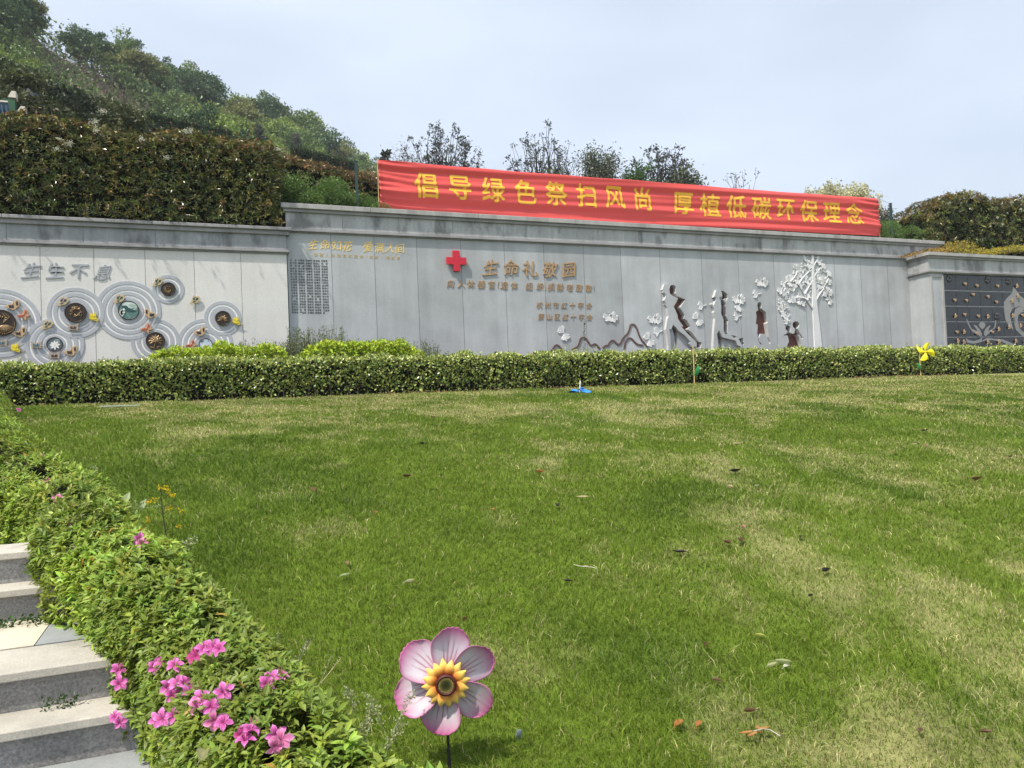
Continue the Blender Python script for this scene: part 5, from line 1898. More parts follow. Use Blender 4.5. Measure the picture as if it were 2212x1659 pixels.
def branchy_tree(name, seed, h, spread, depth, leaf_n, leaf_L, col, bark=(.055, .048, .042), lw=.42, rosette=.10, trunk_frac=.30, kids=(2, 3), upw=.15, mat='leaf', rad=.09, shrink=.72, multi=1):
    """Trunk and limbs with leaf rosettes at the twig tips (magnolia-like or nearly bare), base at the origin."""
    rg = np.random.default_rng(seed)
    root = empty(name, (0, 0, 0), local=True)
    segs, tips = [], []
    for m in range(multi):
        tips += skeleton(rg, (m * .25, m * .1, -.1), unit(np.array([rg.normal(0, .08) + .15 * (m - (multi - 1) / 2), rg.normal(0, .08), 1])), h * trunk_frac, rad, depth, segs, spread, shrink, kids, upw)
    tr, li = MB(), MB()
    for P, R, lv in segs:
        (tr if lv >= depth - 1 else li).tube(P, np.maximum(R, .007), 6 if lv > 1 else 4, np.asarray(bark) * rg.uniform(.8, 1.2), cap=False)
    tr.build('trunk', MT['bark'], root)
    li.build('branches_or_core', MT['bark'], root)
    if leaf_n:
        mb = MB()
        for p, d in tips:
            k = max(2, int(rg.normal(leaf_n, leaf_n * .3)))
            q = p + rg.normal(0, rosette, (k, 3))
            D = unit(d * .5 + rg.normal(0, .8, (k, 3)))
            l = rg.uniform(.7, 1.25, k) * leaf_L
            leaf4(mb, q, D, unit(rg.normal(size=(k, 3)) + np.array([0, 0, .6])), l, l * lw, np.asarray(col) * np.exp(rg.normal(0, .28, (k, 1))), .12, .2)
        mb.build('crown', MT[mat], root)
    return root


def lobed_tree(name, seed, h, r, col, n, leaf, conifer=False, trunk=(.06, .05, .042), lobes=16, top_light=.0, low=.22):
    """Broad crown made of leaf clumps spread over many uneven lobes; trunk and limbs show through; base at the origin."""
    rg = np.random.default_rng(seed)
    root = empty(name, (0, 0, 0), local=True)
    mb = MB()
    C, RR = [], []
    if conifer:
        for i in range(lobes * 2):
            t = i / (lobes * 2 - 1)
            rad = r * (1 - t) ** .8
            a = i * 2.4
            C.append([rad * .6 * math.cos(a), rad * .6 * math.sin(a), h * (low + (1 - low) * t)])
            RR.append([max(.5 * rad, .16 * r)] * 2 + [max(.55 * rad, .3 * r) * .8])
    else:
        for i in range(lobes):
            d = unit(rg.normal(size=3))
            k = rg.uniform(.35, .95)
            zc = h * (low + (1 - low) * .5)
            C.append([d[0] * r * k * .8, d[1] * r * k * .8, zc + d[2] * h * (1 - low) * .5 * k * .75])
            s = rg.uniform(.28, .46) * r
            RR.append([s, s, s * .8])
    C, RR = np.array(C), np.array(RR)
    per = n // len(C)
    for c, R in zip(C, RR):
        d = unit(rg.normal(size=(per, 3)))
        d[:, 2] = np.where(rg.random(per) < .72, np.abs(d[:, 2]), d[:, 2])
        P = c + d * R * (1 - rg.random(per) ** 1.6 * .5)[:, None] * rg.uniform(.85, 1.2, (per, 1))
        D = unit(d * .4 + rg.normal(0, .7, (per, 3)) + np.array([0, 0, -.15 if conifer else .1]))
        l = rg.uniform(.6, 1.3, per) * leaf
        tone = np.exp(rg.normal(0, .18))
        leaf4(mb, P, D, unit(d + rg.normal(0, .5, (per, 3))), l, l * .62, np.asarray(col) * tone * np.exp(rg.normal(0, .24, (per, 1))), .12, .15)
    mb.build('crown', MT['leaf'], root)
    m = MB()
    m.tube([(0, 0, -.6), (rg.normal(0, .1), 0, h * .3), (rg.normal(0, .2), rg.normal(0, .2), h * .7)], [h * .026, h * .02, h * .008], 6, trunk)
    for c in C[:7]:
        m.tube([(0, 0, h * .3), tuple(c * np.array([.5, .5, .75])), tuple(c)], [h * .012, h * .008, h * .003], 4, trunk, cap=False)
    m.build('trunk', MT['bark'], root)
    return root


def plant_tree(o, u, v_top, Y, h_model, label, cat='tree', group=None, z0=4.35, rz=0.0, wide=1.0):
    p = ony(u, v_top, Y)
    s = (p[2] - z0) / h_model
    o.location = (p[0], Y, z0)
    o.scale = (s * wide, s * wide, s)
    o.rotation_euler = (0, 0, rz)
    tag(o, label, cat, group)
    return o


def top_of(o):
    z = 0
    for k in o.children:
        co = np.zeros(len(k.data.vertices) * 3, np.float32)
        k.data.vertices.foreach_get('co', co)
        z = max(z, float(co[2::3].max()))
    return z


def vase_tree(name, seed, h, r, ntips, leaf_n, leaf_L, col, lw=.42, rosette=.10, bark=(.055, .048, .042), mat='leaf', rad=.08, stems=2, low=.30, droop=0.0, fork=2):
    """Curved limbs fan out from one or two stems to twig tips spread through a rounded crown; base at the origin."""
    rg = np.random.default_rng(seed)
    root = empty(name, (0, 0, 0), local=True)
    tr, li, mb = MB(), MB(), MB()
    axes = []
    for m in range(stems):
        o = np.array([(m - (stems - 1) / 2) * .35 * r, rg.normal(0, .1), 0])
        P = np.array([o * .4 + [0, 0, -.1], o * .8 + [rg.normal(0, .04), 0, h * .3], o + [rg.normal(0, .08), rg.normal(0, .08), h * .6], o * 1.2 + [rg.normal(0, .12), rg.normal(0, .1), h * .84]])
        t = np.linspace(0, 3, 10)
        Q = np.stack([np.interp(t, range(4), P[:, k]) for k in range(3)], 1)
        tr.tube(Q, np.linspace(rad, rad * .25, 10), 6, np.asarray(bark) * rg.uniform(.85, 1.15), cap=False)
        axes.append(Q)
    for i in range(ntips):
        d = unit(rg.normal(size=3))
        k = rg.uniform(.35, 1.0) ** .5
        tip = np.array([d[0] * r * k, d[1] * r * k * .9, h * (low + (1 - low) * .5) + d[2] * h * (1 - low) * .5 * k])
        Q = axes[i % stems]
        z0 = np.clip(tip[2] - rg.uniform(.12, .3) * h - .35 * np.hypot(tip[0], tip[1]), .12 * h, .8 * h)
        st = np.array([np.interp(z0, Q[:, 2], Q[:, 0]), np.interp(z0, Q[:, 2], Q[:, 1]), z0])
        mid = st * .45 + tip * .55 + np.array([(tip[0] - st[0]) * .15, 0, -.08 * h * (0 if droop else 1) + droop * .22 * h])
        t = np.linspace(0, 1, 7)[:, None]
        B = st * (1 - t) ** 2 + 2 * mid * t * (1 - t) + tip * t ** 2
        B[1:-1] += rg.normal(0, .02 * r, (5, 3))
        li.tube(B, np.linspace(rad * .26, .006, 7), 4, np.asarray(bark) * rg.uniform(.8, 1.2), cap=False)
        ends = [B[-1]]
        for f in range(fork):
            q = B[rg.integers(3, 6)]
            e = q + unit(tip - st + rg.normal(0, .6, 3) * r) * rg.uniform(.12, .26) * r - np.array([0, 0, droop * .12 * h])
            li.tube([q, (q + e) / 2 + rg.normal(0, .01 * r, 3), e], [.010, .007, .004], 4, np.asarray(bark) * rg.uniform(.8, 1.2), cap=False)
            ends.append(e)
        if leaf_n:
            for e in ends:
                n = max(2, int(rg.normal(leaf_n, leaf_n * .3)))
                q = e + rg.normal(0, rosette, (n, 3)) * np.array([1, 1, 1 + droop])
                D = unit(unit(tip - st) * .4 + rg.normal(0, .8, (n, 3)) - np.array([0, 0, droop]))
                l = rg.uniform(.7, 1.25, n) * leaf_L
                leaf4(mb, q, D, unit(rg.normal(size=(n, 3)) + np.array([0, 0, .5])), l, l * lw, np.asarray(col) * np.exp(rg.normal(0, .28, (n, 1))), .12, .2)
    tr.build('trunk', MT['bark'], root)
    li.build('branches_or_core', MT['bark'], root)
    if mb.n:
        mb.build('crown', MT[mat], root)
    return root


DARKL = (0.055, 0.064, 0.050)  # dark leaf tone, lightened to paint haze into the colour
t = vase_tree('magnolia_tree', 11, 6.5, 1.95, 150, 13, .115, DARKL, rosette=.055, low=.34, stems=2)
plant_tree(t, 942, 258, 28, top_of(t), 'dark magnolia tree with clustered leaves in front of a pale willow')
t = vase_tree('magnolia_tree', 23, 6.5, 1.65, 105, 10, .105, DARKL, rosette=.05, low=.36, stems=2)
plant_tree(t, 1167, 270, 28, top_of(t), 'sparse dark magnolia tree with open twigs behind the banner middle')
t = vase_tree('magnolia_tree', 37, 5.6, 1.40, 105, 13, .115, DARKL, rosette=.06, low=.40, stems=1)
plant_tree(t, 1424, 305, 28, top_of(t), 'dark magnolia tree rising out of green bushes at the right of the group')
t = vase_tree('bare_tree', 41, 5.0, .9, 30, 2, .10, (.06, .055, .055), rosette=.03, low=.5, stems=2, bark=(.17, .15, .14), rad=.04)
plant_tree(t, 1600, 366, 27, top_of(t), 'nearly bare small tree with grey twigs behind the banner')
t = vase_tree('willow_tree', 53, 6.0, 1.9, 200, 28, .10, (.20, .215, .15), lw=.16, rosette=.15, low=.38, stems=2, bark=(.2, .18, .15), rad=.05, droop=.6)
plant_tree(t, 902, 297, 38, top_of(t), 'pale grey green feathery willow behind the first dark magnolia')
t = vase_tree('pear_tree', 61, 5.5, 1.6, 160, 30, .10, (.088, .105, .052), lw=.40, rosette=.13, low=.25, stems=3, mat='leaf_gloss')
plant_tree(t, 1272, 306, 29, top_of(t), 'leafy grey green bush tree with upright leaders between two magnolias', wide=1.1)
t = vase_tree('leafy_bush', 67, 4.0, 1.1, 90, 30, .11, (.090, .105, .036), rosette=.14, low=.2, stems=3)
plant_tree(t, 1178, 353, 27, top_of(t), 'low olive green bush at the foot of the sparse magnolia', 'bush', wide=1.1)
t = vase_tree('leafy_bush', 71, 4.2, .9, 80, 28, .12, (.065, .135, .032), rosette=.13, low=.3, stems=2)
plant_tree(t, 1385, 338, 27.5, top_of(t), 'bright green leafy bush left of the dark magnolia at the group end', 'bush')
t = vase_tree('leafy_bush', 73, 4.0, .85, 80, 28, .11, (.10, .115, .055), rosette=.13, low=.3, stems=2)
plant_tree(t, 1462, 345, 27.5, top_of(t), 'olive leafy bush at the right edge of the tree group', 'bush')
t = vase_tree('flowering_photinia', 79, 4.2, 1.15, 90, 44, .095, (.50, .49, .31), lw=.8, rosette=.12, low=.35, stems=2, mat='petal')
plant_tree(t, 1843, 389, 24, top_of(t), 'cream flowering tree right behind the banner near its far end')
t = vase_tree('flowering_photinia', 83, 4.2, 1.1, 90, 44, .095, (.48, .47, .29), lw=.8, rosette=.12, low=.35, stems=2, mat='petal')
plant_tree(t, 1778, 388, 24.5, top_of(t), 'cream flowering tree behind the banner, first of the pale pair')
t = vase_tree('leafy_bush', 89, 3.2, .7, 50, 26, .11, (.12, .115, .085), rosette=.12, low=.25, stems=2)
plant_tree(t, 1908, 440, 21.5, top_of(t), 'greyish leafy bush between banner end and dark green post', 'bush')
t = lobed_tree('cypress_tree', 97, 6.0, .55, (.030, .042, .028), 2600, .12, True, lobes=12, low=.05)
plant_tree(t, 833, 321, 46, top_of(t), 'small dark pointed cypress just above the banner corner', wide=1.2)


# ------------------------------------------------------------------ wooded hillside
SKY = [(-420, -330), (-200, -200), (-60, -95), (40, -15), (100, 35), (180, 62), (240, 100), (330, 135), (400, 152), (445, 190), (480, 222), (530, 236), (600, 250), (650, 272), (700, 320), (760, 340), (800, 352), (860, 395), (960, 470), (1100, 560)]


def hill_frame(u):
    v = np.interp(u, [p[0] for p in SKY], [p[1] for p in SKY])
    yr = np.interp(u, [-400, 0, 400, 800, 1100], [78, 88, 112, 150, 180])
    return v, yr


def hill_pt(u, s):
    """s = 0 at the foot, 1 on the crest (the bare ground lies below the tree tops)."""
    v, yr = hill_frame(u)
    foot = 27.0
    d = ray(u, v + np.interp(u, [0, 300, 700, 900], [66, 62, 48, 42]))
    zr = d[2] / d[1] * yr
    y = foot + (yr - foot) * s
    x = d[0] / d[1] * y
    z = 4.3 + (max(zr, 4.5) - 4.3) * (0.10 * s + 0.90 * s ** 1.25)
    return np.array([x, y, z])


def build_hill():
    us = np.linspace(-420, 1100, 120)
    ss = np.concatenate([np.linspace(0, 1, 46), [1.04, 1.12, 1.3, 1.6]])
    V, Cc = [], []
    for u in us:
        for s in ss:
            p = hill_pt(u, min(s, 1.0))
            if s > 1:
                q = hill_pt(u, 1.0)
                p = q.copy()
                p[0] *= s
                p[1] *= s
                p[2] = q[2] - (s - 1) * q[1] * .55
            p[2] += (fbm(p[0] * .12, p[1] * .12, 0, 41, 4) - .5) * 3.0 * min(1, s * 4) + (fbm(p[0] * .7, p[1] * .7, 0, 42, 3) - .5) * .8 * min(1, s * 4)
            V.append(p)
            k = fbm(p[0] * .35, p[1] * .35, 0, 43, 4)
            Cc.append(np.array([.155, .115, .085]) * (0.6 + .8 * k) if k > .42 else np.array([.075, .08, .035]))
    ns = len(ss)
    F = [(i * ns + j, (i + 1) * ns + j, (i + 1) * ns + j + 1, i * ns + j + 1) for i in range(len(us) - 1) for j in range(ns - 1)]
    mb = MB()
    mb.add(V, F, np.array(Cc))
    m, nt, b = new_mat('hill_earth')
    at = N_(nt, 'ShaderNodeAttribute', attribute_name='tint')
    f = obj_noise(nt, .9, 6, .7)
    f2 = obj_noise(nt, 3.5, 4, .7)
    c = mul_col(nt, at.outputs['Color'], maprange(nt, f, .3, .7, .5, 1.4))
    c = mul_col(nt, c, maprange(nt, f2, .3, .7, .6, 1.35))
    nt.links.new(c, b.inputs['Base Color'])
    b.inputs['Roughness'].default_value = .95
    tag(mb.build('hill', m, smooth=True), kind='structure')


build_hill()


def in_scree(u, v):
    """The bare brown strip that runs down the slope (pixels of the survey view)."""
    c = np.interp(u, [20, 90, 160, 240, 330, 400], [95, 125, 170, 225, 290, 335])
    w = np.interp(u, [20, 90, 240, 330, 400], [14, 30, 36, 27, 8])
    return 20 < u < 400 and abs(v - c) < w


def scr(p):
    q = CAM @ np.asarray(p, float)
    return 1106 + 1659 * q[0] / q[2], 829.5 - 1659 * q[1] / q[2]


def build_forest():
    K = {}
    cols = {'dark': (0.066, 0.118, 0.048), 'mid': (0.120, 0.185, 0.050), 'light': (0.210, 0.280, 0.060), 'olive': (0.165, 0.180, 0.052), 'grey': (0.080, 0.098, 0.066)}
    words = {'dark': 'dark green broadleaf tree', 'mid': 'mid green broadleaf tree', 'light': 'fresh yellow green camphor tree', 'olive': 'olive green broadleaf tree', 'grey': 'dark grey green conifer', 'bare': 'bare grey branched tree'}
    for i, (k, c) in enumerate(cols.items()):
        K[k] = [lobed_tree('conifer_tree' if k == 'grey' else 'broadleaf_tree', 200 + i * 10 + j, 6.5, 2.4 if k != 'grey' else 1.9, c, 2700, .27 if k != 'grey' else .22, k == 'grey', lobes=15 + 3 * j, low=.12) for j in range(2)]
    K['bare'] = [branchy_tree('bare_tree', 301 + j, 6.5, .38, 5, 0, .1, (.1, .1, .1), bark=(.15, .14, .135), rad=.07, trunk_frac=.27, kids=(2, 3), upw=.15, shrink=.76) for j in range(2)]
    used = {}
    rg = np.random.default_rng(17)
    spots = []
    # along the crest
    for u in np.arange(-330, 860, 15):
        spots.append((u + rg.normal(0, 6), rg.uniform(.95, 1.0), rg.choice(['dark', 'mid', 'dark', 'mid', 'olive'])))
    for u in np.arange(-330, 860, 26):
        spots.append((u + rg.normal(0, 8), rg.uniform(.86, .915), rg.choice(['dark', 'mid', 'mid', 'light', 'olive'])))
    # down the slope
    for r, s in enumerate(np.linspace(.90, .07, 12)):
        for u in np.arange(-260, 900, 38 + 14 * (1 - s)):
            spots.append((u + rg.normal(0, 12) + (r % 2) * 20, s + rg.normal(0, .02), rg.choice(['dark', 'mid', 'mid', 'light', 'olive', 'dark'])))
    # single trees that stand out in the photograph
    named = [(520, .95, 'bare'), (455, .97, 'bare'), (625, .97, 'bare'), (660, .93, 'bare'), (560, .40, 'grey'), (690, .42, 'grey'), (648, .34, 'light'), (735, .30, 'grey'), (430, .55, 'light'), (470, .42, 'light'), (510, .30, 'light'), (300, .72, 'light'), (640, .55, 'grey')]
    spots = named + spots
    n = 0
    for u, s, k in spots:
        s = float(np.clip(s, .04, 1))
        p = hill_pt(u, s)
        uu, vv = scr(p + np.array([0, 0, 2.5]))
        if n >= 290:
            break
        dist = p[1]
        size = rg.uniform(.70, 1.15) * (0.62 + .0065 * dist) * (1.0 if s > .2 else .62)
        if s > .9:          # crest trees reach up to the skyline seen in the photograph
            gap = scr(p)[1] - np.interp(u, [q[0] for q in SKY], [q[1] for q in SKY])
            size = float(np.clip(gap * dist / (1659 * 5.2), .45, 1.1)) * rg.uniform(.85, 1.25)
        elif u < 420:
            size *= .72
        if k in ('bare',):
            size *= 1.1
        if k != 'bare':
            top = scr(p + np.array([0, 0, 5.6 * size]))
            hw = 1659 * 2.0 * size / dist
            if any(in_scree(uu_, vv_) for uu_ in (u - hw * .35, u, u + hw * .35) for vv_ in np.linspace(top[1] * .7 + scr(p)[1] * .3, scr(p)[1], 4)):
                continue
        lst = K[k]
        j = int(rg.integers(0, len(lst)))
        key = (k, j)
        o = copy_tree(lst[j]) if key in used else lst[j]
        used[key] = 1
        o.location = (p[0], p[1], p[2] - .8 * size)
        o.scale = (size * rg.uniform(.85, 1.15), size * rg.uniform(.85, 1.15), size * rg.uniform(.85, 1.15))
        o.rotation_euler = (0, 0, rg.uniform(0, 6.28))
        where = 'standing on the crest of the hill' if s > .93 else ('high on the wooded hillside' if s > .62 else ('halfway up the wooded hillside' if s > .3 else 'low on the hillside above the photinia hedge'))
        if s < .93 and any(in_scree(uu + a, vv + b) for a in (-40, 0, 40) for b in (-30, 0, 30)):
            where = 'at the edge of the bare brown slope'
        tag(o, words[k] + ' ' + where, 'tree', words[k] + 's ' + where)
        n += 1
    for k in K:
        for j, o in enumerate(K[k]):
            if (k, j) not in used:
                for c in list(o.children):
                    bpy.data.objects.remove(c)
                bpy.data.objects.remove(o)


build_forest()


def build_undergrowth():
    """Low green scrub between the trees, and dry brush on the bare strip."""
    rg = np.random.default_rng(23)
    g, d = MB(), MB()
    G, Dd = [], []
    for _ in range(12000):
        u, s = rg.uniform(-320, 900), rg.uniform(.03, 1.0)
        p = hill_pt(u, s)
        (Dd if in_scree(u, scr(p)[1] - 2) else G).append(p)
    G, Dd = np.array(G), np.array(Dd)
    for P, mb, k, c, hh, L in ((G, g, 9, (.105, .150, .045), 1.3, .36), (Dd, d, 12, (.20, .165, .12), .45, .26)):
        Q = np.repeat(P, k, 0)
        n = len(Q)
        far = (Q[:, 1:2] / 70)
        Q = Q + np.concatenate([rg.normal(0, .7, (n, 2)) * far, np.abs(rg.normal(0, hh, (n, 1))) + .1], 1)
        l = L * rg.uniform(.5, 1.3, n) * np.clip(far[:, 0], .6, 1.6)
        tone = np.exp(np.repeat(rg.normal(0, .3, (len(P), 1)), k, 0))
        leaf4(mb, Q, unit(rg.normal(size=(n, 3)) + np.array([0, 0, .6])), unit(rg.normal(size=(n, 3))), l, l * (.6 if mb is g else .12), np.asarray(c) * tone * np.exp(rg.normal(0, .25, (n, 1))))
    tag(g.build('undergrowth', MT['leaf']), 'green scrub growing between the trees of the hillside', 'undergrowth', kind='stuff')
    tag(d.build('dry_brush', MT['leaf']), 'dry greyish brush on the bare strip of the hillside', 'brush', kind='stuff')


build_undergrowth()


def build_terrace_items():
    # clipped hedge rows on the slope
    for i, (u0, v0, u1, v1, s0, lab) in enumerate([(318, 244, 500, 283, .34, 'upper dark clipped hedge row running down the hillside'), (312, 262, 520, 300, .27, 'lower dark clipped hedge row running down the hillside'), (630, 316, 770, 352, .20, 'dark clipped hedge row below the conifers')]):
        Y0, Y1 = (46, 52) if i < 2 else (50, 56)
        a, b = ony(u0, v0, Y0), ony(u1, v1, Y1)
        root = empty('clipped_hedge', tuple(a - np.array([0, 0, 1.1])))
        tag(root, lab, 'hedge', 'clipped hedge rows on the hillside')
        n = 5000
        t = RNG.random(n)
        P = a + (b - a) * t[:, None]
        w = RNG.random(n)
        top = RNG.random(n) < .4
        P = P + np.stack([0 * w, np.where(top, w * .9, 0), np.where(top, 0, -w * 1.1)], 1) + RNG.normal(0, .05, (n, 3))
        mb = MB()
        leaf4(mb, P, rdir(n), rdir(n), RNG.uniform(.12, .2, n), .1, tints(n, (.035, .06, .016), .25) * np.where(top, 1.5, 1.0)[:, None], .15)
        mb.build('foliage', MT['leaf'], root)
        m = MB()
        d = b - a
        V = [a + np.array([0, .12, -.12]), b + np.array([0, .12, -.12]), b + np.array([0, .8, -.12]), a + np.array([0, .8, -.12])]
        V += [v - np.array([0, 0, 1.2]) for v in V]
        m.add(V, [(0, 1, 2, 3), (0, 4, 5, 1), (3, 2, 6, 7), (0, 3, 7, 4), (1, 5, 6, 2)])
        m.build('branches_or_core', MT['core'], root)  # added dark block that stands for shade within the row
    # little structures at the far left above the photinia hedge
    def block(u0, v0, u1, v1, Y, dep, mat, nm, parent, skew=0.0):
        a, b = ony(u0, v0, Y), ony(u1, v1, Y)
        m = MB()
        x0, x1, z0, z1 = min(a[0], b[0]), max(a[0], b[0]), min(a[2], b[2]), max(a[2], b[2])
        V = [(x0, Y, z0), (x1, Y, z0), (x1, Y, z1), (x0 + skew * (x1 - x0), Y, z1), (x0, Y + dep, z0), (x1, Y + dep, z0), (x1, Y + dep, z1), (x0 + skew * (x1 - x0), Y + dep, z1)]
        m.add(V, [(0, 1, 2, 3), (5, 4, 7, 6), (0, 4, 5, 1), (3, 2, 6, 7), (0, 3, 7, 4), (1, 5, 6, 2)])
        return m.build(nm, mat, parent)
    grn = plain('green_painted_board', (.018, .085, .035), .5, var=.12, scale=4)
    wht = plain('cream_render', (.62, .57, .48), .7, var=.06, scale=4)
    gry = plain('grey_slate_slab', (.12, .13, .15), .6, var=.15, scale=6)
    Y = 27.0
    root = empty('green_terrace_wall', tuple(ony(30, 262, Y)))
    tag(root, 'stepped green painted terrace wall with two cream slanted end caps', 'wall')
    block(2, 212, 34, 300, Y, .3, grn, 'board', root)
    block(30, 238, 50, 300, Y + .01, .3, grn, 'board', root)
    block(16, 195, 34, 211, Y - .02, .34, wht, 'end_cap', root, .5)
    block(36, 228, 54, 242, Y - .02, .34, wht, 'end_cap', root, .5)
    root = empty('slate_slab', tuple(ony(68, 210, 29)))
    tag(root, 'grey slate slab leaning among shrubs on the hillside', 'slab')
    a, b = ony(57, 200, 29), ony(80, 212, 29)
    m = MB()
    m.add([(a[0], 29, a[2] - .12), (b[0], 29, b[2] - .25), (b[0], 29.1, b[2] + .22), (a[0], 29.1, a[2] + .2), (a[0], 29.6, a[2] - .1), (b[0], 29.6, b[2] - .2), (b[0], 29.6, b[2] + .22), (a[0], 29.6, a[2] + .2)], [(0, 1, 2, 3), (4, 7, 6, 5), (3, 2, 6, 7), (0, 4, 5, 1), (0, 3, 7, 4), (1, 5, 6, 2)])
    m.build('slab', gry, root)
    # blue tarpaulin draped over a rail
    root = empty('blue_tarpaulin', tuple(ony(6, 250, 26)))
    tag(root, 'folded dark blue tarpaulin hanging beside the green terrace wall', 'tarpaulin')
    m = MB()
    p0, p1 = ony(-60, 216, 26), ony(17, 222, 26)
    q0, q1 = ony(-60, 275, 26), ony(28, 275, 26)
    nx, nz = 60, 8
    V = []
    for j in range(nz):
        t = j / (nz - 1)
        for i in range(nx):
            s = i / (nx - 1)
            p = (p0 + (p1 - p0) * s) * (1 - t) + (q0 + (q1 - q0) * s) * t
            V.append(p + np.array([0, .09 * t * math.sin(s * 52), 0]))
    m.add(V, [(j * nx + i, j * nx + i + 1, (j + 1) * nx + i + 1, (j + 1) * nx + i) for j in range(nz - 1) for i in range(nx - 1)])
    m.build('sheet', plain('blue_tarp', (.022, .06, .095), .5, var=.1, scale=3), root, smooth=True)
    m = MB()
    m.tube([p0 + np.array([0, 0, .02]), p1 + np.array([0, 0, .02])], .03, 6)
    m.build('rail', wht, root)
    # white and green gate post
    root = empty('gate_post', tuple(ony(309, 275, 40)))
    tag(root, 'small green post with a white cap at the head of the hedge rows', 'post')
    block(305, 258, 313, 282, 40, .25, grn, 'post', root)
    block(305, 250, 313, 258, 39.98, .3, wht, 'cap', root)
    # shrubs between the photinia hedge and the hill
    labs = ['olive leafy shrub above the left end of the photinia hedge', 'dark shrub beside the slate slab on the hillside', 'rounded shrub growing over the green terrace wall', 'grey green twiggy shrub behind the photinia hedge', 'dark green shrub under the bare brown slope', 'olive shrub at the foot of the bare brown slope', 'low dark shrub behind the photinia hedge crest', 'yellowish shrub below the clipped hedge rows', 'round dark shrub left of the white capped post', 'dense shrub right of the slate slab', 'tall olive shrub above the blue tarpaulin', 'shrub wedged between the two cream end caps']
    pos = [(-30, 170, 33), (92, 178, 33), (48, 165, 30), (120, 222, 31), (160, 205, 36), (215, 210, 38), (240, 250, 31), (280, 262, 34), (262, 232, 36), (105, 225, 29), (15, 150, 32), (48, 202, 29)]
    base = [lobed_tree('hillside_shrub', 400 + i, 2.2, 1.15, c, 2200, .14, False, lobes=12, low=.05) for i, c in enumerate(((.055, .070, .020), (.030, .045, .018), (.070, .085, .030)))]
    cnt = [0, 0, 0]
    for i, ((u, v, Yy), lab) in enumerate(zip(pos, labs)):
        k = i % 3
        o = base[k] if cnt[k] == 0 else copy_tree(base[k])
        cnt[k] += 1
        p = ony(u, v, Yy)
        s = 1.0 + .25 * (i % 4) / 3
        o.location = (p[0], Yy, p[2] - 2.0 * s)
        o.scale = (s * 1.2, s * 1.2, s)
        o.rotation_euler = (0, 0, i)
        tag(o, lab, 'shrub', 'shrubs at the foot of the hill')


build_terrace_items()


# ================================================================== PLANTING BED AND SMALL THINGS
def build_bed():
    # bright yellow-green shrubs in three drifts
    for i, (xa, xb, za, zc, lab) in enumerate([(-.85, 1.72, 1.15, 1.33, 'drift of bright yellow green leafy shrubs in front of the white wall'), (1.95, 4.55, 1.13, 1.34, 'drift of bright yellow green leafy shrubs in front of the engraved names')]):
        mb = MB()
        n = 5200
        x = RNG.uniform(xa, xb, n)
        e = np.clip(np.minimum(x - xa, xb - x) / .45, 0, 1) ** .6
        top = za + .05 + (zc - za + .03) * e + .34 * (fbm(x * 2.2, 3, 0, 61 + i, 3) - .5)
        y = 16.0 + RNG.uniform(0, .75, n)
        z = top - RNG.random(n) ** 1.3 * .42 - np.abs(y - 16.35) * .12
        D = unit(rdir(n) + np.array([0, -.4, .55]))
        l = RNG.uniform(.06, .12, n)
        leaf4(mb, np.stack([x, y, z], 1), D, unit(rdir(n) * .6 + np.array([0, -.5, .9])), l, l * .5, tints(n, (0.36, 0.46, 0.040), .33, .10), .12, .15)
        tag(mb.build('yellow_green_shrubs', MT['leaf']), lab, 'shrubs', kind='stuff')
    # upright rosemary-like sprigs
    mb, st = MB(), MB()
    spots = np.concatenate([RNG.uniform(.7, 1.9, 110), RNG.uniform(1.65, 2.95, 230), RNG.uniform(2.9, 4.1, 110), RNG.uniform(4.0, 5.8, 240), RNG.uniform(-.2, .9, 20)])
    for x in spots:
        y = RNG.uniform(16.3, 16.95)
        h = RNG.uniform(.70, 1.10) * (1.30 if 1.8 < x < 2.9 else 1.05) * (1 - .38 * np.clip((x - 4.6) / 1.0, 0, 1))
        dx = RNG.normal(0, .06)
        n = 46
        t = RNG.random(n)
        P = np.stack([x + dx * t ** 2, np.full(n, y), .42 + h * t], 1) + RNG.normal(0, .018, (n, 3))
        D = unit(rdir(n) * np.array([1, 1, .3]) + np.array([0, 0, .7]))
        leaf4(mb, P, D, rdir(n), RNG.uniform(.05, .085, n) * (1.1 - .6 * t), .020, tints(n, (.15, .185, .080), .25, .1))
        st.tube([(x, y, .3), (x + dx * .25, y, .42 + h * .5), (x + dx, y, .42 + h)], [.004, .003, .0015], 4, (.10, .10, .06))
    o = mb.build('rosemary', MT['leaf'])
    tag(o, 'grey green rosemary like sprigs standing before the wall corner', 'herbs', kind='stuff')
    s = st.build('stems', MT['bark'], o)
    # lone sprig before the mountain outline
    root = empty('weed_sprig', (9.4, 16.6, .3))
    tag(root, 'single thin weed sprig standing in front of the mountain outline', 'weed')
    p = ony(1262, 690, 16.6)
    m = MB()
    m.tube([(p[0] - .05, 16.6, .3), (p[0] - .02, 16.6, .9), tuple(p)], [.006, .004, .002], 4, (.10, .12, .05))
    m.build('stem', MT['bark'], root)
    m = MB()
    n = 60
    t = RNG.random(n) ** .6
    P = np.array([p[0] - .05, 16.6, .5]) + (p - np.array([p[0] - .05, 16.6, .5])) * t[:, None]
    leaf4(m, P, unit(rdir(n) + np.array([0, 0, .6])), rdir(n), .06, .02, tints(n, (.09, .12, .05)))
    m.build('leaves', MT['leaf'], root)


build_bed()


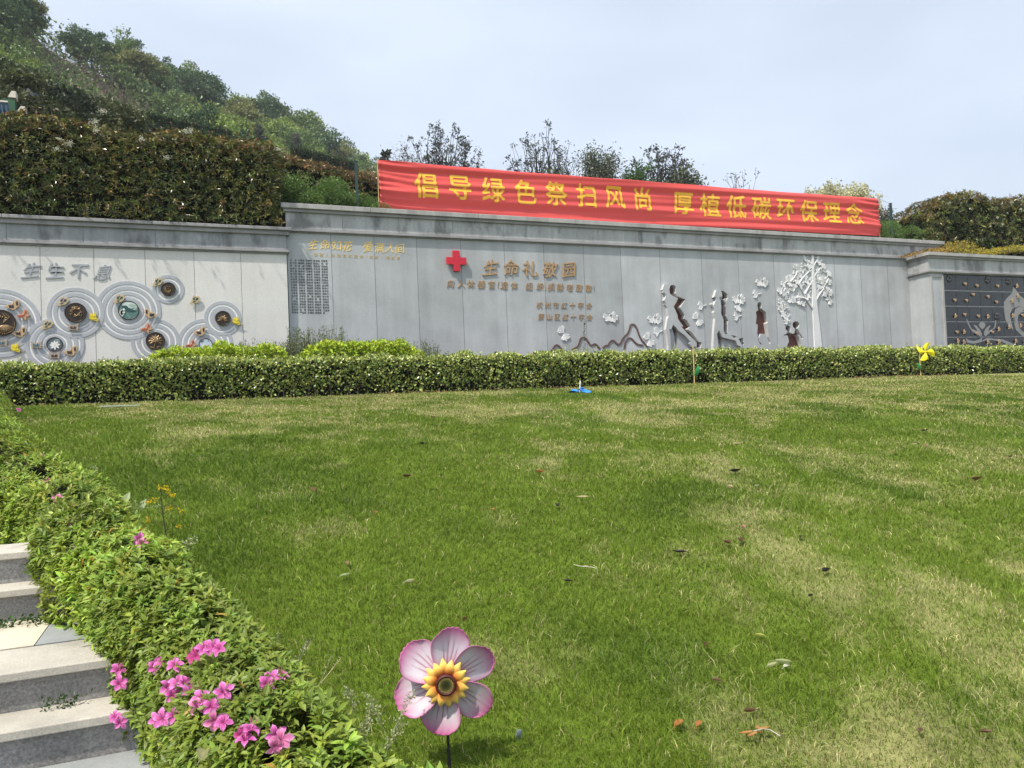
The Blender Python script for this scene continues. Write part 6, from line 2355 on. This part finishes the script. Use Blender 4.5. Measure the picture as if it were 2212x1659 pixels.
# ------------------------------------------------------------------ the big flower spinner in front
def build_flower():
    c = ray(963, 1471) * 2.62
    fwd = unit(np.array([c[0], c[1], 0]))
    root = empty('flower_spinner', (c[0], c[1], float(lawn_z(c[0], c[1]))), local=True)
    tag(root, 'large pink and white flower wind spinner on a black pole standing in the lawn', 'wind spinner')
    hz = c[2] - root.location.z
    # local frame: X right, Z up, -Y towards the viewer
    root.rotation_euler = (0, 0, math.atan2(-fwd[0], fwd[1]))
    ang = [80, 139, 200, 259, 322, 27]
    W0, W1 = np.array([0.66, 0.60, 0.65]), np.array([0.50, 0.13, 0.30])
    for k, a in enumerate(ang):
        a = math.radians(a)
        mb = MB()
        nt_, ns = 44, 37
        V, Cc = [], []
        for i in range(nt_):
            t = i / (nt_ - 1)
            for j in range(ns):
                s = -1 + 2 * j / (ns - 1)
                w = .064 * (math.sin(math.pi * (0.16 + .70 * t ** .9)) ** .75) if t < .999 else .0
                end = .184 - .026 * abs(s) ** 2.6 - .0045 * (1 - abs(math.cos(s * 9.0)))
                rr = .022 + (end - .022) * t
                w = .018 + .050 * math.sin(math.pi * .5 * min(1, t / .74)) ** .9 - .017 * max(0, (t - .74) / .26) ** 2
                x, y = rr, s * w
                tilt = -.34 * y + .012 * math.sin(t * 2.6) - .010 * s * s   # blades pitched like a propeller
                V.append((x * math.cos(a) - y * math.sin(a), tilt - .004, x * math.sin(a) + y * math.cos(a)))
                e = max(t ** 2.2, abs(s) ** 3.0 * .85)
                f = np.clip((e - .30) / .62, 0, 1)
                col = W0 * (1 - f) + W1 * f
                inner = np.clip((.40 - t) / .25, 0, 1)
                col = col * (1 - .45 * inner) + np.array([.62, .10, .22]) * .45 * inner
                for v0, ln in ((-.52, .72), (-.20, .84), (.14, .88), (.46, .74)):
                    cen = v0 * (.55 + .45 * t)
                    wid = .085 * max(0, (ln - t)) + .008
                    if t < ln:
                        g = math.exp(-((s - cen) / wid) ** 2) * min(1, (ln - t) * 4)
                        col = col * (1 - .72 * g) + np.array([.34, .035, .135]) * .72 * g
                Cc.append(col)
        F = [(i * ns + j, i * ns + j + 1, (i + 1) * ns + j + 1, (i + 1) * ns + j) for i in range(nt_ - 1) for j in range(ns - 1)]
        V = np.array(V) + np.array([0, 0, hz])
        mb.add(V, F, np.array(Cc))
        o = mb.build('petal', MT['printed'], root, smooth=True)
        so = o.modifiers.new('thickness', 'SOLIDIFY')
        so.thickness = .0016
        so.offset = 0
    # ring of yellow ray petals, two layers
    mb = MB()
    for lay in (0, 1):
        for k in range(8):
            a = 2 * math.pi * (k + .5 * lay) / 8 + .1
            V, Cc = [], []
            R = .083 if lay == 0 else .080
            for i in range(8):
                t = i / 7
                w = .0165 * math.sin(math.pi * min(.985, .26 + .74 * t)) ** .85
                for j in range(5):
                    s = -1 + 2 * j / 4
                    r = .028 + (R - .028) * t
                    y0 = -.016 - .004 * lay - .010 * math.sin(math.pi * t) - .004 * (1 - s * s)
                    V.append((r * math.cos(a) - s * w * math.sin(a), y0, r * math.sin(a) + s * w * math.cos(a) + hz))
                    f = np.clip((t - .10) / .62 + .12 * abs(s), 0, 1)
                    Cc.append(np.array([.78, .15, .02]) * (1 - f) + np.array([.90, .62, .13]) * f)
            mb.add(V, [(i * 5 + j, i * 5 + j + 1, (i + 1) * 5 + j + 1, (i + 1) * 5 + j) for i in range(7) for j in range(4)], np.array(Cc))
    mb.build('ray_ring', MT['printed'], root, smooth=True)
    mb = MB()
    disc(mb, 0, hz, .0355, -.018, .022, (.075, .014, .012), 40)
    rim(mb, 0, hz, .030, .0065, -.040, 40, (.085, .018, .014))
    mb.build('seed_rim', MT['printed'], root, smooth=False)
    mb = MB()
    disc(mb, 0, hz, .0255, -.039, .004, (.030, .034, .010), 36)
    for i in range(170):          # spiral of seeds
        r = .0255 * math.sqrt((i + .5) / 170)
        q = i * 2.39996
        f = r / .0255
        col = np.array([.050, .052, .016]) * (1 - f ** 3) + np.array([.42, .36, .10]) * f ** 3
        x, z = r * math.cos(q), hz + r * math.sin(q)
        s = .0008 + .0007 * f
        mb.add([(x - s, -.0432, z - s), (x + s, -.0432, z - s), (x + s, -.0432, z + s), (x - s, -.0432, z + s), (x, -.0452, z)], [(0, 1, 4), (1, 2, 4), (2, 3, 4), (3, 0, 4)], col)
    mb.build('seed_disc', MT['printed'], root)
    mb = MB()
    mb.tube([(0, -.016, hz), (0, .03, hz)], .008, 10)
    mb.tube([(0, .016, hz + .012), (0, .016, hz - .235)], .0045, 10)
    mb.tube([(0, .016, hz - .235), (.004, .016, -.10)], .0065, 10)
    mb.build('pole', MT['black_metal'], root, smooth=True)


build_flower()


# ------------------------------------------------------------------ little pinwheels by the hedge
def pinwheel_vanes(root, c, r, col, n=5, tilt=0.0, nm='vane', seed=0, lie=False):
    rg = np.random.default_rng(seed)
    mat = plain(nm + '_plastic', col, .35, var=.03, scale=5)
    nt = mat.node_tree
    for k in range(n):
        a = 2 * math.pi * k / n + tilt
        mb = MB()
        V = []
        for i in range(9):
            t = i / 8
            for j in range(7):
                s = j / 6
                th = a + s * 1.05
                rad = r * t * (1 - .42 * s ** 1.5)
                curl = r * .34 * math.sin(math.pi * s) * (t * (1.35 - t)) + .02 * s
                x, z, y = rad * math.cos(th), rad * math.sin(th), -curl
                if lie:
                    V.append((c[0] + x, c[1] + z * .9, c[2] + curl * 1.1 + .03 * math.sin(a * 2)))
                else:
                    V.append((c[0] + x * .94, c[1] + y - x * .30, c[2] + z))
        mb.add(V, [(i * 7 + j, i * 7 + j + 1, (i + 1) * 7 + j + 1, (i + 1) * 7 + j) for i in range(8) for j in range(6)])
        mb.build(nm, mat, root, smooth=True)


def green_leaf(root, p, L, W, ang):
    mb = MB()
    V = []
    for i in range(9):
        t = i / 8
        w = W * math.sin(math.pi * (.06 + .9 * t)) ** .7
        for s in (-1, 0, 1):
            x, z = L * t, s * w * .5
            V.append((p[0] + x * math.cos(ang) - z * math.sin(ang), p[1] - .02 * (1 - abs(s)) - .02 * math.sin(t * 3), p[2] + x * math.sin(ang) + z * math.cos(ang)))
    mb.add(V, [(i * 3 + j, i * 3 + j + 1, (i + 1) * 3 + j + 1, (i + 1) * 3 + j) for i in range(8) for j in range(2)])
    mb.build('leaf', plain('green_plastic', (.012, .20, .045), .4), root, smooth=True)


def build_pinwheels():
    Y = 14.80
    # stick without its head
    b, t = ony(1500, 825, Y), ony(1497, 747, Y)
    root = empty('pinwheel_stick', (b[0], Y, .3))
    tag(root, 'bare wooden pinwheel stick with one green leaf stuck in the lawn edge', 'pinwheel stick', 'pinwheels along the hedge')
    m = MB()
    m.tube([(b[0], Y, .2), (t[0], Y, t[2])], .013, 7)
    m.build('stick', MT['wood'], root)
    p = ony(1500, 812, Y)
    green_leaf(root, (p[0], Y - .01, p[2]), .26, .125, 1.05)
    # yellow pinwheel
    b, t, h = ony(1989, 813, Y), ony(1985, 742, Y), ony(1994, 760, Y)
    root = empty('yellow_pinwheel', (b[0], Y, .3))
    tag(root, 'yellow plastic pinwheel on a wooden stick with a green leaf', 'pinwheel', 'pinwheels along the hedge')
    m = MB()
    m.tube([(b[0], Y, .2), (t[0], Y, t[2] - .1)], .013, 7)
    m.build('stick', MT['wood'], root)
    pinwheel_vanes(root, (h[0], Y - .06, h[2]), .27, (.85, .72, .01), 4, .95, 'vane', 3)
    m = MB()
    m.tube([(h[0], Y + .02, h[2]), (h[0], Y - .16, h[2])], .018, 8)
    m.build('hub', plain('yellow_hub', (.8, .66, .01), .4), root)
    p = ony(1987, 800, Y)
    green_leaf(root, (p[0], Y - .01, p[2]), .22, .10, 2.0)
    # blue pinwheel lying on the grass
    q = onlawn(1252, 850)
    root = empty('blue_pinwheel', tuple(q))
    tag(root, 'bright blue plastic pinwheel lying on the grass before the hedge', 'pinwheel', 'pinwheels along the hedge')
    pinwheel_vanes(root, (q[0], q[1], q[2] + .035), .235, (.012, .23, .74), 5, .3, 'blue_vane', 5, True)
    m = MB()
    m.tube([(q[0], q[1], q[2] + .02), (q[0] + .02, q[1], q[2] + .18), (q[0] + .03, q[1] + .01, q[2] + .24)], [.012, .010, .014], 7, None)
    m.build('pin', plain('white_plastic_pin', (.7, .7, .6), .4), root)
    # pale strip on the ground by the hedge, left
    q = onlawn(258, 880)
    root = empty('plastic_strip', tuple(q))
    tag(root, 'thin pale green plastic strip lying along the hedge foot', 'strip')
    m = MB()
    m.box(q[0] - .28, q[0] + .30, q[1] - .02, q[1] + .03, q[2] + .01, q[2] + .032)
    bevel_on(m.build('strip', plain('pale_plastic', (.30, .36, .30), .5), root), .008)
    q = onlawn(1122, 1613)
    m = MB()
    V = [(q[0] + x, q[1] + y, q[2] + .05 + z) for x, y, z in ((-.008, 0, .012), (.007, -.006, .014), (.012, 0, -.008), (.005, .007, -.028), (-.009, .005, -.014), (0, -.007, -.004))]
    m.add(V, [(0, 1, 5), (1, 2, 5), (2, 3, 5), (3, 4, 5), (4, 0, 5)])
    tag(m.build('paper_scrap', plain('blue_grey_film', (.22, .28, .33), .4)), 'small blue grey film scrap lying in the front lawn', 'scrap')


build_pinwheels()


# ------------------------------------------------------------------ fallen leaves
def curled_leaf(name, p, L, W, yaw, curl, col, lift=.02, under=None):
    mb = MB()
    V, Cc = [], []
    for i in range(9):
        t = i / 8
        w = W * .5 * math.sin(math.pi * (.04 + .93 * t)) ** .8
        for j in range(5):
            s = -1 + .5 * j
            x = L * (t - .5)
            z = lift + curl * abs(s) ** 2 * w * 1.6 + curl * .35 * L * (t - .5) ** 2 * 2
            V.append((p[0] + x * math.cos(yaw) - s * w * math.sin(yaw), p[1] + x * math.sin(yaw) + s * w * math.cos(yaw), p[2] + z))
            Cc.append(np.asarray(col) * (0.72 if j == 2 else 1.0) * (1.15 - .3 * t))
    mb.add(V, [(i * 5 + j, i * 5 + j + 1, (i + 1) * 5 + j + 1, (i + 1) * 5 + j) for i in range(8) for j in range(4)], np.array(Cc))
    o = mb.build(name, MT['leaf'], None, smooth=True)
    m = MB()
    x = -L * .5
    a = np.array([p[0] + x * math.cos(yaw), p[1] + x * math.sin(yaw), p[2] + lift + curl * .17 * L])
    m.tube([a, a - np.array([math.cos(yaw), math.sin(yaw), .3]) * .018], .0012, 4, np.asarray(col) * .6)
    m.build('leaf_stalk', MT['bark'], o)
    return o


def build_fallen():
    TAN, BRN, ORG, BLK, CRM, PNK, GRN = (.33, .20, .10), (.12, .06, .03), (.46, .20, .06), (.022, .018, .014), (.58, .48, .28), (.42, .22, .17), (.34, .40, .20)
    L = [(678, 1068, TAN, .090, 'large tan curled leaf on a dry patch left of the lawn middle'), (879, 1037, BRN, .075, 'brown leaf standing on edge in the middle of the lawn'), (813, 1115, ORG, .060, 'orange brown leaf below the lawn middle'), (749, 1227, TAN, .065, 'tan leaf alone in front of the azalea border'),
         (747, 1253, GRN, .070, 'pale green leaf just below a tan leaf'), (1065, 1108, ORG, .065, 'upright orange leaf above the flower spinner'), (912, 965, BLK, .085, 'dark leaf in the far middle of the lawn'), (936, 906, BRN, .085, 'brown leaf near the hedge in the far lawn'),
         (1594, 964, CRM, .12, 'pale cream curled leaf below the striding figures'), (1589, 1025, BLK, .13, 'large black leaf right of the lawn middle'), (1576, 1060, CRM, .085, 'cream leaf just below the large black leaf'), (1636, 1057, GRN, .075, 'pale greenish leaf right of a cream leaf'),
         (1205, 1101, BLK, .10, 'dark flat leaf above the flower spinner'), (1258, 1081, CRM, .085, 'cream leaf beside a dark flat leaf'), (1166, 1027, ORG, .07, 'small orange leaf in the middle of the lawn'), (1606, 1148, PNK, .075, 'pinkish leaf standing upright on the right lawn'),
         (1601, 1177, BRN, .095, 'brown leaf under the pinkish one'), (1571, 1182, BRN, .085, 'slim brown leaf next to another brown leaf'), (1468, 1202, BLK, .085, 'black sliver of leaf beside a bare earth patch'), (1785, 1244, BLK, .080, 'dark leaf above a pale dry patch on the right'),
         (1997, 935, BLK, .14, 'long dark leaf in the far right lawn'), (2113, 889, BLK, .10, 'small dark leaf near the hedge at the far right'), (1974, 965, CRM, .08, 'tiny cream leaf in the far right lawn'), (2000, 968, PNK, .08, 'pinkish curled leaf beside a tiny cream one'), (1180, 907, CRM, .10, 'cream leaf below the blue pinwheel'),
         (1730, 1168, BLK, .06, 'thin dark leaf on the right lawn'), (2181, 992, BLK, .09, 'dark leaf at the right edge of the lawn'), (2110, 1043, BRN, .10, 'brown twiggy leaf near the right edge'), (1526, 1407, BRN, .050, 'small brown leaf halfway down the near right lawn'),
         (1548, 1483, BRN, .050, 'folded reddish brown leaf near the front'), (1467, 1580, ORG, .062, 'bright orange brown leaf, first of a pair near the front'), (1510, 1581, ORG, .055, 'bright orange brown leaf, second of a pair near the front'), (1621, 1552, BRN, .050, 'dark brown leaf above the twig with leaves'),
         (1225, 1265, BLK, .055, 'dark leaf below the white root twig'), (2130, 1597, BRN, .045, 'dull brown leaf in the front right corner'), (1989, 1592, BRN, .04, 'brown leaf sunk in grass at the front right'), (1641, 1388, (.40, .42, .10), .045, 'yellow green curved blade above the pale curled leaf'),
         (1752, 1298, BLK, .045, 'small black leaf near the pale dry patch'), (1005, 1350, BRN, .04, 'brown leaf just behind the top petal of the spinner')]
    rg = np.random.default_rng(8)
    for i, (u, v, c, sz, lab) in enumerate(L):
        p = onlawn(u, v)
        o = curled_leaf('fallen_leaf', p, sz * 1.05, sz * .42, rg.uniform(0, 3.14) if i not in (9, 20) else .2, rg.uniform(.3, 1.1), np.array(c) * rg.uniform(.9, 1.1), .025)
        tag(o, lab, 'leaf', 'fallen leaves scattered on the lawn')
    # pale petals dropped along the far edge
    k = 0
    for u, v in ((160, 884), (215, 890), (285, 893), (335, 905), (436, 873), (300, 878), (560, 885), (650, 880), (715, 905), (1340, 868), (1410, 862), (1475, 875), (1540, 880), (1620, 872), (1715, 880), (1790, 862), (1865, 856), (1970, 868), (2030, 850), (2100, 868)):
        p = onlawn(u, v)
        o = curled_leaf('fallen_leaf', p, rg.uniform(.05, .09), .035, rg.uniform(0, 3), rg.uniform(.3, 1), np.array(CRM) * rg.uniform(.9, 1.25), .02)
        tag(o, 'tiny cream petal like leaf dropped near the clipped hedge', 'leaf', 'tiny cream leaves near the hedge')
    # pale green curled leaf with a pale underside
    p = onlawn(1690, 1452)
    root = empty('curled_magnolia_leaf', tuple(p))
    tag(root, 'big pale green curled leaf with white underside on the near right lawn', 'leaf')
    for dx, dy, l, w, yw, cu, c in ((0.01, 0, .070, .024, -.8, 1.2, (.34, .38, .17)), (-.045, .01, .07, .02, .25, .8, (.48, .48, .26)), (.008, -.02, .045, .022, .3, .4, (.66, .66, .56))):
        q = curled_leaf('blade', p + np.array([dx, dy, 0]), l, w, yw, cu, c, .03)
        place_under(q, root)
    # twig with orange leaves
    p = onlawn(1640, 1597)
    root = empty('leafy_twig', tuple(p))
    tag(root, 'small fallen twig carrying four orange brown leaves at the front', 'twig')
    m = MB()
    m.tube([p + np.array([-.05, .01, .03]), p + np.array([.02, 0, .035]), p + np.array([.045, -.01, .03]), p + np.array([.055, -.05, .02])], [.0015, .002, .0022, .0025], 5, (.42, .38, .33))
    m.build('stem', MT['bark'], root)
    for dx, dy, yw, l in ((-.055, .006, 3.0, .055), (-.045, -.018, 3.4, .058), (.012, .02, 1.2, .04), (.03, .004, .0, .05)):
        place_under(curled_leaf('leaf', p + np.array([dx, dy, 0]), l, .016, yw, .5, (.44, .22, .07), .03), root)
    # white root twig
    p = onlawn(1262, 1238)
    root = empty('root_twig', tuple(p))
    tag(root, 'thin whitish forked root twig on the lush middle lawn', 'twig')
    m = MB()
    m.tube([p + np.array([-.05, .03, .05]), p + np.array([-.03, .0, .045]), p + np.array([0, -.01, .04]), p + np.array([.04, -.03, .035]), p + np.array([.055, -.05, .03])], .0018, 5, (.62, .58, .48))
    m.tube([p + np.array([-.01, -.005, .042]), p + np.array([.03, .005, .04])], .0012, 4, (.62, .58, .48))
    m.build('stem', MT['bark'], root)
    p = onlawn(888, 1272)
    root = empty('leafy_twig', tuple(p))
    tag(root, 'fallen sprig with one pale leaf left of the spinner', 'twig')
    m = MB()
    m.tube([p + np.array([-.045, 0, .03]), p + np.array([.0, .01, .035]), p + np.array([.035, .0, .03])], .0016, 5, (.15, .11, .06))
    m.build('stem', MT['bark'], root)
    place_under(curled_leaf('leaf', p + np.array([.0, .012, 0]), .06, .022, .4, .8, (.50, .47, .28), .035), root)


build_fallen()


# ------------------------------------------------------------------ weeds by the azaleas
def weed(label, name, pts, rad, col, n, leafL, lw, lcol, where=(0.3, 1.0), side=.02, parts='seed_pods'):
    """pts: list of (u, v, metres along the ray)."""
    P = np.array([ray(u, v) * d for u, v, d in pts])
    root = empty(name, tuple(P[0]))
    tag(root, label, 'weed')
    t = np.linspace(0, len(P) - 1, 12)
    Q = np.stack([np.interp(t, range(len(P)), P[:, k]) for k in range(3)], 1)
    Q[1:-1] = (Q[:-2] + 2 * Q[1:-1] + Q[2:]) / 4
    m = MB()
    m.tube(Q, np.linspace(rad, rad * .45, 12), 5, col)
    mm = MB()
    if n:
        s = RNG.uniform(where[0], where[1], n) * 11
        B = np.stack([np.interp(s, range(12), Q[:, k]) for k in range(3)], 1)
        off = rdir(n) * side * RNG.uniform(.4, 1.2, (n, 1))
        off[:, 2] = np.abs(off[:, 2])
        for b, o in zip(B, off):
            m.tube([b, b + o], rad * .25, 3, col, cap=False)
        leaf4(mm, B + off, unit(off + RNG.normal(0, .01, (n, 3))), rdir(n), RNG.uniform(.7, 1.3, n) * leafL, leafL * lw, tints(n, lcol, .2, .08))
    m.build('stem', MT['bark'], root)
    if n:
        mm.build(parts, MT['petal'], root)
    return root, Q


def build_weeds():
    # branched stalk with little yellow flowers
    root, Q = weed('tall dark stalk with tiny yellow flowers rising from the azalea border', 'mustard_weed', [(364, 1212, 4.05), (358, 1150, 4.05), (350, 1100, 4.05), (347, 1053, 4.05)], .0045, (.055, .05, .03), 0, .01, 1, (0, 0, 0))
    m, f = MB(), MB()
    D = 4.05
    for (u0, v0), (u1, v1), (u2, v2) in (((358, 1150), (368, 1128), (390, 1105)), ((352, 1112), (332, 1095), (322, 1085)), ((350, 1095), (372, 1085), (374, 1070)), ((355, 1135), (330, 1125), (322, 1122)), ((349, 1070), (356, 1060), (357, 1053)), ((348, 1065), (345, 1056), (344, 1052)), ((353, 1110), (362, 1104), (366, 1098)), ((357, 1145), (376, 1140), (387, 1138)), ((349, 1080), (362, 1070), (366, 1063)), ((351, 1100), (340, 1090), (336, 1078))):
        m.tube([ray(u0, v0) * D, ray(u1, v1) * D, ray(u2, v2) * D], [.002, .0015, .001], 4, (.07, .075, .03))
        c = ray(u2, v2) * D
        k = 14
        leaf4(f, c + RNG.normal(0, .006, (k, 3)), rdir(k), rdir(k), .012, .010, tints(k, (.62, .46, .02), .15, .04))
    m.build('branches_or_core', MT['bark'], root)
    f.build('flowers', MT['petal'], root)
    # pale vine lying across
    root, Q = weed('pale green vine shoot with round leaves reaching over the lawn', 'vine_shoot', [(225, 1100, 4.6), (262, 1099, 4.4), (300, 1098, 4.25), (345, 1095, 4.1)], .003, (.22, .27, .10), 26, .022, .7, (.26, .34, .13), (.2, 1.0), .03, 'leaves')
    mm = MB()
    for u, v, d, l in ((241, 1092, 4.5, .07), (268, 1086, 4.4, .085), (262, 1108, 4.4, .05), (305, 1096, 4.25, .07), (292, 1104, 4.3, .03)):
        leaf8(mm, (ray(u, v + 8) * d)[None], unit(np.array([[.3, 0, 1.0]])), unit(np.array([[-.4, -.9, .2]])), np.array([l]), np.array([l * .55]), np.array([[.36, .43, .22]]))
    mm.build('leaf', MT['leaf'], root)
    S = (.19, .22, .10)
    weed('thin upright grass stalk at the azalea edge left of the spinner', 'grass_stalk', [(607, 1455, 3.0), (604, 1410, 3.0), (601, 1366, 3.0)], .0028, (.30, .34, .14), 60, .008, .4, (.33, .36, .18), (.45, 1.0), .005)
    weed('slanting green grass stalk crossing another before the lawn', 'grass_stalk', [(672, 1500, 2.75), (695, 1470, 2.75), (718, 1405 + 10, 2.75)], .0022, (.28, .33, .14), 30, .008, .4, (.34, .38, .19), (.6, 1.0), .004)
    weed('slanting dry straw coloured grass stalk crossing a green one', 'grass_stalk', [(676, 1495, 2.7), (710, 1455, 2.72), (737, 1421, 2.75)], .002, (.45, .38, .22), 20, .008, .4, (.50, .43, .26), (.6, 1.0), .004)
    for i, (pts, lab) in enumerate([
        ([(765, 1560, 2.55), (762, 1520, 2.55), (746, 1485, 2.55)], 'feathery seed weed at the azalea border, nearest the crossing stalks'),
        ([(838, 1600, 2.5), (815, 1540, 2.55), (792, 1505, 2.6)], 'feathery seed weed with bent stem beside the spinner'),
        ([(792, 1590, 2.45), (800, 1555, 2.5), (805, 1520, 2.5)], 'feathery seed weed growing between two bent ones'),
        ([(772, 1640, 2.35), (782, 1590, 2.4), (790, 1560, 2.4)], 'feathery seed weed low beside the azalea leaves'),
        ([(845, 1585, 2.45), (870, 1540, 2.5), (893, 1500, 2.55)], 'seed weed leaning towards the pink spinner'),
        ([(700, 1560, 2.55), (690, 1520, 2.6), (668, 1482, 2.65)], 'seed weed with pale pods inside the azalea edge'),
        ([(1010 - 190, 1655, 2.3), (845, 1600, 2.35), (872, 1562, 2.4)], 'long curved weed stem low at the front edge'),
        ([(640, 1440, 2.95), (655, 1410, 3.0), (668, 1388, 3.0)], 'dry seed weed behind the upright grass stalk')]):
        weed(lab, 'seed_weed', pts, .0014, (.20, .22, .12), 70, .0075, .8, (.40, .42, .24), (.25, 1.0), .016)
    for i, (pts, lab) in enumerate([([(178, 1060, 5.2), (196, 1030, 5.2), (206, 1012, 5.2)], 'pale seeded weed high in the far azalea border'), ([(255, 1150, 4.4), (262, 1125, 4.4), (268, 1108, 4.4)], 'pale seeded weed in the middle of the azalea border'), ([(398, 1200, 3.9), (405, 1180, 3.9), (414, 1166, 3.9)], 'pale seeded weed beside the dark flower stalk')]):
        weed(lab, 'seed_weed', pts, .002, (.22, .26, .12), 60, .012, .8, (.40, .44, .22), (.3, 1), .03)
    # pale dead leaf lying on the border in the foreground
    p = ray(440, 1640) * 2.12
    o = curled_leaf('withered_leaf', p, .055, .034, 1.2, 1.1, (.50, .48, .26), .0)
    tag(o, 'withered pale yellow leaf lying on the azalea border in front', 'leaf')


build_weeds()


# ------------------------------------------------------------------ hazy air
def build_haze():
    mb = MB()
    mb.box(-160, 330, -40, 330, -3.6, 175)
    m, nt, b = new_mat('hazy_air')
    nt.nodes.remove(b)
    v = N_(nt, 'ShaderNodeVolumePrincipled')
    v.inputs['Color'].default_value = (.86, .92, 1.0, 1)
    v.inputs['Density'].default_value = 0.0005
    v.inputs['Anisotropy'].default_value = 0.0
    nt.links.new(v.outputs['Volume'], nt.nodes['Material Output'].inputs['Volume'])
    tag(mb.build('haze', m), kind='stuff')


build_haze()
